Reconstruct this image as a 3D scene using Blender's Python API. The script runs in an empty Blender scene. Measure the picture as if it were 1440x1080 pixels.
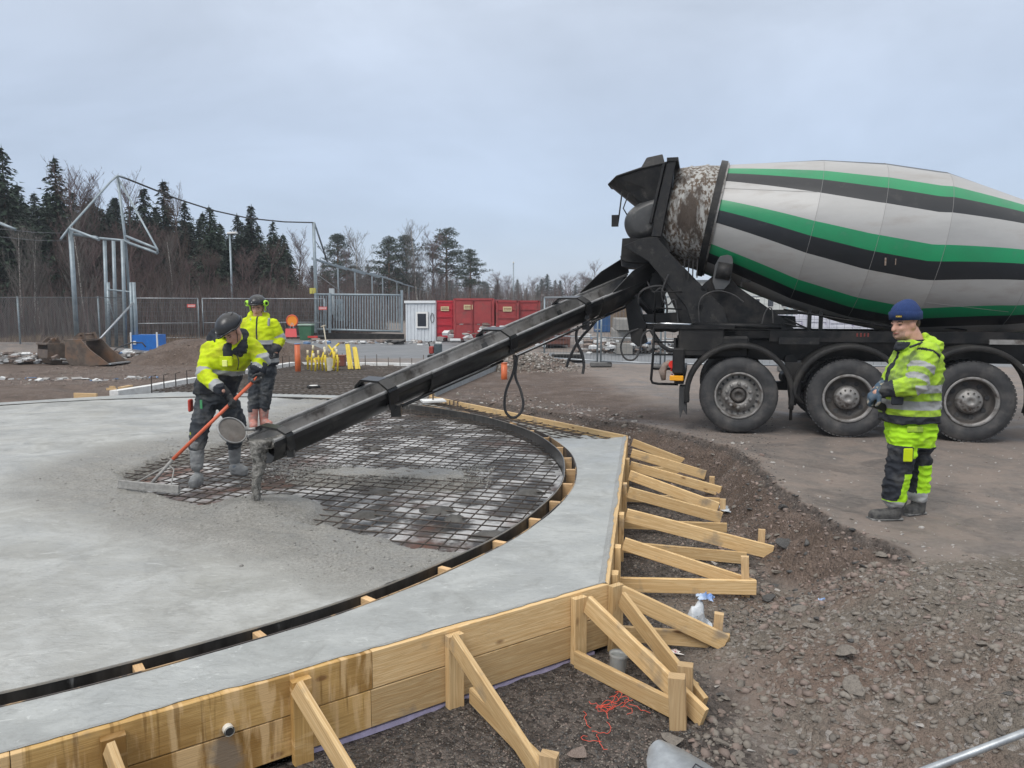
import bpy, bmesh, math, random
import numpy as np
from mathutils import Vector, Matrix, noise as mnoise
from math import radians as R, sin, cos, pi, sqrt, atan2

SC = bpy.context.scene
COL = SC.collection
# ------------------------------------------------------------------ camera
FPX = 1050.0
CAMH = 1.75
PITCH = math.atan(110 / FPX)
cam_d = bpy.data.cameras.new('camera')
cam = bpy.data.objects.new('camera', cam_d)
COL.objects.link(cam)
cam.location = (0, 0, CAMH)
cam.rotation_euler = (pi / 2 - PITCH, 0, 0)
cam_d.sensor_width = 36
cam_d.lens = 36 * FPX / 1440
cam_d.clip_end = 3000
cam_d.clip_start = 0.05
SC.camera = cam
# ------------------------------------------------------------------ world, sun, exposure
SUN_EL, SUN_AZ = R(48), R(215)          # azimuth clockwise from +Y: behind the camera, to the left
W = bpy.data.worlds.new('World'); SC.world = W; W.use_nodes = True
nt = W.node_tree; nt.nodes.clear()
def wn(t, **k):
    n = nt.nodes.new(t)
    for a, b in k.items(): setattr(n, a, b)
    return n
out = wn('ShaderNodeOutputWorld'); bgA = wn('ShaderNodeBackground'); bgB = wn('ShaderNodeBackground'); add = wn('ShaderNodeAddShader')
sky = wn('ShaderNodeTexSky', sky_type='NISHITA', sun_disc=False, sun_elevation=SUN_EL, sun_rotation=SUN_AZ)
nt.links.new(sky.outputs[0], bgA.inputs[0]); bgA.inputs[1].default_value = 0.02
tc = wn('ShaderNodeTexCoord'); sep = wn('ShaderNodeSeparateXYZ'); nt.links.new(tc.outputs['Generated'], sep.inputs[0])
# overcast deck: brightness climbs gently from horizon to zenith, blue-grey, with soft cloud mottling
ramp = wn('ShaderNodeValToRGB'); nt.links.new(sep.outputs['Z'], ramp.inputs[0])
e = ramp.color_ramp.elements
e[0].position = 0.0; e[0].color = (0.375, 0.440, 0.550, 1)
e[1].position = 1.0; e[1].color = (1.25, 1.22, 1.17, 1)
for p, c in ((0.10, (0.335, 0.398, 0.508, 1)), (0.22, (0.350, 0.404, 0.495, 1)), (0.42, (0.470, 0.515, 0.585, 1)), (0.60, (0.80, 0.80, 0.79, 1))):
    q = e.new(p); q.color = c
mp = wn('ShaderNodeMapping'); mp.inputs['Scale'].default_value = (1.0, 1.0, 2.6); nt.links.new(tc.outputs['Generated'], mp.inputs[0])
nz = wn('ShaderNodeTexNoise'); nz.inputs['Scale'].default_value = 1.7; nz.inputs['Detail'].default_value = 5; nz.inputs['Roughness'].default_value = .58; nz.inputs['Distortion'].default_value = .4
nt.links.new(mp.outputs[0], nz.inputs['Vector'])
mr = wn('ShaderNodeMapRange'); nt.links.new(nz.outputs[0], mr.inputs[0])
mr.inputs['From Min'].default_value = .3; mr.inputs['From Max'].default_value = .7; mr.inputs['To Min'].default_value = .85; mr.inputs['To Max'].default_value = 1.22
mul = wn('ShaderNodeVectorMath', operation='MULTIPLY'); nt.links.new(ramp.outputs[0], mul.inputs[0]); nt.links.new(mr.outputs[0], mul.inputs[1])
nt.links.new(mul.outputs[0], bgB.inputs[0]); bgB.inputs[1].default_value = 0.96
nt.links.new(bgA.outputs[0], add.inputs[0]); nt.links.new(bgB.outputs[0], add.inputs[1]); nt.links.new(add.outputs[0], out.inputs[0])
sd = bpy.data.lights.new('sun', 'SUN'); sd.energy = 1.35; sd.angle = R(25); sd.color = (1, .97, .93)
sun = bpy.data.objects.new('sun', sd); COL.objects.link(sun)
dv = Vector((sin(SUN_AZ) * cos(SUN_EL), cos(SUN_AZ) * cos(SUN_EL), sin(SUN_EL)))
sun.rotation_euler = dv.to_track_quat('Z', 'Y').to_euler()
vs = SC.view_settings; SC.display_settings.display_device = 'sRGB'
vs.view_transform = 'Standard'; vs.look = 'None'; vs.gamma = 1; vs.use_curve_mapping = False; vs.exposure = 0.36
SC.render.engine = 'CYCLES'; SC.cycles.max_bounces = 5; SC.cycles.diffuse_bounces = 3; SC.cycles.transparent_max_bounces = 8
random.seed(11); RNG = np.random.default_rng(5)

# ------------------------------------------------------------------ projection helpers (used to survey where things stand)
_U = Vector((0, sin(PITCH), cos(PITCH))); _W = Vector((0, cos(PITCH), -sin(PITCH))); _C = Vector((0, 0, CAMH))
def ray(u, v): return Vector(((u - 720) / FPX, 0, 0)) - _U * ((v - 540) / FPX) + _W
def G(u, v, z=0.0):
    d = ray(u, v); return _C + d * ((z - CAMH) / d.z)
def D(u, v, y):
    d = ray(u, v); return _C + d * (y / d.y)
def V(*a): return Vector(a)

# ------------------------------------------------------------------ objects
WM = {}
def tag(o, label=None, cat=None, group=None, kind=None):
    if label: o['label'] = label
    if cat: o['category'] = cat
    if group: o['group'] = group
    if kind: o['kind'] = kind
    return o
def thing(name, label, cat, loc=(0, 0, 0), rz=0, group=None):
    o = bpy.data.objects.new(name, None); COL.objects.link(o)
    o.location = loc; o.rotation_euler = (0, 0, rz); o.empty_display_size = .2
    WM[o.name] = Matrix.Translation(Vector(loc)) @ Matrix.Rotation(rz, 4, 'Z')
    return tag(o, label, cat, group)
def wmat(o):
    if o is None: return Matrix()
    if o.name in WM: return WM[o.name]
    return wmat(o.parent) if o.parent else Matrix()
def kids(o): return [c for c in o.children]
def copy_tree(o, loc=None, rz=None, scale=None, parent=None, label=None, group=None):
    c = o.copy(); COL.objects.link(c); c.parent = parent
    if loc is not None: c.location = loc
    if rz is not None: c.rotation_euler = (0, 0, rz)
    if scale is not None: c.scale = scale if hasattr(scale, '__len__') else (scale,) * 3
    if label: c['label'] = label
    if group: c['group'] = group
    for k in list(o.children): copy_tree(k, parent=c)
    return c

class MB:
    """collects shapes, links them as ONE mesh object"""
    def __init__(s): s.v = []; s.f = []; s.m = []; s.sm = []
    def add(s, vs, fs, m=0, smooth=False):
        b = len(s.v); s.v += [tuple(v) for v in vs]
        for f in fs: s.f.append(tuple(b + i for i in f)); s.m.append(m); s.sm.append(smooth)
    def box(s, c, size, rot=None, m=0):
        hx, hy, hz = size[0] / 2, size[1] / 2, size[2] / 2; c = Vector(c)
        P = [Vector((x, y, z)) for x in (-hx, hx) for y in (-hy, hy) for z in (-hz, hz)]
        if rot is not None:
            if not isinstance(rot, Matrix): rot = Matrix.Rotation(rot, 3, 'Z')
            P = [rot @ p for p in P]
        s.add([c + p for p in P], [(0, 1, 3, 2), (4, 6, 7, 5), (0, 4, 5, 1), (2, 3, 7, 6), (0, 2, 6, 4), (1, 5, 7, 3)], m)
    def beam(s, a, b, w, h, up=(0, 0, 1), m=0, bev=0.0):
        """rectangular bar a->b: w sideways, h along 'up'"""
        a = Vector(a); b = Vector(b); d = (b - a).normalized(); up = Vector(up)
        sx = d.cross(up)
        if sx.length < 1e-4: sx = d.cross(Vector((1, 0, 0)))
        sx.normalize(); u = sx.cross(d).normalized()
        if bev > 0:
            q = [(-w/2+bev, -h/2), (w/2-bev, -h/2), (w/2, -h/2+bev), (w/2, h/2-bev), (w/2-bev, h/2), (-w/2+bev, h/2), (-w/2, h/2-bev), (-w/2, -h/2+bev)]
        else: q = [(-w/2, -h/2), (w/2, -h/2), (w/2, h/2), (-w/2, h/2)]
        n = len(q)
        vs = [a + sx * x + u * y for x, y in q] + [b + sx * x + u * y for x, y in q]
        fs = [(i, (i + 1) % n, n + (i + 1) % n, n + i) for i in range(n)] + [tuple(range(n))[::-1], tuple(range(n, 2 * n))]
        s.add(vs, fs, m)
    def tube(s, pts, r, n=8, m=0, caps=True, closed=False, smooth=True):
        pts = [Vector(p) for p in pts]; N = len(pts)
        rr = r if hasattr(r, '__len__') else [r] * N
        vs = []; prev = None
        for i, p in enumerate(pts):
            a = pts[i - 1] if (i > 0 or closed) else p; b = pts[(i + 1) % N] if (i < N - 1 or closed) else p
            d = (b - a).normalized()
            if prev is None:
                x = d.orthogonal().normalized()
            else:
                x = prev - d * prev.dot(d)
                x = x.normalized() if x.length > 1e-5 else d.orthogonal().normalized()
            prev = x; y = d.cross(x)
            for k in range(n):
                t = 2 * pi * k / n; vs.append(p + (x * cos(t) + y * sin(t)) * rr[i])
        fs = []
        for i in range(N if closed else N - 1):
            j = (i + 1) % N
            for k in range(n): fs.append((i * n + k, i * n + (k + 1) % n, j * n + (k + 1) % n, j * n + k))
        s.add(vs, fs, m, smooth)
        if caps and not closed:
            b = len(s.v) - len(vs)
            s.f.append(tuple(b + k for k in range(n))[::-1]); s.m.append(m); s.sm.append(False)
            s.f.append(tuple(b + (N - 1) * n + k for k in range(n))); s.m.append(m); s.sm.append(False)
    def cyl(s, a, b, r0, r1=None, n=24, m=0, caps=True):
        s.tube([a, b], [r0, r0 if r1 is None else r1], n, m, caps)
    def lathe(s, o, ax, prof, n=48, m=0, smooth=True, mats=None):
        """prof: list (along, radius)"""
        o = Vector(o); ax = Vector(ax).normalized(); x = ax.orthogonal().normalized(); y = ax.cross(x)
        vs = [o + ax * a + (x * cos(2 * pi * k / n) + y * sin(2 * pi * k / n)) * max(r, 1e-4) for a, r in prof for k in range(n)]
        for i in range(len(prof) - 1):
            pass
        b = len(s.v); s.v += [tuple(v) for v in vs]
        for i in range(len(prof) - 1):
            for k in range(n):
                s.f.append((b + i * n + k, b + i * n + (k + 1) % n, b + (i + 1) * n + (k + 1) % n, b + (i + 1) * n + k))
                s.m.append(mats[i] if mats else m); s.sm.append(smooth)
    def prism(s, poly, o, ex, ey, ez, m=0):
        """poly in (ex,ey) plane at o, extruded by ez (vector with length)"""
        o = Vector(o); ex = Vector(ex); ey = Vector(ey); ez = Vector(ez); n = len(poly)
        vs = [o + ex * p[0] + ey * p[1] for p in poly]; vs += [v + ez for v in vs]
        s.add(vs, [tuple(range(n))[::-1], tuple(range(n, 2 * n))] + [(i, (i + 1) % n, n + (i + 1) % n, n + i) for i in range(n)], m)
    def build(s, name, mat, parent=None, local=False, bevel=0.0, auto=True):
        me = bpy.data.meshes.new(name)
        vs = s.v
        if parent is not None and not local:
            M = np.array(wmat(parent).inverted()); a = np.array(vs); a = a @ M[:3, :3].T + M[:3, 3]; vs = a.tolist()
        me.from_pydata(vs, [], s.f)
        for x in (mat if isinstance(mat, (list, tuple)) else [mat]): me.materials.append(x)
        me.polygons.foreach_set('material_index', s.m); me.polygons.foreach_set('use_smooth', s.sm)
        me.update()
        o = bpy.data.objects.new(name, me); COL.objects.link(o)
        if parent is not None: o.parent = parent
        bm = bmesh.new(); bm.from_mesh(me); bmesh.ops.recalc_face_normals(bm, faces=bm.faces)
        if bevel > 0:
            bmesh.ops.bevel(bm, geom=[e_ for e_ in bm.edges if e_.is_manifold and e_.calc_face_angle(0) > .5], offset=bevel, segments=1, affect='EDGES', clamp_overlap=True)
        bm.to_mesh(me); bm.free()
        return o
def one(name, mat, parent, fn, *a, local=False, bevel=0, **k):
    m = MB(); getattr(m, fn)(*a, **k); return m.build(name, mat, parent, local=local, bevel=bevel)

# ------------------------------------------------------------------ materials
MATS = {}
def mat(name, c1, c2=None, scale=5.0, rough=.7, bump=0.0, bscale=None, metal=0.0, spec=.5, detail=6, lo=.35, hi=.65, stretch=None, c3=None, s3=1.0, lo3=.5, hi3=.7, coords='Object', bdist=.01, rough2=None, emit=None):
    if name in MATS: return MATS[name]
    m = bpy.data.materials.new(name); m.use_nodes = True; MATS[name] = m
    t = m.node_tree; N = t.nodes; b = N['Principled BSDF']
    b.inputs['Roughness'].default_value = rough; b.inputs['Metallic'].default_value = metal
    b.inputs['Specular IOR Level'].default_value = spec
    c1 = tuple(c1) + (1,)
    b.inputs['Base Color'].default_value = c1
    if emit: b.inputs['Emission Color'].default_value = c1; b.inputs['Emission Strength'].default_value = emit
    tc = N.new('ShaderNodeTexCoord'); src = tc.outputs[coords]
    if stretch:
        mp = N.new('ShaderNodeMapping'); mp.inputs['Scale'].default_value = stretch; t.links.new(src, mp.inputs[0]); src = mp.outputs[0]
    def nz(sc, det=detail):
        n = N.new('ShaderNodeTexNoise'); n.inputs['Scale'].default_value = sc; n.inputs['Detail'].default_value = det; n.inputs['Roughness'].default_value = .62
        t.links.new(src, n.inputs['Vector']); return n.outputs[0]
    if c2 is not None:
        n = nz(scale); mr = N.new('ShaderNodeMapRange'); t.links.new(n, mr.inputs[0]); mr.inputs['From Min'].default_value = lo; mr.inputs['From Max'].default_value = hi
        mx = N.new('ShaderNodeMix'); mx.data_type = 'RGBA'; t.links.new(mr.outputs[0], mx.inputs[0]); mx.inputs[6].default_value = c1; mx.inputs[7].default_value = tuple(c2) + (1,)
        o = mx.outputs[2]
        if c3 is not None:
            n3 = nz(s3); m3 = N.new('ShaderNodeMapRange'); t.links.new(n3, m3.inputs[0]); m3.inputs['From Min'].default_value = lo3; m3.inputs['From Max'].default_value = hi3
            x3 = N.new('ShaderNodeMix'); x3.data_type = 'RGBA'; t.links.new(m3.outputs[0], x3.inputs[0]); t.links.new(o, x3.inputs[6]); x3.inputs[7].default_value = tuple(c3) + (1,)
            o = x3.outputs[2]
        t.links.new(o, b.inputs['Base Color'])
        if rough2 is not None:
            r = N.new('ShaderNodeMapRange'); t.links.new(n, r.inputs[0]); r.inputs['From Min'].default_value = lo; r.inputs['From Max'].default_value = hi
            r.inputs['To Min'].default_value = rough; r.inputs['To Max'].default_value = rough2; t.links.new(r.outputs[0], b.inputs['Roughness'])
    if bump > 0:
        bn = nz(bscale or scale * 4); bp = N.new('ShaderNodeBump'); bp.inputs['Strength'].default_value = bump; bp.inputs['Distance'].default_value = bdist
        t.links.new(bn, bp.inputs['Height']); t.links.new(bp.outputs[0], b.inputs['Normal'])
    return m
def wood(name, c1, c2, axis='x', stain=None):
    """sawn softwood: grain lines stretched along the board's world direction axis"""
    if name in MATS: return MATS[name]
    m = bpy.data.materials.new(name); m.use_nodes = True; MATS[name] = m
    t = m.node_tree; N = t.nodes; L = t.links; b = N['Principled BSDF']; b.inputs['Roughness'].default_value = .62; b.inputs['Specular IOR Level'].default_value = .3
    tc = N.new('ShaderNodeTexCoord'); oi = N.new('ShaderNodeObjectInfo')
    # grain coordinates come from the UV layer written by board(): u along the board, v across
    uv = N.new('ShaderNodeUVMap'); uv.uv_map = 'grain'
    cm = N.new('ShaderNodeCombineXYZ'); L.new(oi.outputs['Random'], cm.inputs[2])
    sc = N.new('ShaderNodeVectorMath'); sc.operation = 'SCALE'; sc.inputs['Scale'].default_value = 37.; L.new(cm.outputs[0], sc.inputs[0])
    ad = N.new('ShaderNodeVectorMath'); L.new(uv.outputs[0], ad.inputs[0]); L.new(sc.outputs[0], ad.inputs[1])
    def nz(scl, stretch, det=5, dist=0):
        mp = N.new('ShaderNodeMapping'); mp.inputs['Scale'].default_value = stretch; L.new(ad.outputs[0], mp.inputs[0])
        n = N.new('ShaderNodeTexNoise'); n.inputs['Scale'].default_value = scl; n.inputs['Detail'].default_value = det; n.inputs['Distortion'].default_value = dist; L.new(mp.outputs[0], n.inputs['Vector']); return n.outputs[0]
    def mr(s_, a, c, x=0., y=1.):
        r = N.new('ShaderNodeMapRange'); L.new(s_, r.inputs[0]); r.inputs[1].default_value = a; r.inputs[2].default_value = c; r.inputs[3].default_value = x; r.inputs[4].default_value = y; return r.outputs[0]
    def mix(f, a, c):
        x = N.new('ShaderNodeMix'); x.data_type = 'RGBA'; L.new(f, x.inputs[0])
        for s_, i in ((a, 6), (c, 7)):
            if isinstance(s_, tuple): x.inputs[i].default_value = s_ + (1,)
            else: L.new(s_, x.inputs[i])
        return x.outputs[2]
    broad = nz(3.2, (.35, 9, 1), 3, 1.2)
    rings = N.new('ShaderNodeMath'); rings.operation = 'PINGPONG'; ml = N.new('ShaderNodeMath'); ml.operation = 'MULTIPLY'; ml.inputs[1].default_value = 9.0
    L.new(broad, ml.inputs[0]); L.new(ml.outputs[0], rings.inputs[0]); rings.inputs[1].default_value = .5
    col = mix(mr(rings.outputs[0], .0, .5, 0, .75), c1, c2)
    col = mix(mr(nz(60, (.02, 1.5, 1), 2), .45, .75, 0, .5), col, tuple(x * .72 for x in c2))
    # knots
    vo = N.new('ShaderNodeTexVoronoi'); vo.inputs['Scale'].default_value = 1.0
    mp = N.new('ShaderNodeMapping'); mp.inputs['Scale'].default_value = (2.2, 5.0, 1); L.new(ad.outputs[0], mp.inputs[0]); L.new(mp.outputs[0], vo.inputs['Vector'])
    col = mix(mr(vo.outputs[0], .10, .05, 0, .8), col, (.16, .07, .025))
    if stain:
        col = mix(mr(nz(1.6, (.9, 1.3, 1), 6, .5), .40, .56, 0, .9), col, stain)
        col = mix(mr(nz(11, (1.6, .22, 1), 6, .3), .50, .60, 0, .8), col, (.66, .46, .24))
        col = mix(mr(nz(16, (2.2, .12, 1), 5), .58, .66, 0, .6), col, tuple(x * .7 for x in stain))
    # per-board tint
    hs = N.new('ShaderNodeHueSaturation'); L.new(col, hs.inputs['Color']); L.new(mr(oi.outputs['Random'], 0, 1, .78, 1.12), hs.inputs['Value'])
    # cement smears and dirt
    ob = N.new('ShaderNodeTexNoise'); ob.inputs['Scale'].default_value = 4.5; ob.inputs['Detail'].default_value = 8; L.new(tc.outputs['Object'], ob.inputs['Vector'])
    col = mix(mr(ob.outputs[0], .60, .72, 0, .7), hs.outputs[0], (.20, .18, .155))
    L.new(col, b.inputs['Base Color'])
    bp = N.new('ShaderNodeBump'); bp.inputs['Strength'].default_value = .35; bp.inputs['Distance'].default_value = .003; L.new(rings.outputs[0], bp.inputs['Height']); L.new(bp.outputs[0], b.inputs['Normal'])
    return m
def board(name, a, b, w, h, mt, parent, up=(0, 0, 1), bev=.003, roll=0.0):
    """a sawn board from a to b, w thick, h deep along up, with grain UVs; one part of its own"""
    a = Vector(a); b = Vector(b); d = (b - a).normalized(); up = Vector(up); sx = d.cross(up)
    if sx.length < 1e-3: sx = d.cross(Vector((1, 0, 0)))
    sx.normalize(); u = sx.cross(d).normalized(); L_ = (b - a).length
    if roll: 
        q = Matrix.Rotation(roll, 3, d); sx = q @ sx; u = q @ u
    mb = MB(); mb.beam(a, b, w, h, up=u, bev=bev); o = mb.build(name, mt, parent)
    me = o.data; uvl = me.uv_layers.new(name='grain'); Mi = wmat(parent)
    for p in me.polygons:
        for li in p.loop_indices:
            q = Mi @ me.vertices[me.loops[li].vertex_index].co - a
            uvl.data[li].uv = (q.dot(d), q.dot(u) + q.dot(sx))
    return o
# ------------------------------------------------------------------ numeric helpers for terrain
def _hash(ix, iy, s):
    h = (ix * 374761393 + iy * 668265263 + s * 974634777) & 0xffffffff
    h = ((h ^ (h >> 13)) * 1274126177) & 0xffffffff
    return ((h ^ (h >> 16)) & 0xffff) / 65535.0
def vnoise(x, y, s=0):
    ix = np.floor(x).astype(np.int64); iy = np.floor(y).astype(np.int64); fx = x - ix; fy = y - iy
    fx = fx * fx * (3 - 2 * fx); fy = fy * fy * (3 - 2 * fy)
    a = _hash(ix, iy, s); b = _hash(ix + 1, iy, s); c = _hash(ix, iy + 1, s); d = _hash(ix + 1, iy + 1, s)
    return (a + (b - a) * fx + (c - a) * fy + (a - b - c + d) * fx * fy) * 2 - 1
def fbm(x, y, s=0, o=4):
    r = 0; a = 1.0; t = 0
    for k in range(o): r = r + vnoise(x * 2 ** k + 17 * k, y * 2 ** k - 9 * k, s + k) * a; t += a; a *= .5
    return r / t
def sst(a, b, x):
    t = np.clip((x - a) / (b - a), 0, 1); return t * t * (3 - 2 * t)
def sdist(x, y, poly):
    """signed distance to polygon, positive inside"""
    P = np.array(poly); Q = np.roll(P, -1, 0); dmin = np.full(x.shape, 1e9); ins = np.zeros(x.shape, bool)
    for (ax, ay), (bx, by) in zip(P, Q):
        ex, ey = bx - ax, by - ay; t = np.clip(((x - ax) * ex + (y - ay) * ey) / (ex * ex + ey * ey), 0, 1)
        dmin = np.minimum(dmin, np.hypot(x - ax - t * ex, y - ay - t * ey))
        c = (ay > y) != (by > y)
        with np.errstate(divide='ignore', invalid='ignore'): xi = (bx - ax) * (y - ay) / (by - ay if by != ay else 1e-9) + ax
        ins ^= c & (x < xi)
    return np.where(ins, dmin, -dmin)
# ------------------------------------------------------------------ the slab: a twelve metre disc inside an octagon
CX, CY, RI, RO, AP = -5.41, 8.40, 6.00, 6.13, 6.60
PH = [R(-10 + 45 * k) for k in range(8)]
def octr(th):
    return AP / max(cos(th - p) for p in PH)
def oct_ap(x, y):
    return np.maximum.reduce([(x - CX) * cos(p) + (y - CY) * sin(p) for p in PH])
OC = [Vector((CX + AP / cos(R(22.5)) * cos(p + R(22.5)), CY + AP / cos(R(22.5)) * sin(p + R(22.5)), 0)) for p in PH]
CREST = [(-.75, 13.75), (.35, 12.5), (1.25, 11.35), (1.9, 10.75), (2.35, 10.1), (2.72, 9.1), (2.75, 8.2), (2.62, 7.4), (2.56, 6.57), (2.58, 5.9), (2.7, 5.45), (2.75, 4.9), (2.95, 4.2), (3.15, 3.3), (3.4, 2), (3.5, -3)]
PIT = CREST + [(-16, -3), (-16, 6), (-11, 9), (-5.4, 8.4)]
RD = R(80); RX, RY = cos(RD), sin(RD)       # the rear slab runs back along this direction
R0 = OC[1]                                   # its near right corner
def rear_uv(x, y):
    dx = x - R0.x; dy = y - R0.y; return dx * RX + dy * RY, -(dx * RY - dy * RX)   # along, left
def pile(x, y, cx, cy, rx, ry, h, s=0):
    r = np.hypot((x - cx) / rx, (y - cy) / ry) + .12 * fbm(x * 1.3, y * 1.3, 40 + s)
    return h * np.clip(1 - r, 0, 1) ** .9 * (1 - .25 * np.exp(-(r / .2) ** 2))
def gh(x, y):
    x = np.asarray(x, float); y = np.asarray(y, float)
    s = sdist(x, y, PIT) + .10 * fbm(x * 1.7, y * 1.7, 3) + .05 * fbm(x * 6, y * 6, 9)
    w = .62 + 1.3 * sst(5.6, 4.2, y)
    t = sst(0, 1, s / w)
    z = -.43 * t - .045 * sst(0, .035, s) * (1 - t) * sst(4.6, 5.2, y)
    z = z + .035 * sst(-.5, -.05, s) * (1 - sst(0, .3, s)) * sst(5, 6, y)         # raised broken lip of the crest
    rough = sst(-.1, .15, s) * (1 - .55 * sst(.9, 1.25, s / w))
    z = z + rough * (.05 * fbm(x * 3.1, y * 3.1, 5, 4) + .022 * fbm(x * 11, y * 11, 6, 3))
    # foreground rubble heap
    rub = np.exp(-(((x - 2.5) / 1.1) ** 2 + ((y - 3.7) / 1.2) ** 2))
    z = z + rub * (.10 + .05 * fbm(x * 2.2, y * 2.2, 8)) 
    rb = sst(5.9, 4.9, y) * sst(.9, 1.4, x)
    z = z + rb * (.028 * fbm(x * 5, y * 5, 12) + .018 * fbm(x * 14, y * 14, 13, 3))
    z = z - .012 + .012 * fbm(x * .8, y * .8, 21) + .004 * fbm(x * 5, y * 5, 22) * np.clip(1 - y / 30, 0, 1)
    # behind the slab
    a, l = rear_uv(x, y)
    back = sst(1.6, .2, oct_ap(x, y) - AP) * sst(9, 12, y) * sst(-2.5, -3.5, x)
    z = z - .10 * back - .16 * np.exp(-(((x + 9.0) / .8) ** 2 + ((y - 16.0) / .55) ** 2))
    z = z + .05 * fbm(x * .9, y * .9, 30) * sst(13, 15, y) * sst(-5, -7, x) * sst(24, 20, y)
    z = z + pile(x, y, -9.6, 23.6, 2.6, 1.6, .95, 1) + pile(x, y, -7.0, 24.0, 1.9, 1.4, .72, 2) + pile(x, y, .25, 21.0, 1.15, .9, .55, 3) + pile(x, y, 1.2, 21.6, .9, .7, .3, 4)
    z = z + pile(x, y, -14.2, 26.6, 2.4, 1.3, .35, 5) + pile(x, y, -18.5, 27.6, 4.4, 2.6, .55, 6) 
    z = np.where(oct_ap(x, y) < AP - .07, -.52, z)
    z = np.where((a > -.5) & (a < 7.35) & (l > .12) & (l < 6.35), -.42, z)
    # soft soil against the right wall of the rear slab
    return z
def gz(x, y): return float(gh(np.array([x]), np.array([y]))[0])
def grid_axis(segs):
    out_ = [segs[0][0]]
    for a, b, d in segs:
        n = max(1, int(round((b - a) / d))); out_ += list(a + (b - a) * (np.arange(n) + 1) / n)
    return np.array(out_)
def sheet(name, xs, ys, zf, mt, parent=None, keep=None, attrs=None, warp=None):
    Xg, Yg = np.meshgrid(xs, ys); x = Xg.ravel(); y = Yg.ravel()
    if warp: x, y = warp(x, y)
    z = zf(x, y); nx, ny = len(xs), len(ys)
    i = np.arange(nx - 1)[None, :] + np.arange(ny - 1)[:, None] * nx; i = i.ravel()
    q = np.stack([i, i + 1, i + nx + 1, i + nx], 1)
    if keep is not None:
        k = keep(x, y); q = q[k[q].any(1)]
    u, inv = np.unique(q, return_inverse=True); q = inv.reshape(q.shape)
    co = np.stack([x, y, z], 1)[u]
    me = bpy.data.meshes.new(name); me.vertices.add(len(co)); me.vertices.foreach_set('co', co.ravel())
    me.loops.add(q.size); me.loops.foreach_set('vertex_index', q.ravel().astype(np.int32))
    me.polygons.add(len(q)); me.polygons.foreach_set('loop_start', np.arange(0, q.size, 4, dtype=np.int32)); me.polygons.foreach_set('loop_total', np.full(len(q), 4, np.int32))
    me.polygons.foreach_set('use_smooth', np.ones(len(q), bool))
    me.materials.append(mt); me.update(calc_edges=True)
    if attrs:
        c = me.color_attributes.new('zone', 'FLOAT_COLOR', 'POINT'); a = attrs(co[:, 0], co[:, 1], co[:, 2]); c.data.foreach_set('color', a.astype(np.float32).ravel())
    o = bpy.data.objects.new(name, me); COL.objects.link(o)
    if parent: o.parent = parent
    return o
def zones(x, y, z):
    s = sdist(x, y, PIT) + .12 * fbm(x * 1.7, y * 1.7, 3) + .06 * fbm(x * 6, y * 6, 9)
    a, l = rear_uv(x, y)
    ap = oct_ap(x, y) - AP
    w = .62 + 1.3 * sst(5.6, 4.2, y)
    pit = sst(.75, 1.05, s / w + .15 * fbm(x * 2, y * 2, 70))
    slope = sst(-.06, .05, s) * (1 - pit)
    rub = sst(5.15, 4.75, y + .32 * fbm(x, y, 50) - .8 * sst(2.6, 1.8, x)) * sst(1.0, 1.5, x + .3 * fbm(x * 1.5, y * 1.5, 51)) 
    dirt = np.clip(slope + .9 * sst(-6.5, -8, x) * sst(10, 14, y) * sst(25.5, 24.8, y) + sst(3.4, 2.0, x + .12 * (y - 12) ** 1 + .5 * fbm(x, y, 60)) * sst(10.6, 11.6, y) * sst(22.6, 21.8, y) * sst(-3, -1, x), 0, 1)
    dirt = np.maximum(dirt, sst(25.2, 24.2, y) * sst(21, 22.4, y) * sst(-5, -6, x))
    dirt = np.maximum(dirt, sst(.02, .08, pile(x, y, -9.6, 23.6, 2.6, 1.6, .95, 1) + pile(x, y, -7.0, 24.0, 1.9, 1.4, .72, 2)))
    dirt = np.maximum(dirt, sst(30, 34, y + x * .1) * 0.5 * sst(-12, -15, x))
    road = sst(24.8, 25.4, y + .25 * fbm(x * .5, y * .5, 61)) * sst(39, 38, y) * sst(-15, -13, x) * sst(-.5, -3, x)
    road = np.maximum(road, sst(22.6, 23.4, y + .1 * x) * sst(29, 28, y + .1 * x) * sst(-4, -2, x))
    lip = sst(-.02, .01, s) * (1 - sst(.05, .10, s)) * (1 - rub) * sst(9, 13, x * 0 + 13)
    return np.stack([np.maximum(pit * (1 - rub), lip * .85), np.clip(dirt * (1 - rub) * (1 - pit), 0, 1), np.maximum(rub, .85 * sst(.02, .08, pile(x, y, .25, 21.0, 1.15, .9, .55, 3) + pile(x, y, 1.2, 21.6, .9, .7, .3, 4))), road], 1)
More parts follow.
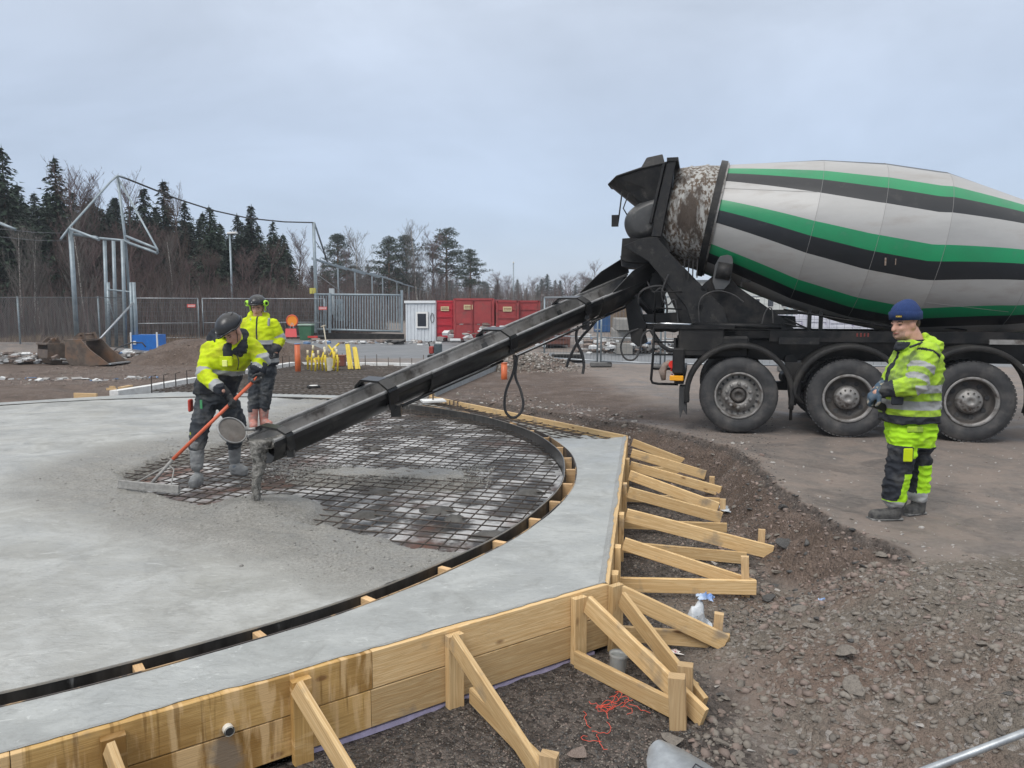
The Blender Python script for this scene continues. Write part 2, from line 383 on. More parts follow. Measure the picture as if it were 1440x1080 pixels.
def ground_mat():
    m = bpy.data.materials.new('ground_mat'); m.use_nodes = True; t = m.node_tree; N = t.nodes; L = t.links; b = N['Principled BSDF']
    tc = N.new('ShaderNodeTexCoord'); at = N.new('ShaderNodeAttribute'); at.attribute_name = 'zone'
    sp = N.new('ShaderNodeSeparateColor'); L.new(at.outputs['Color'], sp.inputs[0])
    def nz(s, d=8, r=.6, dist=0.):
        n = N.new('ShaderNodeTexNoise'); n.inputs['Scale'].default_value = s; n.inputs['Detail'].default_value = d; n.inputs['Roughness'].default_value = r; n.inputs['Distortion'].default_value = dist
        L.new(tc.outputs['Object'], n.inputs['Vector']); return n.outputs[0]
    def vo(s, f='F1', o=0):
        n = N.new('ShaderNodeTexVoronoi'); n.feature = f; n.inputs['Scale'].default_value = s; L.new(tc.outputs['Object'], n.inputs['Vector']); return n.outputs[o]
    def mr(s_, a, c, x=0., y=1.):
        r = N.new('ShaderNodeMapRange'); L.new(s_, r.inputs[0])
        for i, v_ in enumerate((a, c, x, y)): r.inputs[i + 1].default_value = v_
        return r.outputs[0]
    def mix(f, a, c):
        x = N.new('ShaderNodeMix'); x.data_type = 'RGBA'
        if isinstance(f, float): x.inputs[0].default_value = f
        else: L.new(f, x.inputs[0])
        for s_, i in ((a, 6), (c, 7)):
            if isinstance(s_, tuple): x.inputs[i].default_value = s_ + (1,)
            else: L.new(s_, x.inputs[i])
        return x.outputs[2]
    big, mid, fine, micro = nz(.35, 6), nz(2.2, 8, .65, .6), nz(17, 8, .7), nz(110, 3, .7)
    cell = vo(38, 'F1', 1); cellc = N.new('ShaderNodeSeparateColor'); L.new(cell, cellc.inputs[0])
    # wet, dusty asphalt
    asp = mix(mr(big, .38, .62), (.165, .140, .122), (.108, .098, .091))
    asp = mix(mr(mid, .42, .60, 0, .8), asp, (.205, .165, .140))
    asp = mix(mr(nz(.9, 5, .5, 1.5), .55, .62, 0, .55), asp, (.062, .057, .055))
    asp = mix(mr(fine, .35, .7, 0, .5), asp, (.235, .205, .185))
    asp = mix(mr(vo(22), .09, .05, 0, .75), asp, (.42, .40, .38))
    # dark fine gravel in the pit
    pit = mix(mr(cellc.outputs[0], .1, .9), (.040, .033, .029), (.135, .115, .102)); pit = mix(mr(mid, .45, .7, 0, .5), pit, (.030, .026, .023))
    drt = mix(mr(mid, .35, .65), (.100, .070, .052), (.200, .150, .122)); drt = mix(mr(fine, .4, .66, 0, .7), drt, (.065, .050, .042)); drt = mix(mr(vo(14), .13, .09, 0, .8), drt, (.36, .31, .29))
    rub = mix(mr(mid, .35, .65), (.150, .128, .104), (.205, .178, .150)); rub = mix(mr(nz(.8, 4), .47, .60), rub, (.175, .128, .102)); rub = mix(mr(fine, .5, .7, 0, .7), rub, (.080, .072, .064)); rub = mix(mr(cellc.outputs[1], .80, .95, 0, .7), rub, (.34, .32, .30))
    rd = mix(mr(big, .35, .65), (.135, .145, .157), (.175, .183, .192)); rd = mix(mr(fine, .45, .7, 0, .4), rd, (.20, .20, .20))
    c = mix(at.outputs['Alpha'], asp, rd); c = mix(sp.outputs[1], c, drt); c = mix(sp.outputs[0], c, pit); c = mix(sp.outputs[2], c, rub)
    L.new(c, b.inputs['Base Color'])
    ro = mr(nz(.9, 5, .5, 1.5), .5, .66, .82, .55); L.new(ro, b.inputs['Roughness']); b.inputs['Specular IOR Level'].default_value = .35
    # relief
    def math_(op, a, c):
        n = N.new('ShaderNodeMath'); n.operation = op
        for i, s_ in enumerate((a, c)):
            if isinstance(s_, float): n.inputs[i].default_value = s_
            else: L.new(s_, n.inputs[i])
        return n.outputs[0]
    loose = math_('MAXIMUM', math_('MAXIMUM', sp.outputs[0], sp.outputs[1]), sp.outputs[2])
    h = math_('ADD', math_('MULTIPLY', fine, .8), math_('MULTIPLY', micro, .3))
    hl = math_('ADD', h, math_('MULTIPLY', vo(38), -1.6)); hl = math_('ADD', hl, math_('MULTIPLY', vo(90), -.7))
    mxh = N.new('ShaderNodeMix'); L.new(loose, mxh.inputs[0]); L.new(math_('MULTIPLY', h, .35), mxh.inputs[2]); L.new(hl, mxh.inputs[3])
    bp = N.new('ShaderNodeBump'); bp.inputs['Strength'].default_value = .9; bp.inputs['Distance'].default_value = .02; L.new(mxh.outputs[0], bp.inputs['Height']); L.new(bp.outputs[0], b.inputs['Normal'])
    return m
GM = ground_mat()
xs = grid_axis([(-1500, -200, 260), (-200, -40, 20), (-40, -14, 1.0), (-14, -5, .14), (-5, -1, .08), (-1, 4.2, .032), (4.2, 8, .07), (8, 16, .3), (16, 60, 3), (60, 300, 30), (300, 1500, 300)])
ys = grid_axis([(-60, -4, 8), (-4, 1.5, .5), (1.5, 3, .06), (3, 8.5, .034), (8.5, 15, .06), (15, 28, .13), (28, 45, .7), (45, 120, 7), (120, 400, 40), (400, 2600, 300)])
ground = tag(sheet('ground', xs, ys, gh, GM, attrs=zones), kind='structure')

# ------------------------------------------------------------------ stones: the bigger ones singly, the rest as gravel
STONEM = [mat('stone_grey', (.150, .132, .112), (.225, .202, .176), 9, .85, .5, 30, c3=(.10, .09, .08), s3=3),
          mat('stone_brown', (.13, .10, .085), (.24, .19, .165), 9, .8, .5, 30),
          mat('stone_pale', (.28, .265, .245), (.38, .36, .34), 9, .75, .4, 30),
          mat('stone_dark', (.035, .034, .034), (.09, .088, .085), 9, .7, .4, 30),
          mat('stone_pink', (.20, .145, .125), (.26, .20, .175), 9, .8, .4, 30)]
def rock_verts(rng, sub=1, flat=.6):
    bm = bmesh.new(); bmesh.ops.create_icosphere(bm, subdivisions=sub, radius=1)
    co = np.array([v.co[:] for v in bm.verts]); f = np.array([[v.index for v in p.verts] for p in bm.faces]); bm.free()
    pl = rng.normal(size=(7, 3)); pl /= np.linalg.norm(pl, axis=1)[:, None]; h = rng.uniform(.38, .75, 7)
    for n_, h_ in zip(pl, h):
        d = co @ n_; co = co - np.outer(np.clip(d - h_, 0, None), n_)
    co *= rng.uniform(.75, 1.25, 3) * np.array([1.15, 1, flat]); co += rng.normal(size=co.shape) * .03
    return co, f
rock_me = []
for k in range(12):
    co, f = rock_verts(RNG, 2 if k < 6 else 1, RNG.uniform(.28, .55))
    me = bpy.data.meshes.new('stone'); me.from_pydata(co.tolist(), [], f.tolist()); me.materials.append(STONEM[0]); me.update(); rock_me.append(me)
rock_by = {}
def stone_at(x, y, r, mi, dz=.06, sub=False, parent=ground, name='stone'):
    k = random.randrange(6) if r > .02 else 6 + random.randrange(6)
    if (k, mi) not in rock_by:
        me = rock_me[k].copy(); me.materials.clear(); me.materials.append(STONEM[mi]); rock_by[(k, mi)] = me
    o = bpy.data.objects.new(name, rock_by[(k, mi)]); COL.objects.link(o)
    o.location = (x, y, gz(x, y) + r * dz); o.scale = (r, r * random.uniform(.7, 1), r * random.uniform(.7, 1.1))
    o.rotation_euler = (random.uniform(-.35, .35), random.uniform(-.35, .35), random.uniform(0, 6.3)); o.parent = parent
    return o
def pick_rub(): return random.choices([0, 1, 2, 3, 4], [70, 18, 3, 6, 3])[0]
nst = 0
def ok_spot(x, y):
    return oct_ap(np.array([x]), np.array([y]))[0] > AP + .08
# the ridge of broken stones and the rubble in the foreground
random.seed(4)
while nst < 190:
    t = random.random()
    u = random.uniform(1000, 1440); v = random.uniform(795, 1079)
    if random.random() < .45: u = random.gauss(1060 + (v - 850) * -.25 + 20, 38)
    p = G(u, v, -.15)
    if u < 900 or not ok_spot(p.x, p.y) or (p.y > 4.8 and p.x > 2.6): continue
    r = random.uniform(.018, .040) * random.choice([1, 1, 1.25, .8])
    stone_at(p.x, p.y, r, pick_rub()); nst += 1
for i in range(85):                                   # stones at the foot of the bank beside the braces
    u = random.uniform(1000, 1105); v = random.uniform(660, 850); p = G(u, v, -.38)
    if ok_spot(p.x, p.y): stone_at(p.x, p.y, random.uniform(.022, .052), random.choices([0, 1, 2, 3, 4], [30, 30, 14, 12, 14])[0])
for u, v, r, mi in ((1100, 762, .085, 3), (1103, 792, .085, 3), (1082, 842, .06, 3), (1110, 848, .055, 3), (1183, 975, .085, 0), (1235, 848, .05, 0), (1020, 893, .06, 0), (945, 1035, .07, 0), (812, 1053, .06, 1), (486, 1076, .045, 2), (1070, 690, .05, 4), (1200, 1010, .07, 0), (1025, 905, .05, 0), (980, 1005, .045, 0)):
    p = G(u, v, -.4); stone_at(p.x, p.y, r, mi, .35)
def gravel(name, n, sampler, rmin, rmax, mats, parent=ground, dz=.04, zf=None):
    protos = [rock_verts(RNG, 1, .6) for _ in range(6)]
    low = []
    for co, f in protos: low.append((co, f))
    ico = bmesh.new(); bmesh.ops.create_icosphere(ico, subdivisions=1, radius=1); base = np.array([v.co[:] for v in ico.verts]); F = np.array([[v.index for v in p.verts] for p in ico.faces]); ico.free()
    P = sampler(n); n = len(P); z = (zf or gh)(P[:, 0], P[:, 1]); r = rmin * (rmax / rmin) ** (RNG.random(n) ** 2.3)
    jit = 1 + RNG.uniform(-.38, .38, (n, len(base), 1)); sc = RNG.uniform(.6, 1.4, (n, 1, 3)) * np.array([1, 1, .55])
    a = RNG.uniform(0, 6.283, n); ca, sa = np.cos(a), np.sin(a)
    vv = base[None] * jit * sc * r[:, None, None]
    tilt = RNG.normal(0, .3, (n, 1)); vv[..., 2] += vv[..., 0] * tilt
    x = vv[..., 0] * ca[:, None] - vv[..., 1] * sa[:, None]; y = vv[..., 0] * sa[:, None] + vv[..., 1] * ca[:, None]
    vv = np.stack([x + P[:, 0][:, None], y + P[:, 1][:, None], vv[..., 2] + z[:, None] + (r * dz)[:, None]], 2).reshape(-1, 3)
    ff = (F[None] + (np.arange(n) * len(base))[:, None, None]).reshape(-1, 3)
    me = bpy.data.meshes.new(name); me.vertices.add(len(vv)); me.vertices.foreach_set('co', vv.ravel()); me.loops.add(ff.size); me.loops.foreach_set('vertex_index', ff.ravel().astype(np.int32))
    me.polygons.add(len(ff)); me.polygons.foreach_set('loop_start', np.arange(0, ff.size, 3, dtype=np.int32)); me.polygons.foreach_set('loop_total', np.full(len(ff), 3, np.int32))
    for m_ in mats: me.materials.append(m_)
    mi = np.repeat(RNG.choice(len(mats), n, p=None), len(F)).astype(np.int32); me.polygons.foreach_set('material_index', mi); me.update(calc_edges=True)
    o = bpy.data.objects.new(name, me); COL.objects.link(o); o.parent = parent; return tag(o, kind='stuff')
def img_sampler(u0, u1, v0, v1, z, cond=None, dens=1.0):
    def f(n):
        u = RNG.uniform(u0, u1, n); v = RNG.uniform(v0, v1, n)
        dx = (u - 720) / FPX; k = (v - 540) / FPX; dy = cos(PITCH) - k * sin(PITCH); dz = -sin(PITCH) - k * cos(PITCH)
        t = (z - CAMH) / dz; P = np.stack([dx * t, dy * t], 1)
        ok = oct_ap(P[:, 0], P[:, 1]) > AP + .03
        if cond is not None: ok &= cond(P[:, 0], P[:, 1], u, v)
        return P[ok]
    return f
def cl(x, y, s, f=1.3): return fbm(x * f, y * f, s) > RNG.uniform(-.5, .35, len(x))
SG = STONEM
gravel('rubble_gravel', 8500, img_sampler(900, 1480, 800, 1120, -.15, lambda x, y, u, v: (u > 1010 - (v - 800) * .3) & ((y < 4.85) | (x < 2.6)) & cl(x, y, 101, 1.8)), .005, .030, [SG[0], SG[0], SG[0], SG[1], SG[0], SG[1]])
gravel('bank_gravel', 3600, img_sampler(880, 1300, 600, 860, -.2, lambda x, y, u, v: (sdist(x, y, PIT) > -.05) & (sdist(x, y, PIT) < 1.0)), .008, .032, [SG[1], SG[1], SG[1], SG[0], SG[4], SG[3]])
gravel('pit_gravel', 15000, img_sampler(440, 1000, 860, 1110, -.42, lambda x, y, u, v: x < 1.3), .003, .0085, [SG[3], SG[1], SG[3], SG[0]])
gravel('pit_gravel', 5000, img_sampler(860, 1090, 620, 900, -.42), .006, .014, [SG[3], SG[1], SG[3], SG[0]])
gravel('loose_grit', 2600, img_sampler(640, 1440, 535, 800, 0, lambda x, y, u, v: (sdist(x, y, PIT) < 0) & cl(x, y, 104, .8)), .006, .022, [SG[0], SG[2], SG[1], SG[2], SG[0]])
gravel('heap_gravel', 2600, lambda n: np.stack([RNG.normal(.45, .62, n), RNG.normal(21.1, .5, n)], 1), .02, .07, [SG[0], SG[2], SG[0], SG[1]])
gravel('dirt_gravel', 3000, lambda n: np.stack([RNG.uniform(-13, -6.9, n), RNG.uniform(16.5, 25, n)], 1), .012, .04, [SG[1], SG[1], SG[0], SG[1]])
gravel('trench_gravel', 1500, img_sampler(640, 900, 545, 612, 0, lambda x, y, u, v: oct_ap(x, y) - AP < 1.6), .012, .045, [SG[1], SG[0], SG[1], SG[2]])

# ------------------------------------------------------------------ concrete slab
def conc_mat(name, base, dark, pale, warm, str_dir=None):
    m = bpy.data.materials.new(name); m.use_nodes = True; t = m.node_tree; N = t.nodes; L = t.links; b = N['Principled BSDF']
    tc = N.new('ShaderNodeTexCoord')
    def nz(s, d=6, r=.6, dist=0., st=None, rz=0):
        n = N.new('ShaderNodeTexNoise'); n.inputs['Scale'].default_value = s; n.inputs['Detail'].default_value = d; n.inputs['Roughness'].default_value = r; n.inputs['Distortion'].default_value = dist
        mp = N.new('ShaderNodeMapping'); mp.inputs['Scale'].default_value = st or (1, 1, 1); mp.inputs['Rotation'].default_value = (0, 0, rz); mp.vector_type = 'TEXTURE' if False else 'POINT'
        L.new(tc.outputs['Object'], mp.inputs[0]); L.new(mp.outputs[0], n.inputs['Vector']); return n.outputs[0]
    def mr(s_, a, c, x=0., y=1.):
        r = N.new('ShaderNodeMapRange'); L.new(s_, r.inputs[0])
        for i, v_ in enumerate((a, c, x, y)): r.inputs[i + 1].default_value = v_
        return r.outputs[0]
    def mix(f, a, c):
        x = N.new('ShaderNodeMix'); x.data_type = 'RGBA'; L.new(f, x.inputs[0])
        for s_, i in ((a, 6), (c, 7)):
            if isinstance(s_, tuple): x.inputs[i].default_value = s_ + (1,)
            else: L.new(s_, x.inputs[i])
        return x.outputs[2]
    rz = -R(34)
    c = mix(mr(nz(.7, 6, .55, .8), .36, .64), base, warm)
    c = mix(mr(nz(2.4, 8, .6, 1.0, (.75, 1.2, 1), rz), .44, .64, 0, .7), c, pale)
    c = mix(mr(nz(1.5, 8, .7, 1.6), .52, .66, 0, .65), c, dark)
    c = mix(mr(nz(5.5, 8, .75, 2.2), .55, .66, 0, .4), c, dark)
    c = mix(mr(nz(26, 6, .7, 0, (.7, 1.3, 1), rz), .52, .70, 0, .5), c, dark)
    c = mix(mr(nz(9, 4, .7, 2.5, (.5, 1.4, 1), rz), .62, .68, 0, .5), c, tuple(min(1, x * 1.35) for x in pale))
    at = N.new('ShaderNodeAttribute'); at.attribute_name = 'zone'; sp = N.new('ShaderNodeSeparateColor'); L.new(at.outputs['Color'], sp.inputs[0])
    agg = mix(mr(nz(48, 6, .75), .35, .65), (.120, .114, .100), (.315, .305, .280))
    c = mix(sp.outputs[0], c, agg)
    L.new(c, b.inputs['Base Color'])
    L.new(mr(nz(1.1, 5, .6, 1.0), .38, .62, .28, .62), b.inputs['Roughness']); b.inputs['Specular IOR Level'].default_value = .5
    vo = N.new('ShaderNodeTexNoise'); vo.inputs['Scale'].default_value = 46; vo.inputs['Detail'].default_value = 5; vo.inputs['Roughness'].default_value = .75; L.new(tc.outputs['Object'], vo.inputs['Vector'])
    a_ = N.new('ShaderNodeMath'); a_.operation = 'MULTIPLY'; L.new(vo.outputs[0], a_.inputs[0])
    L.new(mr(sp.outputs[0], 0, 1, .18, 2.8), a_.inputs[1])
    b2 = N.new('ShaderNodeMath'); b2.operation = 'MULTIPLY_ADD'; L.new(nz(12, 6, .65, 1.5, (.6, 1.2, 1), rz), b2.inputs[0]); b2.inputs[1].default_value = .9; L.new(a_.outputs[0], b2.inputs[2])
    bp = N.new('ShaderNodeBump'); bp.inputs['Strength'].default_value = .55; bp.inputs['Distance'].default_value = .014; L.new(b2.outputs[0], bp.inputs['Height']); L.new(bp.outputs[0], b.inputs['Normal'])
    return m
CM = conc_mat('fresh_concrete_mat', (.335, .342, .328), (.215, .215, .200), (.415, .424, .410), (.285, .284, .262))
OPEN = [(-.28, 5.20), (-.85, 5.43), (-1.24, 5.75), (-1.77, 6.04), (-2.3, 6.30), (-2.95, 6.62), (-3.55, 7.1), (-4.25, 7.9), (-4.3, 8.8), (-4.0, 9.6), (-3.7, 10.3), (-3.45, 11.2), (-3.35, 12.2), (-3.2, 13.4), (-3.6, 14.4), (-1.5, 14.6), (2, 12), (2, 7), (.6, 5.2)]
ZB = -.175                                  # blinding below the bars
def open_d(x, y): return sdist(x, y, OPEN) + .13 * fbm(x * 1.6, y * 1.6, 77) + .06 * fbm(x * 6, y * 6, 78)
def inner_z(x, y):
    d = open_d(x, y)
    top = -.014 + .007 * fbm(x * .7, y * .7, 80, 3) + .004 * fbm(x * 2.5, y * 2.5, 81)
    lump = sst(-1.3, -.2, d)
    top = top + lump * (.026 * fbm(x * 2.6, y * 2.6, 82) + .020 * fbm(x * 11, y * 11, 83, 4)) - .016 * lump
    # wave front left by the last load, in front of the bars
    k = sdist(x, y, [(-2.9, 6.15), (-1.8, 5.65), (-1.0, 5.15), (-.55, 4.75), (-.75, 4.55), (-1.6, 5.2), (-2.9, 5.85)])
    top = top + .020 * sst(-.10, .03, k)
    low = -.3
    z = top + (low - top) * sst(-.05, .42, d)
    # spilt strip across the bars and the heap under the stream
    c1 = np.abs((y - (8.15 - .10 * (x + 2.0))) + .12 * fbm(x * 2, x * 0 + 3, 90)); 
    strip = sst(.52, .12, c1 + .16 * fbm(x * 5, y * 5, 91)) * sst(-2.9, -2.0, x) * sst(-.1, -.6, x)
    z = np.where(d > 0, np.maximum(z, -.25 + .190 * strip + .02 * fbm(x * 9, y * 9, 92)), z)
    r = np.hypot(x + 2.25, y - 6.42); z = np.maximum(z, -.03 + .10 * np.exp(-(r / .28) ** 2) - .6 * np.clip(r - .5, 0, 1) + .014 * fbm(x * 12, y * 12, 93))
    # churned ring where the worker stands
    r2 = np.hypot((x + 3.15) / 1.25, (y - 7.55) / .8); z = z + .0 * r2
    return z
def inner_attr(x, y, z):
    d = open_d(x, y)
    a = np.clip(sst(-1.25, -.35, d + .38 * fbm(x * 1.1, y * 1.1, 95)), 0, 1)
    a = np.maximum(a * .85, sst(-.1, .05, d) * (1 - .75 * sst(.25, .6, d)))
    return np.stack([a, a * 0, a * 0, a * 0 + 1], 1)
def clampc(x, y):
    dx, dy = x - CX, y - CY; r = np.hypot(dx, dy); k = np.where(r > RI - .012, (RI - .012) / np.maximum(r, 1e-6), 1); return CX + dx * k, CY + dy * k
xs2 = grid_axis([(-11.5, -6, .12), (-6, -4.6, .06), (-4.6, .6, .03)]); ys2 = grid_axis([(2.3, 4, .05), (4, 9.2, .026), (9.2, 14.5, .06)])
slab = thing('concrete_slab', 'round fresh grey concrete slab being poured inside the timber octagon', 'concrete slab', (CX, CY, -.5))
def zin(x, y): return inner_z(x, y) + .5
def rel(fn): return lambda x, y: fn(x, y)
inner = sheet('fresh_concrete', xs2, ys2, inner_z, CM, attrs=inner_attr, warp=clampc)
inner.data.transform(Matrix.Translation((-CX, -CY, .5))); inner.parent = slab
# clods and coarse aggregate standing out of the unworked concrete
def clod_sampler(n):
    x = RNG.uniform(-5.6, .3, n); y = RNG.uniform(4.2, 13.0, n); d = open_d(x, y); k = (np.hypot(x - CX, y - CY) < RI - .08) & (d > -.95 * RNG.random(n) ** 2.0) & (d < .10) & (fbm(x * 1.6, y * 1.6, 140) > RNG.uniform(-.45, .25, n)); return np.stack([x[k], y[k]], 1)
CLOD = [mat('clod_grey', (.20, .195, .18), (.31, .305, .285), 20, .7, .4, 60), mat('clod_dark', (.12, .115, .105), (.22, .21, .195), 20, .6, .4, 60)]
gravel('concrete_clods', 60000, clod_sampler, .003, .015, [CLOD[0], CLOD[0], CLOD[0], CLOD[0], CLOD[1]], parent=None, dz=.0, zf=inner_z).parent = None
clods = [o for o in COL.objects if o.name.startswith('concrete_clods')][0]; clods.data.transform(Matrix.Translation((-CX, -CY, .5))); clods.parent = slab
def strip_sampler(n):
    x = RNG.uniform(-2.9, -.2, n); y = 8.15 - .10 * (x + 2.0) + RNG.normal(0, .26, n); k = (open_d(x, y) > 0) & (fbm(x * 2.5, y * 2.5, 150) > RNG.uniform(-.5, .3, n)); return np.stack([x[k], y[k]], 1)
gravel('strip_clods', 6000, strip_sampler, .004, .014, [CLOD[0]], parent=None, dz=0, zf=lambda x, y: -.072 + 0 * x)
clods = [o for o in COL.objects if o.name.startswith('strip_clods')][0]; clods.data.transform(Matrix.Translation((-CX, -CY, .5))); clods.parent = slab
# outer strip between the ring form and the octagon
def ring_sheet(name, th0, th1, zfun, mt, nr=14, r_in=RO, gap=.045):
    n = max(2, int((th1 - th0) / R(.5))); mb = MB(); vs = []; 
    for i in range(n + 1):
        th = th0 + (th1 - th0) * i / n; r1 = octr(th) - gap / 1.0
        for j in range(nr + 1):
            r = r_in + (r1 - r_in) * j / nr; x = CX + r * cos(th); y = CY + r * sin(th); vs.append((x, y, 0))
    a = np.array(vs); a[:, 2] = zfun(a[:, 0], a[:, 1])
    fs = [(i * (nr + 1) + j, i * (nr + 1) + j + 1, (i + 1) * (nr + 1) + j + 1, (i + 1) * (nr + 1) + j) for i in range(n) for j in range(nr)]
    mb.add(a.tolist(), fs, 0, True); o = mb.build(name, mt, slab); c = o.data.color_attributes.new('zone', 'FLOAT_COLOR', 'POINT')
    c.data.foreach_set('color', np.tile(np.array([0, 0, 0, 1], np.float32), len(o.data.vertices))); return o
CM2 = conc_mat('floated_concrete_mat', (.325, .338, .330), (.215, .220, .210), (.405, .420, .410), (.290, .302, .296))
def outz(x, y):
    th = np.arctan2(y - CY, x - CX); e_ = np.abs(oct_ap(x, y) - (AP - .045)); 
    z = -.016 + .005 * fbm(x * 1.1, y * 1.1, 120) + .003 * fbm(x * 5, y * 5, 121) + .004 * sst(.10, .02, e_)
    return z + (-.12) * sst(R(12), R(19), th + .06 * fbm(x * 4, y * 4, 122)) * sst(R(80), R(70), th)
ring_sheet('edge_strip', R(-150), R(62), outz, CM2)
ring_sheet('edge_strip', R(72), R(208), lambda x, y: -.02 + .006 * fbm(x, y, 123), CM2, nr=5)
# blinding with plastic film, seen between the bars
FILM = mat('blinding_mat', (.060, .057, .054), (.50, .50, .50), 2.0, .45, .4, 12, lo=.47, hi=.57, c3=(.12, .05, .028), s3=1.1, lo3=.54, hi3=.66)
FILM2 = mat('blinding_far_mat', (.10, .095, .09), (.22, .21, .20), 2.5, .6, .4, 12)
mb = MB(); n = 96; mb.add([(CX + (RI - .01) * cos(2 * pi * k / n), CY + (RI - .01) * sin(2 * pi * k / n), ZB) for k in range(n)], [tuple(range(n))]); mb.build('blinding', FILM, slab)
mb = MB(); c5 = [R0 + Vector((RX, RY, 0)) * a + Vector((-RY, RX, 0)) * l for a, l in ((.0, .14), (7.3, .14), (7.3, 6.3), (.0, 6.3))]
mb.add([(p.x, p.y, -.14) for p in c5], [(0, 1, 2, 3)]); mb.build('blinding', FILM2, slab)

# ------------------------------------------------------------------ reinforcement
REB = mat('rebar_steel', (.048, .042, .038), (.105, .082, .066), 30, .55, .3, 90, metal=.35, c3=(.20, .19, .18), s3=4, lo3=.60, hi3=.72)
def bars(parent, ang, inside, z, spacing, bounds, r=.0065, jit=.006, need=None):
    """straight bars at angle ang; inside(x,y)->bool array marks where a bar shows"""
    d = Vector((cos(ang), sin(ang), 0)); nn = Vector((-sin(ang), cos(ang), 0)); c = Vector((bounds[0], bounds[1], 0)); H = bounds[2]
    k = -int(H / spacing); cnt = 0
    while k * spacing < H:
        o = c + nn * (k * spacing + random.uniform(-jit, jit)); tt = np.arange(-H, H, .05)
        m = inside(o.x + d.x * tt, o.y + d.y * tt)
        if m.any():
            i = 0; idx = np.where(m)[0]; sp = np.split(idx, np.where(np.diff(idx) > 1)[0] + 1)
            for s_ in sp:
                if len(s_) < 5: continue
                a, b = tt[s_[0]], tt[s_[-1]]; q = random.uniform(-.008, .008); n_ = max(2, int((b - a) / .8)); sag = random.uniform(0, 9)
                pts = [o + d * (a + (b - a) * j / n_) + Vector((0, 0, z + .006 * sin(sag + j * 1.7))) + nn * (q * (j / n_ - .5)) for j in range(n_ + 1)]
                mb = MB(); mb.tube(pts, r, 5); mb.build('bar', REB, parent); cnt += 1
        k += 1
    return cnt
mat_main = thing('rebar_mat', 'wide steel reinforcement grid with rust lying in the curved half of the unpoured slab', 'rebar mat', (-1.5, 8.5, -.2))
def in_main(x, y): return (np.hypot(x - CX, y - CY) < RI - .06) & (open_d(x, y) > -.25)
bars(mat_main, R(76), in_main, -.088, .15, (CX, CY, 6.5)); bars(mat_main, R(-18), in_main, -.074, .15, (CX, CY, 6.5))
def in_toe(x, y):
    r_ = np.hypot(x - CX, y - CY); th = np.arctan2(y - CY, x - CX); return (r_ > RO + .03) & (oct_ap(x, y) < AP - .07) & (th > R(13)) & (th < R(58))
bars(mat_main, R(36.5 + 90), in_toe, -.055, .15, (CX, CY, 7.5), r=.007)
def in_toe2(x, y): return in_toe(x, y)
bars(mat_main, R(36.5), in_toe2, -.045, .22, (CX, CY, 7.5), r=.007)
mat_rear = thing('rebar_mat', 'flat steel reinforcement grid of the rear slab behind the standing helmeted worker', 'rebar mat', (-4, 18, -.2))
def in_rear(x, y):
    a, l = rear_uv(x, y); return (a > .02) & (a < 7.2) & (l > .2) & (l < 6.2) & (oct_ap(x, y) > AP + .06)
bars(mat_rear, RD, in_rear, -.04, .15, (-4.5, 18, 6), r=.009); bars(mat_rear, RD + pi / 2, in_rear, -.025, .15, (-4.5, 18, 6), r=.009)
# starter bars along the rear edges
mb_i = 0
for a in np.arange(.3, 7.2, .42):
    p = R0 + Vector((RX, RY, 0)) * float(a) + Vector((-RY, RX, 0)) * 6.25
    mb = MB(); mb.tube([p + V(0, 0, -.1), p + V(0, 0, .28 + random.uniform(-.05, .05)), p + V(.10, .02, .28)], .012, 5); mb.build('starter_bar', REB, mat_rear)
for l in np.arange(.5, 6.2, .36):
    p = R0 + Vector((RX, RY, 0)) * 7.15 + Vector((-RY, RX, 0)) * float(l)
    mb = MB(); mb.tube([p + V(0, 0, -.1), p + V(0, 0, .30 + random.uniform(-.08, .05))], .012, 5); mb.build('starter_bar', REB, mat_rear)
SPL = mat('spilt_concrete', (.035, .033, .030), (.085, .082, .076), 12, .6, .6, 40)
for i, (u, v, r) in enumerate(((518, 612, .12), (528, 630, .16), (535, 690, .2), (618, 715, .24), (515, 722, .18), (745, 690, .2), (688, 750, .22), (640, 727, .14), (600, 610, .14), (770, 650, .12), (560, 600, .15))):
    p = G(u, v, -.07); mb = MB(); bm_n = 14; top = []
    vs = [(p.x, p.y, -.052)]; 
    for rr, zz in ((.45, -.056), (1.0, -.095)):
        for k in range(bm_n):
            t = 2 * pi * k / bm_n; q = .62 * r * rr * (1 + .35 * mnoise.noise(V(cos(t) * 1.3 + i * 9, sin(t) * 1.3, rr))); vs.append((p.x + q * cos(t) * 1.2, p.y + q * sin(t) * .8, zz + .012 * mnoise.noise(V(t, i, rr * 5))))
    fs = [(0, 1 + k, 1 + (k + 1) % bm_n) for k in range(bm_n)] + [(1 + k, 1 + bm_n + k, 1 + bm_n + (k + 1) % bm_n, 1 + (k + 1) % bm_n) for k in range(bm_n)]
    mb.add(vs, fs, 0, True); mb.build('spilt_lump', SPL, mat_main)
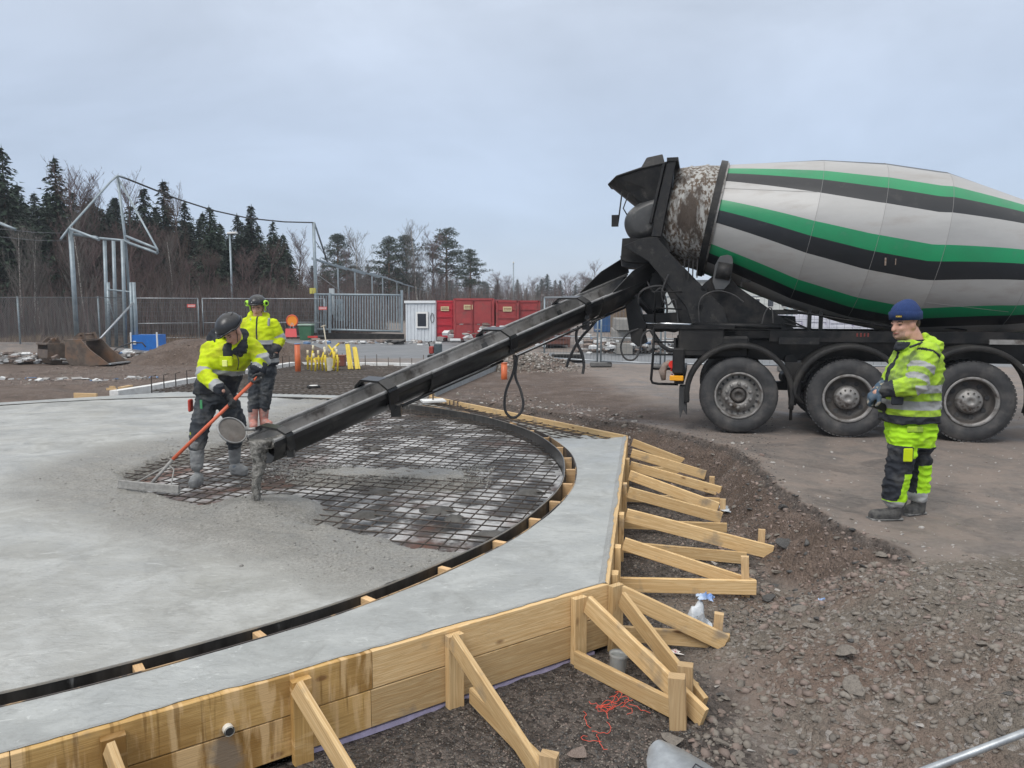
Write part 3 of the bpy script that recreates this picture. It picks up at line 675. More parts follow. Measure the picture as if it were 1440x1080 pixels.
# ------------------------------------------------------------------ timber formwork
WD = wood('pine_board', (.72, .53, .29), (.52, .32, .13))
WS = wood('stained_pine_board', (.58, .38, .15), (.44, .26, .085), stain=(.27, .145, .040))
WR = wood('rough_pine', (.60, .43, .24), (.46, .30, .15))
ZB0 = -.40
form = thing('timber_formwork', 'new timber plank formwork with posts and diagonal braces around the edge of the concrete slab', 'formwork', (.6, 4.5, -.4))
def edge(i, j, t):
    return OC[i].lerp(OC[j], t)
nearA, nearB, farC, backD = OC[6], OC[7], OC[0], OC[1]   # corners: behind camera-left, near right, far right, rear
def face_planks(a, b, nrm, levels, mats, splits, cap=True):
    """a->b along the outer face; nrm outwards"""
    d = (b - a).normalized(); L_ = (b - a).length
    th = .045; off = nrm * (-th / 2)
    for li, (z0, z1) in enumerate(levels):
        sp = splits[li % len(splits)]; xs_ = [0] + sp + [L_]
        for k in range(len(xs_) - 1):
            p = a + d * (xs_[k] + .0015) + off; q = a + d * (xs_[k + 1] - .0015) + off
            zc = (z0 + z1) / 2; o2 = nrm * random.uniform(-.002, .002)
            board('plank', p + V(0, 0, zc) + o2, q + V(0, 0, zc) + o2, th, z1 - z0 - .005, mats[(li + k) % len(mats)], form)
nN = V(cos(PH[7] - 0), sin(PH[7]), 0)
def nrm_of(a, b):
    m_ = (a + b) / 2 - V(CX, CY, 0); d = (b - a).normalized(); n_ = V(d.y, -d.x, 0); return n_ if n_.dot(m_) > 0 else -n_
nn1 = nrm_of(nearA, nearB); nn2 = nrm_of(nearB, farC); nn3 = nrm_of(farC, backD)
L1 = (nearB - nearA).length
face_planks(nearA, nearB, nn1, [(-.20, .004), (-.405, -.20)], [WS, WS, WD], [[L1 - 3.15, L1 - 1.62], [L1 - 1.63]])
face_planks(nearB, farC, nn2, [(-.20, .004), (-.405, -.20)], [WD], [[1.75, 3.6], [2.6]])
face_planks(farC, backD, nn3, [(-.10, .012)], [WD], [[2.1, 4.2]])
# violet foundation insulation peeping out below the planks
INS = mat('violet_insulation', (.46, .42, .60), (.36, .33, .47), 20, .8)
for a, b, n_ in ((nearA.lerp(nearB, .64), nearB.lerp(nearA, .02), nn1),):
    one('insulation_strip', INS, form, 'beam', a - n_ * .018 + V(0, 0, -.43), b - n_ * .018 + V(0, 0, -.432), .02, .03)
def on_face(u, v, which):
    """point of the picture seen on the outer face plane of side 1 (near) or 2 (right)"""
    a, n_ = (nearB, nn1) if which == 1 else (nearB, nn2)
    d = ray(u, v); t = ((a + n_ * .03 - _C).dot(n_)) / d.dot(n_); return _C + d * t
def post(u, which, z0, z1, w=.095, th=.045, m=WD, ang=0):
    p = on_face(u, 850 if which == 1 else 800, which); a, b, n_ = (nearA, nearB, nn1) if which == 1 else (nearB, farC, nn2)
    d = (b - a).normalized(); s_ = (p - a).dot(d); q = a + d * s_ + n_ * (th / 2 + .002)
    board('post', q + V(0, 0, z0), q + V(0, 0, z1), w, th, m, form, up=n_); return s_
def along(which, s_, z, out_=0.0):
    a, b, n_ = (nearA, nearB, nn1) if which == 1 else (nearB, farC, nn2)
    return a + (b - a).normalized() * s_ + n_ * out_ + V(0, 0, z)
s_A = post(815, 1, -.44, -.015); 
def sfor(u, v, which, z=None):
    if z is not None: return (G(u, v, z) - nearB).dot((farC - nearB).normalized())
    p = on_face(u, v, which); a, b = (nearA, nearB) if which == 1 else (nearB, farC); return (p - a).dot((b - a).normalized())
# near side posts
def npost(u, v, z0, z1, m=WD):
    s_ = sfor(u, v, 1); q = along(1, s_, 0, .0245); board('post', q + V(0, 0, z0), q + V(0, 0, z1), .095, .045, m, form, up=nn1); return s_
sB = npost(640, 930, -.50, -.02); sC = npost(425, 1010, -.50, -.02, WS); sD = npost(160, 1060, -.5, -.03, WS)
# corner post
board('post', nearB + nn1 * .024 + (nearA - nearB).normalized() * -.035 + V(0, 0, -.46), nearB + nn1 * .024 + (nearA - nearB).normalized() * -.035 + V(0, 0, -.004), .095, .045, WD, form, up=nn1)
def stake(u, v0, v1, w=.058, x=None):
    """v0 top, v1 where it enters the ground"""
    p = G(u, v1, -.40); p.z = gz(p.x, p.y); 
    for _ in range(4): p = G(u, v1, p.z); p.z = gz(p.x, p.y)
    q = D(u, v0, p.y); h = q.z
    lean = V(random.uniform(-.012, .012), random.uniform(-.012, .012), 0)
    mb = MB(); mb.beam(p + V(0, 0, -.16) - lean, V(p.x, p.y, h) + lean, w, w * .8, up=(.3, 1, 0), bev=.003)
    o = mb.build('stake', WR, form); uvl = o.data.uv_layers.new(name='grain')
    for pl in o.data.polygons:
        for li in pl.loop_indices:
            c = o.data.vertices[o.data.loops[li].vertex_index].co; uvl.data[li].uv = (c.z, c.x + c.y)
    return V(p.x, p.y, h), p
S = {}
S[1] = stake(975, 618, 652); S[3] = stake(1001, 670, 690); S[4] = stake(1016, 702, 722); S[5] = stake(1070, 745, 775); S[6] = stake(1048, 783, 838); S[7] = stake(1008, 862, 905)
S[8] = stake(953, 951, 1023, .085); S[9] = stake(963, 935, 1000, .08); S[10] = stake(770, 1062, 1110, .08)
def ground_end(u, v, z=-.34): return G(u, v, z)
def brace(s_, zt, which, u, v, ze, w=.028, h=.10, out_=.062, ext=0.0, m=WD, side=0):
    """diagonal board from the post at s_ (top height zt) to the point seen at (u,v) with height ze"""
    a = along(which, s_, zt, out_) ; b = G(u, v, ze); b = b + (b - a).normalized() * ext
    d = (b - a).normalized(); return board('brace', a, b, w, h, m, form, up=(0, 0, 1))
# right side: s measured from the near right corner
def zc(h): return -h / 2
for (u0, v0, zt, u1, v1, ze, h) in (
    (892, 622, -.06, 962, 650, -.27, .10), (889, 637, -.06, 992, 668, -.27, .11), (885, 655, -.17, 1014, 691, -.31, .11), (882, 668, -.07, 1010, 714, -.31, .11), (880, 692, -.08, 1014, 728, -.31, .11),
    (871, 724, -.07, 1086, 777, -.33, .12), (868, 764, -.07, 1060, 824, -.36, .10)):
    s_ = sfor(u0, v0, 2, zt); brace(s_, zt, 2, u1, v1, ze, .03, h)
# level boards from the foot of the planks out to the stakes
for (u0, v0, u1, v1, z, h) in ((874, 822, 1063, 826, -.33, .11), (893, 770, 1050, 785, -.37, .10), (905, 738, 1022, 742, -.36, .09), (890, 700, 1012, 706, -.37, .09), (893, 660, 994, 664, -.36, .09), (866, 890, 1026, 902, -.36, .10), (900, 640, 1000, 645, -.37, .08)):
    a = G(u0, v0, z); b = G(u1, v1, z); s_ = (a - nearB).dot((farC - nearB).normalized()); a = along(2, s_, z, .03)
    board('strut', a, b, .03, h, WD, form)
# vertical posts on the right face
for (u, v, zt) in ((887, 645, -.03), (884, 680, -.03), (877, 722, -.03), (868, 768, -.03), (863, 805, -.03)):
    s_ = sfor(u, v, 2, -.03); q = along(2, s_, 0, .0245); board('post', q + V(0, 0, -.45), q + V(0, 0, zt), .095, .045, WD, form, up=nn2)
# corner braces
board('brace', nearB + nn2 * .05 + V(.0, .03, -.055), G(1020, 904, -.35), .03, .11, WD, form)
board('brace', nearB + V(.075, -.045, -.08), G(990, 992, -.37), .03, .11, WD, form)
b1 = G(990, 1010, -.37); board('brace', along(1, s_A + .03, -.05, .07), b1, .03, .12, WD, form)
board('strut', along(1, s_A - .05, -.38, .06), G(958, 1002, -.36), .032, .105, WD, form)
board('strut', nearB + V(.06, -.02, -.34), G(980, 972, -.38), .03, .09, WD, form)
# near side braces, running off the bottom of the picture
board('brace', along(1, sB - .035, -.03, .07), G(762, 1092, -.38), .032, .10, WD, form)
board('strut', along(1, sB + .09, -.38, .055), G(776, 1092, -.40), .032, .09, WD, form)
board('brace', along(1, sC - .035, -.03, .07), along(1, sC + .12, -.45, .62), .032, .095, WD, form)
board('brace', along(1, sD - .02, -.05, .07), along(1, sD + .1, -.48, .60), .032, .09, WD, form)
# steel wedge and white pipe stub
STEEL = mat('galvanised_steel', (.42, .45, .47), (.30, .32, .34), 14, .42, .1, 40, metal=.6)
BORE_SHADE = mat('bore_shade_black', (.02, .02, .02), None, rough=.9)  # black for a disc that paints the shade inside the closed pipe end
PVC = mat('white_plastic', (.72, .71, .66), (.55, .53, .48), 10, .4)
sp_ = sfor(322, 1021, 1); mb = MB(); pA = along(1, sp_, -.165, -.01); pB = along(1, sp_, -.165, .035)
mb.tube([pA, pB], .024, 20, caps=False); mb.tube([pB, pA], .019, 20, caps=True); o = mb.build('pipe_stub', PVC, form); one('bore_shade_disc', BORE_SHADE, o, 'tube', [pB + nn1 * .0005, pB + nn1 * .0015], .0185, 20)
# strip along the top of the planks where the slurry has run over
# ------------------------------------------------------------------ ring form: two bent strips and wooden spacers
PLYF = mat('black_form_board', (.018, .017, .016), (.05, .048, .045), 14, .35, .2, 40, c3=(.26, .26, .25), s3=6, lo3=.62, hi3=.72, stretch=(1, 1, .25))
ringf = thing('ring_form', 'curved double form of black faced strips and wooden spacers between the two pours', 'ring form', (CX, CY, -.2))
def arc_strip(name, r, t, z0, z1, th0, th1, mt):
    n = int((th1 - th0) / R(1.0)); mb = MB(); vs = []
    for i in range(n + 1):
        th = th0 + (th1 - th0) * i / n; wob = .006 * sin(th * 23)
        for rr, z in ((r + wob, z0), (r + t + wob, z0), (r + t + wob, z1), (r + wob, z1)): vs.append((CX + rr * cos(th), CY + rr * sin(th), z))
    fs = [(i * 4 + k, i * 4 + (k + 1) % 4, (i + 1) * 4 + (k + 1) % 4, (i + 1) * 4 + k) for i in range(n) for k in range(4)]
    mb.add(vs, fs + [(0, 1, 2, 3), (n * 4, n * 4 + 3, n * 4 + 2, n * 4 + 1)], 0); return mb.build(name, mt, ringf)
arc_strip('inner_strip', RI - .006, .010, ZB, -.003, R(-150), R(215), PLYF)
arc_strip('outer_strip', RO - .010, .009, -.32, -.012, R(-150), R(215), mat('bare_ply', (.40, .27, .15), (.28, .18, .09), 9, .7, c3=(.06, .05, .045), s3=2, lo3=.45, hi3=.5))
arc_strip('top_edge', RI + .0045, .0025, -.01, .000, R(-150), R(215), mat('pale_edge', (.42, .38, .31), (.3, .29, .27), 9, .6))
TIM = wood('spacer_wood', (.68, .47, .26), (.54, .33, .16))
for k in range(-24, 34):
    th = R(k * 6.25 + 2.2 + random.uniform(-.4, .4)); c_ = V(cos(th), sin(th), 0); o_ = V(CX, CY, -.016)
    board('spacer', o_ + c_ * (RI + .012) + V(0, 0, -.10), o_ + c_ * (RO - .018) + V(0, 0, -.10), .045, .19, TIM, ringf, bev=.002)
floor_ = MB(); 
# bottom of the gap, one dark mottled tone
n = 180; vs = [(CX + r * cos(2 * pi * k / n), CY + r * sin(2 * pi * k / n), -.24) for k in range(n) for r in (RI, RO)]
floor_.add(vs, [(2 * k, 2 * k + 1, (2 * k + 3) % (2 * n), (2 * k + 2) % (2 * n)) for k in range(n)]); floor_.build('gap_floor', mat('gap_floor_dark', (.03, .028, .026), (.09, .085, .08), 8, .6), ringf)
# ------------------------------------------------------------------ rear slab edge, low wall, pipes
WALLG = mat('grey_fibre_board', (.30, .33, .345), (.235, .255, .27), 6, .7, .15, 30)
wl = thing('low_wall', 'low grey insulated edge wall running back from the rear of the slab', 'low wall', tuple(R0))
a = R0 + V(.05, .0, 0); b = R0 + V(RX, RY, 0) * 7.2 + V(.05, 0, 0)
one('wall_panel', WALLG, wl, 'beam', a + V(0, 0, -.03), b + V(0, 0, -.03), .06, .42)
one('wall_cap', mat('zinc_edge', (.62, .63, .62), None, rough=.5), wl, 'beam', a + V(0, 0, .1825), b + V(0, 0, .1825), .075, .005)
one('end_board', WD, wl, 'beam', a + V(-.04, -.012, -.20), a + V(-.04, -.012, .19), .03, .09)
EPS = mat('white_foam_board', (.72, .73, .72), (.55, .55, .54), 8, .7)
fb = thing('foam_edging', 'white foam edge boards around the far sides of the rear slab', 'foam edging', tuple(R0 + V(-6.3, 1, 0)))
lft = R0 + V(-RY, RX, 0) * 6.45
for k in range(6):
    p = lft + V(RX, RY, 0) * (-.6 + k * 1.33); q = p + V(RX, RY, 0) * 1.32; one('foam_board', EPS, fb, 'beam', p + V(0, 0, -.06), q + V(0, 0, -.06 + random.uniform(-.01, .01)), .20, .22)
for k in range(5):
    p = lft + V(RX, RY, 0) * 7.5 + V(RY, -RX, 0) * (k * 1.26); q = p + V(RY, -RX, 0) * 1.25; one('foam_board', EPS, fb, 'beam', p + V(0, 0, -.05), q + V(0, 0, -.05), .22, .18)
board('edge_timber', lft + V(-.22, -1.0, -.02), lft + V(-.22, -1.0, -.02) + V(-.5, .1, 0), .04, .12, WR, fb)
board('edge_timber', lft + V(-.18, -.2, .02), lft + V(-.16, .2, .02), .1, .12, WR, fb)
ORG = mat('orange_pipe', (.62, .145, .045), (.50, .11, .035), 9, .45)
def pipe_stub(u, v0, v1, r, label):
    p = G(u, v1, 0); t = thing('drain_pipe', label, 'pipe', (p.x, p.y, 0)); h = D(u, v0, p.y).z
    one('pipe', ORG, t, 'tube', [(p.x, p.y, -.2), (p.x, p.y, h - .02)], r, 18); one('end_cap', mat('pipe_cap', (.10, .22, .42), None, rough=.5) if u < 500 else ORG, t, 'tube', [(p.x, p.y, h - .02), (p.x, p.y, h)], r * 1.08, 18); return t
pipe_stub(419, 483, 521, .075, 'orange plastic drain pipe standing upright at the rear slab next to the yellow pegs')
pipe_stub(709, 510, 533, .075, 'short orange plastic drain pipe at the far end of the low grey wall')
pipe_stub(676, 516, 522, .03, 'tiny orange pipe end poking up behind the low grey wall') if False else None
# small plate with an upright bar at the near end of the wall
pl = thing('post_base', 'small white base plate with a thin black upright bar by the low wall', 'post base', tuple(G(609, 565)))
p = G(609, 566); one('base_plate', EPS, pl, 'box', (p.x, p.y, .035), (.42, .34, .03), rot=.3); one('upright_bar', REB, pl, 'tube', [(p.x, p.y, .05), (p.x, p.y, .28)], .014, 8)
# ------------------------------------------------------------------ litter
PLB = mat('blue_plastic_film', (.16, .30, .62), (.50, .58, .66), 8, .3, .8, 12)
PLW = mat('clear_plastic_film', (.58, .62, .66), (.36, .39, .42), 9, .28, .9, 14)
RST = mat('orange_red_string', (.80, .09, .05), None, rough=.6)
def crumple(name, label, cat, p, size, mt, seed=0, n=22, stretch=(1, 1, 1)):
    mb = MB(); vs = []; N = n
    for i in range(N + 1):
        for j in range(N + 1):
            x, y = i / N - .5, j / N - .5; k = V(x * 3 + seed, y * 3, seed * .7); nn_ = mnoise.noise_vector(k); n2 = mnoise.noise_vector(k * 2.7)
            w_ = max(0, 1 - (x * x + y * y) * 3.2)
            vs.append(V(x + nn_.x * .35 + n2.x * .05, y + nn_.y * .35 + n2.y * .05, abs(nn_.z) * .9 * w_ + abs(n2.z) * .12) )
    vs = [V(p[0] + v.x * size * stretch[0], p[1] + v.y * size * stretch[1], p[2] + v.z * size * stretch[2]) for v in vs]
    mb.add(vs, [(i * (N + 1) + j, i * (N + 1) + j + 1, (i + 1) * (N + 1) + j + 1, (i + 1) * (N + 1) + j) for i in range(N) for j in range(N)], 0, True)
    return tag(mb.build(name, mt), label, cat)
p = G(985, 877, -.38); crumple('plastic_bag', 'crumpled clear and blue plastic bag beside a stake right of the slab corner', 'plastic bag', (p.x, p.y + .05, -.41), .20, PLW, 1, stretch=(.75, .8, 1.25))
p = G(992, 855, -.30); crumple('plastic_wrap', 'knot of bright blue plastic film on top of the clear bag by the stake', 'plastic film', (p.x, p.y + .03, -.24), .10, PLB, 5)
p = G(1038, 712, -.3); crumple('plastic_sheet', 'torn clear plastic sheet on the stones at the foot of the bank', 'plastic sheet', (p.x, p.y, p.z - .03), .26, PLW, 3, stretch=(1, 1, .4))
p = G(990, 800, -.4); crumple('plastic_scrap', 'white plastic scrap between the middle diagonal braces', 'plastic scrap', (p.x, p.y, -.42), .13, PLW, 8, stretch=(.8, 1, .6))
p = G(1158, 826, -.1); crumple('plastic_scrap', 'small blue plastic scrap on the grey rubble', 'plastic scrap', (p.x, p.y, gz(p.x, p.y)), .045, PLB, 4)
p = G(941, 915, -.42); crumple('paper_scrap', 'small white printed paper scrap lying under the long corner braces', 'paper scrap', (p.x, p.y, -.43), .12, mat('printed_scrap', (.75, .72, .70), (.35, .08, .12), 30, .6, lo=.55, hi=.6), 6, stretch=(1.2, .5, .3))
def tangle(p, r, n, label, seed):
    rg = random.Random(seed); mb = MB()
    for k in range(n):
        pts = []; q = V(p[0] + rg.gauss(0, r * .4), p[1] + rg.gauss(0, r * .4), 0); a = rg.uniform(0, 6.3)
        for i in range(9):
            a += rg.uniform(-1.1, 1.1); q = q + V(cos(a), sin(a), 0) * r * .3; pts.append(V(q.x, q.y, gz(q.x, q.y) + .014 + rg.random() * r * .25))
        mb.tube(pts, .0014, 4)
    return tag(mb.build('string_tangle', RST), label, 'string')
p = G(866, 992, -.42); tangle(p, .055, 14, 'tangle of orange red string on the dark gravel beside the bottom strut', 2)
p = G(836, 1030, -.42); tangle(p, .07, 4, 'loose thin strand of orange red string nearer the camera on the dark gravel', 3)
# bottom right: galvanised pipe and a bent sheet
gp = MB(); a = G(1278, 1092, .0); b = G(1452, 1026, .12); d_ = (b - a).normalized(); gp.tube([a - d_ * .2, b + d_ * 1.2], .0145, 20)
tag(gp.build('steel_pipe', STEEL), 'galvanised steel pipe crossing the lower right corner above the rubble', 'pipe')
bk = MB(); p = G(925, 1052, -.33); q = G(985, 1105, -.30); d_ = (q - p).normalized(); s_ = V(-d_.y, d_.x, 0)
vs = []
for i in range(9):
    for j in range(9):
        x = i / 8; y = j / 8 - .5; wd = .05 + .13 * min(1, x * 2.2) ** .7; vs.append(p + (q - p) * (x * 1.6) + s_ * (y * wd * 2) + V(0, 0, .03 - .10 * (y * 2) ** 2 * (.3 + x) + .012))
bk.add(vs, [(i * 9 + j, i * 9 + j + 1, (i + 1) * 9 + j + 1, (i + 1) * 9 + j) for i in range(8) for j in range(8)], 0, True)
bo = bk.build('bent_sheet', STEEL); tag(bo, 'bent galvanised sheet metal piece with black scrawl at the bottom edge', 'sheet metal')
mb = MB(); 
for k in range(3):
    c_ = p + (q - p) * (.85 + .14 * k) + s_ * (.01 - .01 * k) + V(0, 0, .050); mb.tube([c_ - s_ * .035 + d_ * .01, c_ + s_ * .02 - d_ * .03, c_ + s_ * .03 + d_ * .02], .0035, 5)
mb.build('scrawl', mat('black_ink', (.02, .02, .03), None, rough=.5), bo)

tub = thing('plastic_tub', 'translucent white plastic tub standing in the corner behind the front stakes', 'tub', tuple(G(869, 955, -.43))); p = G(869, 957, -.43)
TUBM = mat('milky_plastic', (.42, .43, .42), (.30, .31, .30), 6, .3)
mb = MB(); mb.lathe((p.x, p.y + .05, -.44), (.08, .05, 1), [(0, .001), (0, .042), (.02, .046), (.13, .052), (.135, .056), (.145, .056), (.146, .050), (.13, .046), (.03, .040)], 28); mb.build('tub_body', TUBM, tub); one('rim_band', SIGN_T if False else TUBM, tub, 'tube', [(p.x + .012, p.y + .057, -.30), (p.x + .0125, p.y + .0575, -.288)], .058, 28, caps=False)
# slurry that has run over the top edge of the planks
for (a, b, n_) in ((nearA.lerp(nearB, .25), nearB, nn1), (nearB, farC, nn2)):
    L_ = (b - a).length; d = (b - a).normalized(); N = int(L_ / .02); vs = []
    for i in range(N + 1):
        s_ = i * L_ / N; w_ = .018 + .020 * mnoise.noise(V(s_ * 2.2, 1, 3)) + .012 * mnoise.noise(V(s_ * 11, 4, 3)); w_ = max(.001, min(.040, w_)); p = a + d * s_ - n_ * .0465
        for k, (f, z) in enumerate(((-.03, -.0165), (-.004, .003), (.6, .008), (1, .0052))): vs.append(p + n_ * (w_ * f if f > 0 else f) + V(0, 0, z + (.001 * mnoise.noise(V(s_ * 30, k, 0)) if k in (1, 2) else 0)))
    mb = MB(); mb.add(vs, [(i * 4 + k, i * 4 + k + 1, (i + 1) * 4 + k + 1, (i + 1) * 4 + k) for i in range(N) for k in range(3)], 0, True); o = mb.build('slurry_lip', CM2, slab); c_ = o.data.color_attributes.new('zone', 'FLOAT_COLOR', 'POINT'); c_.data.foreach_set('color', np.tile(np.array([.35, 0, 0, 1], np.float32), len(o.data.vertices)))
# ------------------------------------------------------------------ concrete mixer truck
BLK = mat('black_paint', (.007, .008, .009), (.016, .016, .017), 5, .45, .1, 30, c3=(.034, .031, .029), spec=.22, s3=2.5, lo3=.52, hi3=.72)
BLK2 = mat('dusty_black_plastic', (.014, .014, .015), (.028, .027, .026), 4, .6, .15, 40, c3=(.050, .046, .042), spec=.25, s3=3.5, lo3=.52, hi3=.75)
RUB = mat('tyre_rubber', (.026, .027, .030), (.050, .050, .051), 7, .75, .3, 60, c3=(.105, .098, .092), s3=3, lo3=.5, hi3=.72)
RIM = mat('wheel_steel', (.20, .195, .185), (.32, .31, .30), 8, .5, .2, 30, metal=.3, c3=(.075, .06, .05), s3=7, lo3=.5, hi3=.68)
RIMD = mat('dark_wheel_steel', (.035, .033, .031), (.085, .075, .068), 8, .6, .2, 30)
SILV = mat('drum_silver', (.32, .32, .315), (.39, .39, .385), 1.5, .45, .05, 20, metal=.15, c3=(.28, .265, .25), s3=3.0, lo3=.50, hi3=.75, stretch=(.5, 1, 1.8), rough2=.5)
GRN = mat('drum_green', (.006, .245, .095), (.010, .20, .082), 2, .36, .04, 20, c3=(.06, .20, .12), s3=4, lo3=.6, hi3=.8)
DBK = mat('drum_black', (.006, .009, .013), (.011, .013, .017), 2, .36, .04, 20, c3=(.035, .035, .035), s3=4, lo3=.6, hi3=.8)
DUN = mat('drum_under', (.10, .10, .10), (.06, .06, .06), 3, .5, .1, 20)
CRU = mat('crusted_collar', (.10, .070, .048), (.40, .40, .385), 24, .8, .9, 40, lo=.44, hi=.54, stretch=(1, 1, .35), c3=(.06, .045, .035), s3=3.2, lo3=.50, hi3=.60, bdist=.02)
HOP = mat('hopper_steel', (.013, .014, .016), (.028, .027, .026), 6, .5, .3, 30, c3=(.060, .056, .052), spec=.25, s3=9, lo3=.56, hi3=.72)
AMB = mat('amber_lens', (.85, .38, .02), None, rough=.2); REDL = mat('red_lens', (.70, .03, .02), None, rough=.2)
TOX, TOY = 3.116, 10.195
TRZ = R(-14.25)
truck = thing('mixer_truck', 'concrete mixer truck with a silver drum striped green and black', 'mixer truck', (TOX, TOY, 0), TRZ)
TM = wmat(truck)
def TP(x, y, z): return TM @ Vector((x, y, z))
def tb(name, m, fn, *a, parent=None, bevel=0, **k):
    mb = MB(); getattr(mb, fn)(*a, **k); return mb.build(name, m, parent or truck, local=True, bevel=bevel)
TILT = R(11.3); DA = V(-.41, 1.25, 3.05); AXD = V(cos(TILT), 0, -sin(TILT)); UPD = V(sin(TILT), 0, cos(TILT)); ND = V(0, -1, 0)
ST = [0, 1.33, 2.14, 2.94, 4.05, 5.0]; SR = [.80, 1.07, 1.15, 1.15, .93, .66]
bs = [0, .1, 1.3, 2.05, 2.8, 3.8, 5.0]; bv = [15, 14.5, 5, 2, 1.5, 10, 18]
mb = MB()
for i in range(len(ST) - 1):
    n = 10; ss = [ST[i] + (ST[i + 1] - ST[i]) * k / n for k in range(n + 1)]
    cols = []
    for k8 in range(8):
        for a0, a1, mi, sub in ((0, -10.7, 1, 2), (-10.7, -23.2, 2, 3), (-23.2, -45, 0, 5)):
            for q in range(sub): cols.append((k8 * -45 + a0 + (a1 - a0) * q / sub, mi))
    vs = []
    for s_ in ss:
        r = SR[i] + (SR[i + 1] - SR[i]) * (s_ - ST[i]) / (ST[i + 1] - ST[i]); base = np.interp(s_, bs, bv)
        for a_, mi in cols:
            ph = R(base + a_); p = DA + AXD * s_ + (UPD * sin(ph) + ND * cos(ph)) * r; vs.append(p)
    nc = len(cols); b0 = len(mb.v); mb.v += [tuple(v) for v in vs]
    for k in range(n):
        for c_ in range(nc):
            mb.f.append((b0 + k * nc + c_, b0 + k * nc + (c_ + 1) % nc, b0 + (k + 1) * nc + (c_ + 1) % nc, b0 + (k + 1) * nc + c_)); mb.m.append(cols[c_][1]); mb.sm.append(True)
drum = mb.build('drum', [SILV, GRN, DBK], truck, local=True)
def ringat(name, s0, s1, r, m, n=72, parent=truck, rin=None):
    mb = MB(); rin = rin or r - .05
    mb.lathe(DA, AXD, [(s0, rin), (s0, r), (s1, r), (s1, rin)], n, 0, False); return mb.build(name, m, parent, local=True)
SEAM = mat('weld_seam', (.24, .24, .235), None, rough=.5)
for s_, r in ((1.33, 1.07), (2.14, 1.15), (2.94, 1.15), (4.05, .93)):
    mb = MB(); pts = [DA + AXD * s_ + (UPD * sin(2 * pi * k / 90) + ND * cos(2 * pi * k / 90)) * (r + .0005) for k in range(90)]; mb.tube(pts, .0022, 5, closed=True); mb.build('seam', SEAM, drum, local=True)
def drum_pt(s_, ph, e_=0.0):
    r = float(np.interp(s_, ST, SR)) + e_; return DA + AXD * s_ + (UPD * sin(R(ph)) + ND * cos(R(ph))) * r
mb = MB(); mb.tube([drum_pt(s_, 27) for s_ in (.02, 1.3)], .003, 5); mb.tube([drum_pt(s_, -37 - 3 * (s_ - 2.9)) for s_ in (2.95, 4.0)], .003, 5); mb.build('seam', SEAM, drum, local=True)
# small hatch mark on the black stripe
mb = MB(); c_ = drum_pt(2.30, -14, .006); mb.box(c_, (.02, .012, .10)); mb.box(drum_pt(2.42, -13, .006), (.01, .012, .08)); mb.build('hatch_bolt', mat('rusty_steel', (.16, .10, .06), (.25, .22, .2), 30, .7), drum, local=True)
ringat('running_ring', -.045, .05, .865, HOP, rin=.78)
ringat('ring_edge', .05, .075, .845, RIM, rin=.79)
# rusty collar with ribs
mb = MB(); prof = [(-.05, .785), (-.20, .765), (-.22, .775), (-.245, .775), (-.265, .76), (-.43, .715), (-.45, .725), (-.47, .72), (-.48, .705), (-.64, .655), (-.64, .58)]
n = 96; vs = []
for s_, r in prof:
    for k in range(n):
        a_ = 2 * pi * k / n; vs.append(DA + AXD * s_ + (UPD * sin(a_) + ND * cos(a_)) * (r + .004 * mnoise.noise(V(s_ * 20, a_ * 6, 0))))
mb.add(vs, [(i * n + k, i * n + (k + 1) % n, (i + 1) * n + (k + 1) % n, (i + 1) * n + k) for i in range(len(prof) - 1) for k in range(n)], 0, True)
mb.build('collar', CRU, drum, local=True)
mb = MB(); mb.lathe(DA, AXD, [(-.64, .60), (-.58, .1)], 48); mb.build('drum_mouth', BLK, drum, local=True)
mb = MB(); mb.lathe(DA, AXD, [(5.0, .66), (5.12, .3), (5.3, .3), (5.3, 0)], 48); mb.build('drum_end', BLK, truck, local=True)
# frame round the mouth
def plateY(name, poly, y0, y1, m, parent=None, bevel=.004):
    """profile poly in (x,z), from y0 to y1"""
    mb = MB(); mb.prism(poly, (0, y0, 0), (1, 0, 0), (0, 0, 1), (0, y1 - y0, 0)); return mb.build(name, m, parent or truck, local=True, bevel=bevel)
for y in (.52, 1.92):
    plateY('mouth_frame', [(-1.02, 3.86), (-.93, 3.84), (-1.12, 2.75), (-1.26, 2.75), (-1.16, 3.3)], y, y + .06, HOP)
tb('mouth_crossbar', HOP, 'box', (-.98, 1.25, 3.83), (.16, 1.5, .05))
for dx in (-.10, -.16): plateY('mouth_rib', [(-.96 + dx, 3.80), (-.92 + dx, 3.80), (-1.10 + dx, 2.95), (-1.14 + dx, 2.95)], .56, 1.94, HOP)
# charging hopper: open flared scoop
def loft(name, rings, m, parent=None, close=True, smooth=False):
    mb = MB(); n = len(rings[0]); vs = [p for r_ in rings for p in r_]
    mb.add(vs, [(i * n + k, i * n + (k + 1) % n, (i + 1) * n + (k + 1) % n, (i + 1) * n + k) for i in range(len(rings) - 1) for k in range(n if close else n - 1)], 0, smooth)
    return mb.build(name, m, parent or truck, local=True)
top = [(-1.95, 1.05, 3.60), (-1.80, .75, 3.66), (-1.42, .60, 3.74), (-1.06, .64, 3.81), (-.99, .9, 3.83), (-.99, 1.6, 3.83), (-1.06, 1.86, 3.81), (-1.42, 1.90, 3.74), (-1.80, 1.75, 3.66), (-1.95, 1.45, 3.60)]
bot = [(-1.46, 1.05, 3.20), (-1.42, .82, 3.20), (-1.30, .72, 3.18), (-1.14, .72, 3.18), (-1.05, 1.0, 3.2), (-1.05, 1.5, 3.2), (-1.14, 1.78, 3.18), (-1.30, 1.78, 3.18), (-1.42, 1.68, 3.20), (-1.46, 1.45, 3.20)]
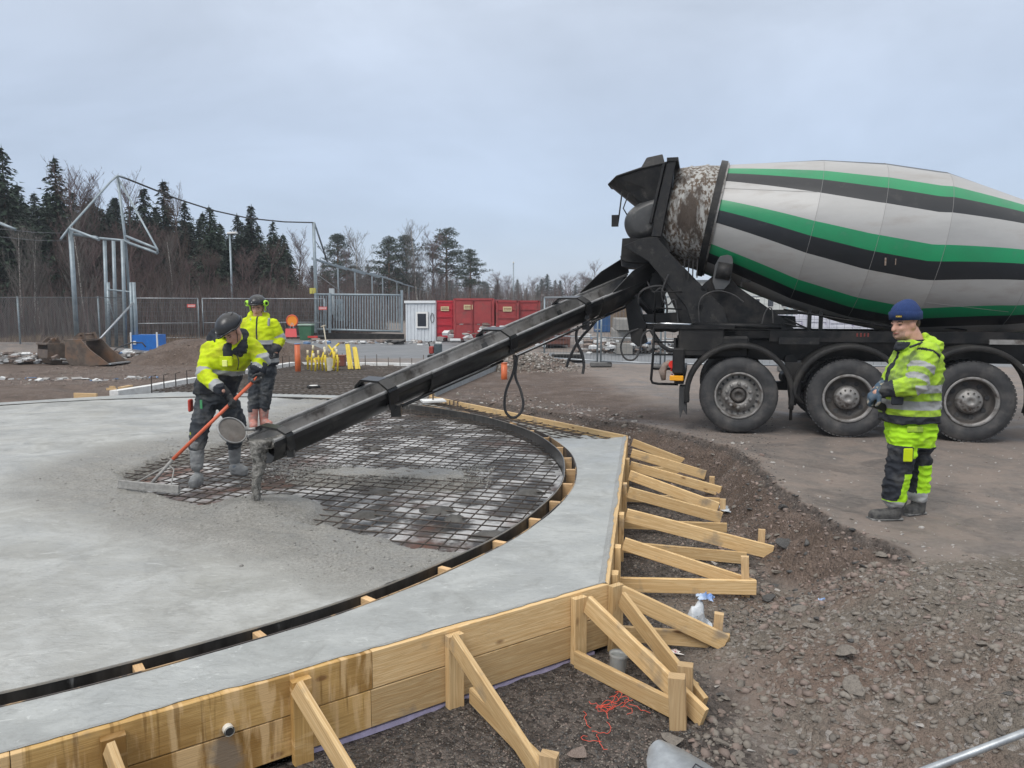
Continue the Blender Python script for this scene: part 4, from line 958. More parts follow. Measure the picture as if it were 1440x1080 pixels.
hopper = loft('hopper', [[V(*p) for p in top], [V(*p) * .5 + V(*q) * .5 for p, q in zip(top, bot)], [V(*p) for p in bot]], HOP)
sol = hopper.modifiers.new('t', 'SOLIDIFY'); sol.thickness = .012
mb = MB(); mb.tube([V(*p) for p in top], .018, 6, closed=True); mb.build('hopper_rim', HOP, hopper, local=True)
mb = MB(); P4 = [V(-1.46, .72, 3.74), V(-1.10, .72, 3.81), V(-1.14, .82, 3.97), V(-1.37, .82, 3.93)]
P5 = [V(p.x, 2.5 - p.y, p.z) for p in P4]
mb.add(P4 + P5, [(0, 1, 2, 3), (4, 5, 6, 7)[::-1], (2, 3, 7, 6), (0, 3, 7, 4), (1, 2, 6, 5)]); mb.build('splash_guard', HOP, hopper, local=True, bevel=.01)
# discharge bowl below it
def rounded(pts, k=3):
    for _ in range(k):
        q = []
        for a, b in zip(pts, pts[1:] + pts[:1]): q += [(a[0] * .75 + b[0] * .25, a[1] * .75 + b[1] * .25), (a[0] * .25 + b[0] * .75, a[1] * .25 + b[1] * .75)]
        pts = q
    return pts
bowl = rounded([(-1.72, 2.98), (-1.60, 3.22), (-1.12, 3.42), (-1.05, 3.30), (-1.08, 2.95), (-1.28, 2.72), (-1.58, 2.70)], 3)
def bowl_ring(y, k): c_ = (-1.38, 3.02); return [V(c_[0] + (x - c_[0]) * k, y, c_[1] + (z - c_[1]) * k) for x, z in bowl]
mbw = loft('discharge_bowl', [bowl_ring(.66, .02), bowl_ring(.66, .58), bowl_ring(.665, .64), bowl_ring(.70, .82), bowl_ring(.78, .96), bowl_ring(.86, 1), bowl_ring(1.66, 1), bowl_ring(1.76, .93), bowl_ring(1.82, .78), bowl_ring(1.84, .6), bowl_ring(1.84, .02)], mat('worn_bowl', (.030, .032, .034), (.055, .055, .055), 5, .42, .15, 20, c3=(.19, .185, .175), s3=2.6, lo3=.52, hi3=.7), smooth=True)
plateY('discharge_spout', [(-1.70, 2.75), (-1.10, 2.78), (-.98, 2.55), (-1.10, 2.42), (-1.30, 2.38), (-1.62, 2.40), (-1.72, 2.44)], .72, 1.78, BLK2)
plateY('rubber_flap', [(-1.74, 2.50), (-1.30, 2.52), (-1.25, 2.30), (-1.72, 2.34)], .85, 1.65, RUB)
mb = MB(); 
for y in (.80,): mb.tube([(-1.72, y, 3.45), (-1.76, y, 3.1), (-1.78, y, 2.95)], .012, 6); mb.tube([(-1.62, y, 3.42), (-1.70, y, 3.2), (-1.64, y, 3.1)], .010, 6)
mb.box((-1.82, .8, 3.02), (.10, .05, .17)); mb.build('work_lamp', BLK2, truck, local=True)
# big diagonal yoke arms and pedestal
for y in (.50, 1.88):
    plateY('yoke_arm', [(-1.66, 2.62), (-1.42, 2.72), (-1.18, 2.74), (-.98, 2.50), (-.22, 1.72), (-.12, 1.40), (-.62, 1.40), (-.75, 1.75), (-1.30, 2.40)], y, y + .12, HOP)
    plateY('pedestal', [(-.72, 1.40), (.78, 1.40), (.62, 1.56), (.20, 1.86), (-.02, 2.02), (-.16, 2.18), (-.36, 2.20), (-.52, 2.05), (-.60, 1.75)], y + .14, y + .20, BLK)
    plateY('roller_bracket', rounded([(-.40, 1.98), (-.16, 1.98), (-.10, 2.36), (-.14, 2.48), (-.34, 2.44)], 1), y - .02, y + .25, mat('grey_bracket', (.05, .055, .06), (.08, .08, .08), 5, .5))
    tb('roller', HOP, 'cyl', (-.23 - .10, y, 2.26), (-.23 + .10, y, 2.22), .12)
    plateY('pedestal_strut', [(-1.18, 2.30), (-1.02, 2.32), (-.60, 1.42), (-.76, 1.40)], y + .02, y + .10, BLK)
for z, x in ((1.72, -.55), (2.0, -.5)): tb('cross_tube', BLK, 'cyl', (x, .5, z), (x, 2.0, z), .045)
plateY('water_tank', [(.32, 1.62), (.78, 1.60), (.80, 1.44), (.34, 1.44)], .75, 1.75, BLK)
tb('tank_bracket', HOP, 'box', (.55, .72, 1.66), (.50, .10, .07)); tb('tap', BLK, 'box', (.02, .58, 2.08), (.03, .03, .12)); tb('tap', BLK, 'box', (.07, .58, 2.10), (.14, .03, .03))
# chassis
for y in (.62, 1.78): tb('frame_rail', BLK, 'box', (3.6, y, 1.13), (9.0, .10, .30), bevel=.01)
for y in (.58, 1.82): tb('sub_frame', BLK, 'box', (3.5, y, 1.345), (8.4, .12, .10))
for x in (-.7, .75, 2.1, 3.6, 5.2): tb('cross_member', BLK, 'box', (x, 1.2, 1.1), (.12, 1.1, .22))
tb('rear_box', BLK2, 'box', (-.52, .5, 1.28), (.62, .75, .34), bevel=.02)
tb('rear_panel', BLK2, 'box', (-.35, .22, 1.18), (.95, .18, .30), bevel=.03)
tb('rear_sill', BLK, 'box', (-.62, .30, 1.455), (1.1, .40, .05))
tb('hydraulic_rod', mat('chrome_rod', (.70, .71, .72), None, rough=.15, metal=1), 'cyl', (-1.30, .34, 1.50), (-.62, .30, 1.485), .018)
tb('hydraulic_cylinder', BLK, 'cyl', (-.62, .30, 1.485), (.55, .28, 1.46), .036)
# long side guard above the wheels, fittings behind it
tb('side_rail', BLK, 'box', (2.0, .30, 1.335), (3.2, .05, .15)); tb('step_plate', HOP, 'box', (.78, .26, 1.27), (.52, .06, .09))
for k in range(4): tb('red_mark', mat('faded_red', (.28, .03, .02), (.05, .02, .02), 60, .7), 'box', (1.52 + .045 * k, .272, 1.36), (.018, .006, .05))
mb = MB()
for a_, b_ in (((.60, .6, 1.70), (2.2, .5, 1.42)), ((.62, .66, 1.58), (.95, .6, 1.42)), ((.60, .6, 1.50), (1.1, .6, 1.40)), ((.66, .9, 1.66), (3.0, .8, 1.42))): mb.tube([a_, b_], .012, 6)
mb.build('brace_rod', BLK, truck, local=True)
for x in (.95, 1.10): tb('upright', BLK, 'box', (x, .6, 1.52), (.05, .05, .34))
for (x, z, r) in ((.70, .72, .10), (2.14, .72, .10), (.70, 1.0, .08)): tb('air_tank', BLK, 'cyl', (x, .35, z), (x, .95, z), r)
tb('suspension_beam', BLK, 'box', (1.4, .55, .62), (3.2, .12, .12)); 
for x in (0, 1.4, 2.87): tb('axle', BLK, 'cyl', (x, .2, .52), (x, 2.3, .52), .09)
tb('differential', BLK, 'cyl', (1.4, 1.05, .52), (1.4, 1.45, .52), .24); tb('differential', BLK, 'cyl', (2.87, 1.05, .52), (2.87, 1.45, .52), .24)
# wheels
def wheel(kind, x, y, face=-1):
    w = bpy.data.objects.new('wheel', None); COL.objects.link(w); w.parent = truck; w.location = (x, y, .52)
    if face > 0: w.rotation_euler = (0, 0, pi)
    wd = .30
    def L(name, m, prof, n=64, parent=w, mats=None, smooth=True, lines=None):
        mb = MB(); mb.lathe((0, 0, 0), (0, 1, 0), prof, n, 0, smooth); return mb.build(name, m, parent, local=True)
    # tyre: y=0 is the outer side wall
    mb = MB(); prof = [(.03, .315), (.012, .335), (.010, .36), (.004, .375), (.0, .40), (-.002, .43), (.004, .455), (.006, .460), (.018, .490), (.032, .512), (.05, .520), (wd - .05, .520), (wd - .02, .50), (wd, .42), (wd - .02, .33)]
    mb.lathe((0, 0, 0), (0, 1, 0), prof, 96, 0, True)
    for k in range(60):
        a_ = 2 * pi * k / 60
        for yy in (.055, .115, .185, .245):
            if kind == 'drive' or yy > .1:
                c_ = V(cos(a_) * .519, yy, sin(a_) * .519); mb.box(c_, (.016, .05, .038), rot=Matrix.Rotation(-a_, 3, 'Y'))
    t = mb.build('tyre', RUB, w, local=True)
    if kind == 'steer':
        L('rim', RIM, [(.006, .300), (.000, .318), (.010, .325), (.02, .31), (.05, .290), (.10, .285), (.115, .25), (.10, .235), (.06, .20), (.035, .18), (.030, .125), (.045, .11), (.09, .105)])
        L('hub', RIMD, [(.09, .11), (.045, .095), (.02, .085), (.015, .05), (.03, .045), (.035, .001)], 40)
        for k in range(10):
            a_ = 2 * pi * k / 10 + .31; c_ = V(cos(a_) * .165, 0, sin(a_) * .165)
            mb = MB(); mb.tube([c_ + V(0, .036, 0), c_ + V(0, .018, 0), c_ + V(0, .002, 0), c_ + V(0, -.008, 0)], [.026, .024, .019, .010], 12); mb.build('nut_cap', RIM, w, local=True)
        mb = MB()
        for k in range(20):
            a_ = 2 * pi * k / 20; c_ = V(cos(a_) * .255, .10, sin(a_) * .255); mb.tube([c_, c_ - V(0, .008, 0)], .017, 8)
        mb.build('rim_hole', RUB, w, local=True)
    else:
        L('rim', RIM, [(.006, .296), (-.002, .318), (.008, .326), (.03, .30), (.045, .285)])
        L('rim_dish', RIMD, [(.045, .287), (.10, .275), (.135, .262), (.150, .22), (.145, .17), (.115, .155)])
        L('hub', RIM, [(.145, .165), (.075, .155), (.05, .135), (.045, .085), (.03, .075), (.028, .04), (.045, .03), (.045, .001)], 40)
        mb = MB()
        for k in range(10):
            a_ = 2 * pi * k / 10; c_ = V(cos(a_) * .112, .046, sin(a_) * .112); mb.tube([c_, c_ - V(0, .012, 0)], .012, 6)
        mb.build('hub_bolts', RIMD, w, local=True)
        for k in range(8):
            a_ = 2 * pi * k / 8 + .2; c_ = V(cos(a_) * .222, .146, sin(a_) * .222); mb = MB(); mb.tube([c_, c_ - V(0, .010, 0)], [.034, .030], 12); mb.build('rim_hole', RUB, w, local=True)
    return w
wA = wheel('steer', 0, 0); wB = wheel('drive', 1.40, 0.02); 
def cpw(src, x, y, face=-1): return copy_tree(src, loc=(x, y, .52), rz=(pi if face > 0 else 0), parent=truck)
cpw(wB, 2.87, .02); 
for x in (1.40, 2.87): cpw(wB, x, .345); cpw(wB, x, 2.48, 1); cpw(wB, x, 2.155, 1)
cpw(wA, 0, 2.5, 1); cpw(wA, 6.3, .02); cpw(wA, 6.3, 2.48, 1)
# mudguards
def guard(cx, a0, a1, tail0=None, tail1=None, r=.70, y0=-.02, y1=.38):
    n = 20; rings = []
    path = []
    if tail0: path.append(tail0)
    for k in range(n + 1):
        a_ = R(a0 + (a1 - a0) * k / n); path.append((cx + r * cos(a_) * 1.02, .53 + r * sin(a_)))
    if tail1: path.append(tail1)
    mb = MB(); c_ = (cx, .53); prof = [(y0, -.055), (y0 - .012, -.05), (y0 - .012, .0), (y0 + .0, .012), (y0 + .05, .02), (y1, .02), (y1, .005), (y0 + .05, .004), (y0 + .01, -.01)]
    vs = []
    for p in path:
        d = Vector((p[0] - c_[0], p[1] - c_[1])); d.normalize()
        for yy, dr in prof: vs.append((p[0] + d.x * dr, yy, p[1] + d.y * dr))
    m_ = len(prof); mb.add(vs, [(i * m_ + k, i * m_ + (k + 1) % m_, (i + 1) * m_ + (k + 1) % m_, (i + 1) * m_ + k) for i in range(len(path) - 1) for k in range(m_)] + [tuple(range(m_)), tuple(range((len(path) - 1) * m_, len(path) * m_))[::-1]], 0, True)
    return mb.build('mudguard', BLK2, truck, local=True)
guard(0, 188, -8, (-.715, .40), (.70, .35)); guard(1.40, 176, 4, (.79, .45), (2.10, .50)); guard(2.87, 170, -6, (2.18, .55), (3.56, .36), r=.70); guard(6.3, 178, 2)
plateY('mud_flap', [(-.80, .62), (-.70, .62), (-.69, .22), (-.74, .30), (-.78, .16), (-.80, .34)], .02, .36, RUB)
for x, z in ((.68, .55), (.74, .55)): tb('guard_strut', BLK, 'box', (x, .1, z), (.04, .04, .30))
tb('guard_stay', BLK, 'cyl', (.69, .05, .20), (.69, .05, .62), .02); plateY('guard_panel', [(.60, .98), (.84, .98), (.80, .50), (.70, .44), (.66, .5)], .10, .16, BLK2)
plateY('side_post', [(3.44, 1.34), (3.56, 1.34), (3.60, .36), (3.48, .36)], .0, .08, BLK2); tb('pale_strip', RIM, 'box', (3.3, .10, 1.29), (.5, .03, .06))
# rear lights, ladder, hoses
tb('light_bracket', BLK2, 'box', (-.82, .20, .98), (.16, .42, .36), bevel=.02); tb('tail_light', REDL, 'cyl', (-.90, .12, .93), (-.90, .03, .93), .055); tb('tail_light', REDL, 'box', (-.915, .15, .86), (.03, .10, .06))
tb('indicator', AMB, 'box', (-.84, .05, .74), (.19, .10, .075), bevel=.01); tb('reflector', REDL, 'box', (-.91, .26, .76), (.02, .12, .05)); 
tb('bumper_end', BLK2, 'box', (-.80, 1.2, .72), (.12, 2.3, .13), bevel=.01)
mb = MB(); mb.tube([(-1.02, .10, .70), (-1.04, .1, .83), (-1.0, .1, .92), (-.93, .1, .97)], [.03, .055, .045, .03], 10); mb.build('dirty_lamp', mat('dirty_plastic', (.35, .28, .24), (.22, .17, .14), 12, .7), truck, local=True)
lad = bpy.data.objects.new('ladder', None); COL.objects.link(lad); lad.parent = truck
tb('ladder_rail', BLK, 'tube', [(-1.17, .16, 1.44), (-1.18, .16, 1.0), (-1.20, .16, .70), (-1.18, .16, .655), (-1.1, .16, .64), (-.82, .16, .64)], .018, 8, parent=lad)
tb('ladder_rail', BLK, 'tube', [(-.88, .16, 1.30), (-.87, .16, 1.0), (-.86, .16, .66)], .016, 8, parent=lad)
for z in (1.24, 1.06, .86): tb('ladder_rung', BLK, 'cyl', (-1.18, .16, z), (-.87, .16, z), .014, parent=lad)
tb('handrail', BLK, 'tube', [(-1.18, .4, 1.46), (-1.18, .4, 1.95), (-.80, .4, 1.95)], .014, 6); tb('handrail', BLK, 'cyl', (-1.18, .4, 1.72), (-.80, .4, 1.70), .012)
def hose(pts, r, m=RUB, name='hose', parent=None, n=8):
    pts = [V(*p) for p in pts]
    for _ in range(2):
        q = [pts[0]]
        for a, b in zip(pts, pts[1:]): q += [a * .75 + b * .25, a * .25 + b * .75]
        q.append(pts[-1]); pts = q
    mb = MB(); mb.tube(pts, r, n); return mb.build(name, m, parent or truck, local=True)
hose([(-1.40, .25, 1.42), (-1.56, .2, 1.36), (-1.66, .2, 1.18), (-1.60, .2, .98), (-1.44, .2, .96), (-1.36, .2, 1.12), (-1.35, .2, 1.34), (-1.22, .3, 1.42), (-1.12, .3, 1.28)], .013)
hose([(-1.22, .3, 1.40), (-1.08, .28, 1.18), (-.92, .26, 1.10), (-.75, .25, 1.15), (-.66, .25, 1.40)], .03)
hose([(-1.36, .7, 2.2), (-1.22, .6, 1.9), (-1.10, .6, 2.06), (-1.0, .6, 1.7), (-1.05, .6, 1.5)], .014)
hose([(-1.0, .46, 2.2), (-1.12, .46, 1.9), (-1.0, .46, 1.72), (-.90, .46, 1.9), (-.85, .46, 1.5)], .012)
hose([(-.55, .44, 1.5), (-.58, .44, 1.85), (-.35, .44, 1.98), (-.1, .44, 1.92), (.05, .44, 1.8)], .010)
hose([(.30, .5, 1.45), (.35, .5, 1.7), (.44, .5, 1.74), (.46, .5, 1.5)], .010)
# chute slewing gear
plateY('slew_beam', [(-1.42, 1.62), (-.72, 1.66), (-.66, 1.44), (-.90, 1.36), (-1.40, 1.42)], .55, 1.7, BLK)
plateY('slew_arm', [(-1.62, 1.80), (-1.46, 1.86), (-1.30, 1.45), (-1.34, 1.28), (-1.50, 1.22), (-1.56, 1.42)], .45, .7, BLK)
plateY('slew_box', [(-1.52, 1.40), (-1.34, 1.42), (-1.28, 1.22), (-1.40, 1.16), (-1.50, 1.24)], .25, .55, BLK2)
tb('slew_column', BLK, 'cyl', (-1.18, 1.1, 1.35), (-1.18, 1.1, 2.20), .10); plateY('slew_link', [(-1.50, 2.05), (-1.08, 2.34), (-.98, 2.20), (-1.12, 1.70), (-1.30, 1.66)], .75, .95, BLK)
tb('lift_cylinder', BLK, 'cyl', (-1.15, .85, 1.5), (-1.55, .45, 1.98), .045); hose([(-1.42, .55, 1.66), (-1.45, .5, 1.95), (-1.2, .6, 2.05), (-1.0, .6, 2.02)], .018)
for k, x in enumerate((-.72, -.66, -.60, -.78)): tb('grille_bar', BLK2, 'box', (x, .45, 2.28), (.018, .018, .26))
# cab and tank, ahead of the picture
tb('fuel_tank', STEEL, 'box', (4.5, .35, .85), (1.3, .6, .55), bevel=.06)
CABM = mat('cab_white', (.62, .63, .63), None, rough=.3)
mb = MB(); mb.prism([(5.35, .95), (7.55, .75), (7.60, 1.5), (7.35, 2.95), (7.1, 3.1), (5.35, 3.05)], (0, .05, 0), (1, 0, 0), (0, 0, 1), (0, 2.4, 0)); cab_ = mb.build('cab', CABM, truck, local=True, bevel=.04)
plateY('side_window', [(5.9, 1.9), (7.2, 1.8), (7.05, 2.65), (5.95, 2.7)], .04, .052, mat('dark_glass', (.02, .025, .03), None, rough=.08), cab_, 0)
tb('door_handle', BLK, 'box', (5.95, .035, 1.7), (.2, .03, .04), parent=cab_); tb('mirror', BLK2, 'box', (7.45, -.15, 2.2), (.1, .25, .5), parent=cab_)

# ------------------------------------------------------------------ the chute
CHM = mat('chute_outer', (.009, .009, .010), (.018, .018, .018), 5, .28, .1, 20, c3=(.05, .047, .044), s3=5, lo3=.58, hi3=.75)
CHI = mat('chute_inner', (.16, .15, .14), (.25, .245, .235), 3.5, .42, .3, 30, c3=(.07, .062, .055), s3=6, lo3=.52, hi3=.65, stretch=(1, 1, 1))
LIP = mat('chute_lip', (.17, .17, .17), (.30, .30, .295), 9, .35, .1, 30, metal=.3)
c0 = D(366, 617, 6.42); c1 = D(898, 388, 11.55)
chd = (c1 - c0).normalized(); chs = chd.cross(V(0, 0, 1)).normalized(); chu = chs.cross(chd).normalized()   # chs points to the right, towards the camera
CHL = (c1 - c0).length
def rad(t): return .200 + .045 * t
def trough(name, t0, t1, mt, lift=0.0, dr=0.0, th=.006, depth=1.18):
    mb = MB(); n = 18; sec = []
    for k in range(n + 1): a_ = pi + pi * k / n; sec.append((cos(a_), sin(a_) * depth))
    vs = []
    for t in (t0, t1):
        c_ = c0 + chd * (CHL * t) + chu * lift; r = rad(t) + dr
        for x, y in sec: vs.append(c_ + chs * (x * r) + chu * (y * r))
        for x, y in sec: vs.append(c_ + chs * (x * (r - th)) + chu * (y * (r - th)))
    m_ = n + 1; fs = []
    mm = []
    for k in range(n):
        fs.append((k, k + 1, 2 * m_ + k + 1, 2 * m_ + k)); mm.append(0)
        fs.append((m_ + k, m_ + k + 1, 3 * m_ + k + 1, 3 * m_ + k)); mm.append(1)
        fs.append((k, k + 1, m_ + k + 1, m_ + k)); mm.append(0); fs.append((2 * m_ + k, 2 * m_ + k + 1, 3 * m_ + k + 1, 3 * m_ + k)); mm.append(0)
    for k in (0, n): fs.append((k, m_ + k, 3 * m_ + k, 2 * m_ + k)); mm.append(0)
    b0 = len(mb.v); mb.v += [tuple(v) for v in vs]; mb.f += fs; mb.m += mm; mb.sm += [True] * len(fs)
    return mb
def rims(parent, t0, t1, dr=0.0, lift=0.0, r=.017):
    for sg in (-1, 1):
        a_ = c0 + chd * (CHL * t0) + chs * (sg * (rad(t0) + dr)) + chu * lift; b_ = c0 + chd * (CHL * t1) + chs * (sg * (rad(t1) + dr)) + chu * lift
        mb = MB(); mb.beam(a_, b_, .034, .030, up=chu, bev=.007, m=0); mb.build('rolled_rim', LIP, parent)
        mb = MB(); mb.beam(a_ + chs * (sg * .012) - chu * .03, b_ + chs * (sg * .012) - chu * .03, .010, .05, up=chu); mb.build('side_flange', CHM, parent)
ch1 = trough('chute', 0, .30, None).build('chute', [CHM, CHI], truck); rims(ch1, 0, .30)
ch2 = trough('chute', .285, .80, None, dr=.010, lift=-.004).build('chute', [CHM, CHI], truck); rims(ch2, .285, .80, dr=.012)
ch3 = trough('chute', .78, 1.0, None, dr=.03, lift=-.01).build('chute', [CHM, CHI], truck); rims(ch3, .78, 1.02, dr=.03)
# high side walls of the top section
for sg in (-1, 1):
    mb = MB(); r = .27; A_ = c0 + chd * (CHL * .82) + chs * (sg * r); B_ = c0 + chd * (CHL * 1.04) + chs * (sg * (r + .05))
    vs = [A_, B_, B_ + chu * .28, A_ + chd * .6 + chu * .20, A_ + chu * .03]; vs2 = [v + chs * (sg * .008) for v in vs]
    mb.add(vs + vs2, [(0, 1, 2, 3, 4), (5, 9, 8, 7, 6)] + [(i, (i + 1) % 5, 5 + (i + 1) % 5, 5 + i) for i in range(5)]); mb.build('side_wall', CHM, ch3)
def hoop(t, parent, w=.12, rise=.10, full=True):
    c_ = c0 + chd * (CHL * t); r = rad(t) + .03; mb = MB(); hw = chd * (w / 2)
    path = [(r, -.13), (r + .012, 0), (r + .008, .025), (r * .55, rise), (-r * .55, rise), (-r - .008, .025), (-r - .012, 0), (-r, -.13)]
    for (x0, y0), (x1, y1) in zip(path, path[1:]):
        mb.beam(c_ + chs * x0 + chu * y0, c_ + chs * x1 + chu * y1, w, .022, up=(chs * -(y1 - y0) + chu * (x1 - x0)).normalized())
    o = mb.build('hoop', CHM, parent)
    mb = MB()
    for k in range(10):
        a0_ = pi + pi * k / 10; a1_ = pi + pi * (k + 1) / 10; mb.beam(c_ + chs * (cos(a0_) * (r - .015)) + chu * (sin(a0_) * (r - .015)), c_ + chs * (cos(a1_) * (r - .015)) + chu * (sin(a1_) * (r - .015)), w * .8, .012, up=(chs * cos(a0_) + chu * sin(a0_)))
    mb.box(c_ + chs * (r * .85) - chu * .17, (.06, .05, .06)); mb.build('hinge_saddle', CHM, parent); return o
hoop(.020, ch1, .07, .06); hoop(.20, ch1); hoop(.485, ch2); hoop(.725, ch2); 
# folding rods beneath
def under(t, x, y): return c0 + chd * (CHL * t) + chs * x + chu * y
one('fold_rod', CHM, ch2, 'tube', [under(.21, .12, -.235), under(.47, .13, -.26)], .016, 8); one('fold_rod', LIP, ch2, 'tube', [under(.29, .16, -.215), under(.43, .165, -.235)], .009, 8)
one('fold_rod', CHM, ch2, 'tube', [under(.50, .14, -.27), under(.98, .10, -.34)], .018, 8); one('fold_rod', mat('bright_rod', (.7, .7, .7), None, rough=.2, metal=.9), ch2, 'tube', [under(.50, .18, -.245), under(.80, .17, -.285)], .009, 8)
one('lift_bracket', CHM, ch1, 'box', under(.205, .20, -.23), (.10, .05, .11)); one('lift_bracket', CHM, ch2, 'box', under(.42, .05, -.25), (.06, .05, .06)); one('lift_bracket', CHM, ch2, 'box', under(.74, .12, -.31), (.10, .06, .12))
# hanging straps
def strap(t, x, y, pts, r=.016, m=RUB):
    b = under(t, x, y); q = [b + V(dx, 0, dz) for dx, dz in pts]
    for _ in range(2):
        w_ = [q[0]]
        for a, c_ in zip(q, q[1:]): w_ += [a * .75 + c_ * .25, a * .25 + c_ * .75]
        w_.append(q[-1]); q = w_
    mb = MB(); mb.tube(q, r, 8); return mb.build('strap', m, ch2)
strap(.50, .15, -.24, [(0, 0), (.01, -.12), (-.015, -.24), (-.09, -.40), (-.12, -.55), (-.11, -.70), (-.02, -.78), (.08, -.72), (.12, -.60), (.08, -.42), (.01, -.28), (.02, -.16), (.04, -.02)], .016)
strap(.715, .12, -.28, [(0, 0), (-.04, -.10), (-.02, -.24), (.05, -.36), (.08, -.52), (.06, -.64)], .020); strap(.79, .12, -.28, [(0, 0), (-.10, -.14), (-.24, -.28), (-.34, -.44), (-.42, -.62), (-.44, -.70)], .020)
# round end flap swung up beside the outlet
fc = D(326, 606, 6.62); fn_ = (V(.62, -.50, .60)).normalized(); mb = MB()
mb.tube([fc, fc + fn_ * .010], .132, 36); fl = mb.build('end_flap', mat('flap_steel', (.07, .06, .052), (.13, .118, .105), 9, .5, .3, 30, c3=(.09, .06, .045), s3=6), ch1)
mb = MB(); x_ = fn_.orthogonal().normalized(); y_ = fn_.cross(x_); mb.tube([fc + fn_ * .012 + (x_ * cos(2 * pi * k / 40) + y_ * sin(2 * pi * k / 40)) * .130 for k in range(40)], .008, 6, closed=True); mb.tube([fc + fn_ * .01 + (under(.02, -.20, .02) - fc).normalized() * .11, under(.02, -.20, .02)], .016, 8); mb.build('flap_rim', LIP, ch1)
# concrete sliding down the chute and falling from its end
WETC = mat('wet_concrete', (.085, .080, .070), (.30, .29, .265), 34, .5, 1.0, 60, c3=(.32, .31, .295), s3=38, lo3=.6, hi3=.68, bdist=.02)
st = thing('falling_concrete', 'wet grey concrete sliding out of the black chute and falling onto the bars', 'concrete', (c0.x, c0.y, -.03))
mb = MB(); n = 14; m_ = 40; vs = []
for i in range(m_ + 1):
    t = .10 * (1 - i / m_) ; c_ = c0 + chd * (CHL * t); r = rad(t) - .012; fill = .42 + .35 * (i / m_)
    for k in range(n + 1):
        a_ = pi + (.5 - .5 * fill) * pi * 1.0 + fill * pi * k / n; yb = sin(a_) * r; 
        x = cos(a_) * r; vs.append(c_ + chs * x + chu * (yb + .015 + (.03 + .05 * (i / m_)) * (1 - (2 * k / n - 1) ** 2) + .012 * mnoise.noise(V(i * .35, k * .6, 3))))
mb.add(vs, [(i * (n + 1) + k, i * (n + 1) + k + 1, (i + 1) * (n + 1) + k + 1, (i + 1) * (n + 1) + k) for i in range(m_) for k in range(n)], 0, True); mb.build('sliding_mass', WETC, st)
mb = MB(); n = 20; L_ = 60; vs = []; e0 = c0 - chu * .10; zend = -.05
for i in range(L_ + 1):
    f = i / L_; z = e0.z + .08 + (zend - e0.z - .08) * f; fwd = -chd * (.10 * min(1, f * 1.6)); fwd.z = 0
    rx = .078 * (1 - f) ** 2.6 + .024 + .018 * f * sin(f * 9 + 1) ** 2 + (.05 * sst(.9, 1, f) if f > .9 else 0); ry = rx * .85
    for k in range(n):
        a_ = 2 * pi * k / n; q = 1 + .5 * mnoise.noise(V(cos(a_) * 1.6, sin(a_) * 1.6, z * 12)) + .32 * mnoise.noise(V(cos(a_) * 4, sin(a_) * 4, z * 38)); vs.append(V(e0.x + fwd.x + rx * q * cos(a_) + .012 * sin(z * 9), e0.y + fwd.y + ry * q * sin(a_), z))
mb.add(vs, [(i * n + k, i * n + (k + 1) % n, (i + 1) * n + (k + 1) % n, (i + 1) * n + k) for i in range(L_) for k in range(n)] + [tuple(range(n))], 0, True); mb.build('stream', WETC, st)
mb = MB()
for k in range(90):
    f = random.random(); p = V(e0.x - chd.x * .1 + random.gauss(0, .05), e0.y - chd.y * .1 + random.gauss(0, .05), e0.z * (1 - f) - .03 * f); r = random.uniform(.004, .012); mb.box(p, (r, r, r * 1.4), rot=Matrix.Rotation(random.random() * 3, 3, 'X'))
tag(mb.build('splashes', WETC, st), kind='stuff')
# ------------------------------------------------------------------ people
def fabric(name, c1, c2, c3=None, rough=.8, bs=70, **k):
    return mat(name, c1, c2, 9, rough, .35, bs, c3=c3, s3=k.get('s3', 5), lo3=k.get('lo3', .54), hi3=k.get('hi3', .72), spec=.25, bdist=.006)
HV = fabric('hi_vis_yellow', (.58, .72, .012), (.48, .60, .010), (.36, .34, .030), lo3=.48, hi3=.68)
HVG = fabric('hi_vis_lime', (.42, .64, .045), (.32, .50, .040), (.17, .24, .075), lo3=.46, hi3=.62)
REF = fabric('reflective_band', (.38, .39, .39), (.30, .31, .31), (.22, .22, .20), .45)
NAVY = fabric('dark_workwear', (.018, .021, .028), (.030, .034, .042), (.085, .085, .082), lo3=.52, hi3=.7)
CHAR = fabric('charcoal_trouser', (.030, .036, .044), (.050, .056, .064), (.14, .14, .135), lo3=.50, hi3=.68)
SKIN = mat('skin', (.46, .25, .18), (.54, .31, .235), 22, .55, .15, 120, spec=.4)
HAIR = mat('brown_hair', (.05, .035, .022), (.09, .06, .04), 90, .8, .4, 200)
STUB = mat('stubble_skin', (.30, .18, .135), (.38, .24, .18), 60, .6, .2, 160)
LIPM = mat('lip', (.34, .11, .09), None, rough=.5); EYEM = mat('eye_dark', (.02, .015, .012), None, rough=.2)
BOOTW = mat('cement_caked_boot', (.25, .26, .26), (.16, .165, .17), 12, .7, .6, 40, c3=(.07, .10, .14), s3=8, lo3=.58, hi3=.66)
BOOTP = mat('pink_grey_boot', (.48, .17, .13), (.36, .24, .21), 12, .6, .3, 40, c3=(.26, .25, .24), s3=6, lo3=.52, hi3=.66)
SHOE = mat('dusty_safety_shoe', (.030, .030, .032), (.10, .097, .09), 20, .7, .5, 60)
GLB = mat('blue_glove', (.03, .075, .13), (.07, .10, .13), 24, .8, .4, 90, c3=(.34, .31, .24), s3=14, lo3=.55, hi3=.62)
GLK = mat('black_grey_glove', (.02, .02, .022), (.05, .05, .05), 24, .8, .4, 90, c3=(.30, .29, .26), s3=16, lo3=.60, hi3=.66)
HELM = mat('black_helmet', (.014, .015, .018), (.022, .023, .026), 4, .32, .05, 20, c3=(.10, .10, .10), s3=9, lo3=.6, hi3=.75)
HVH = mat('neon_ear_cup', (.42, .80, .05), None, rough=.45)
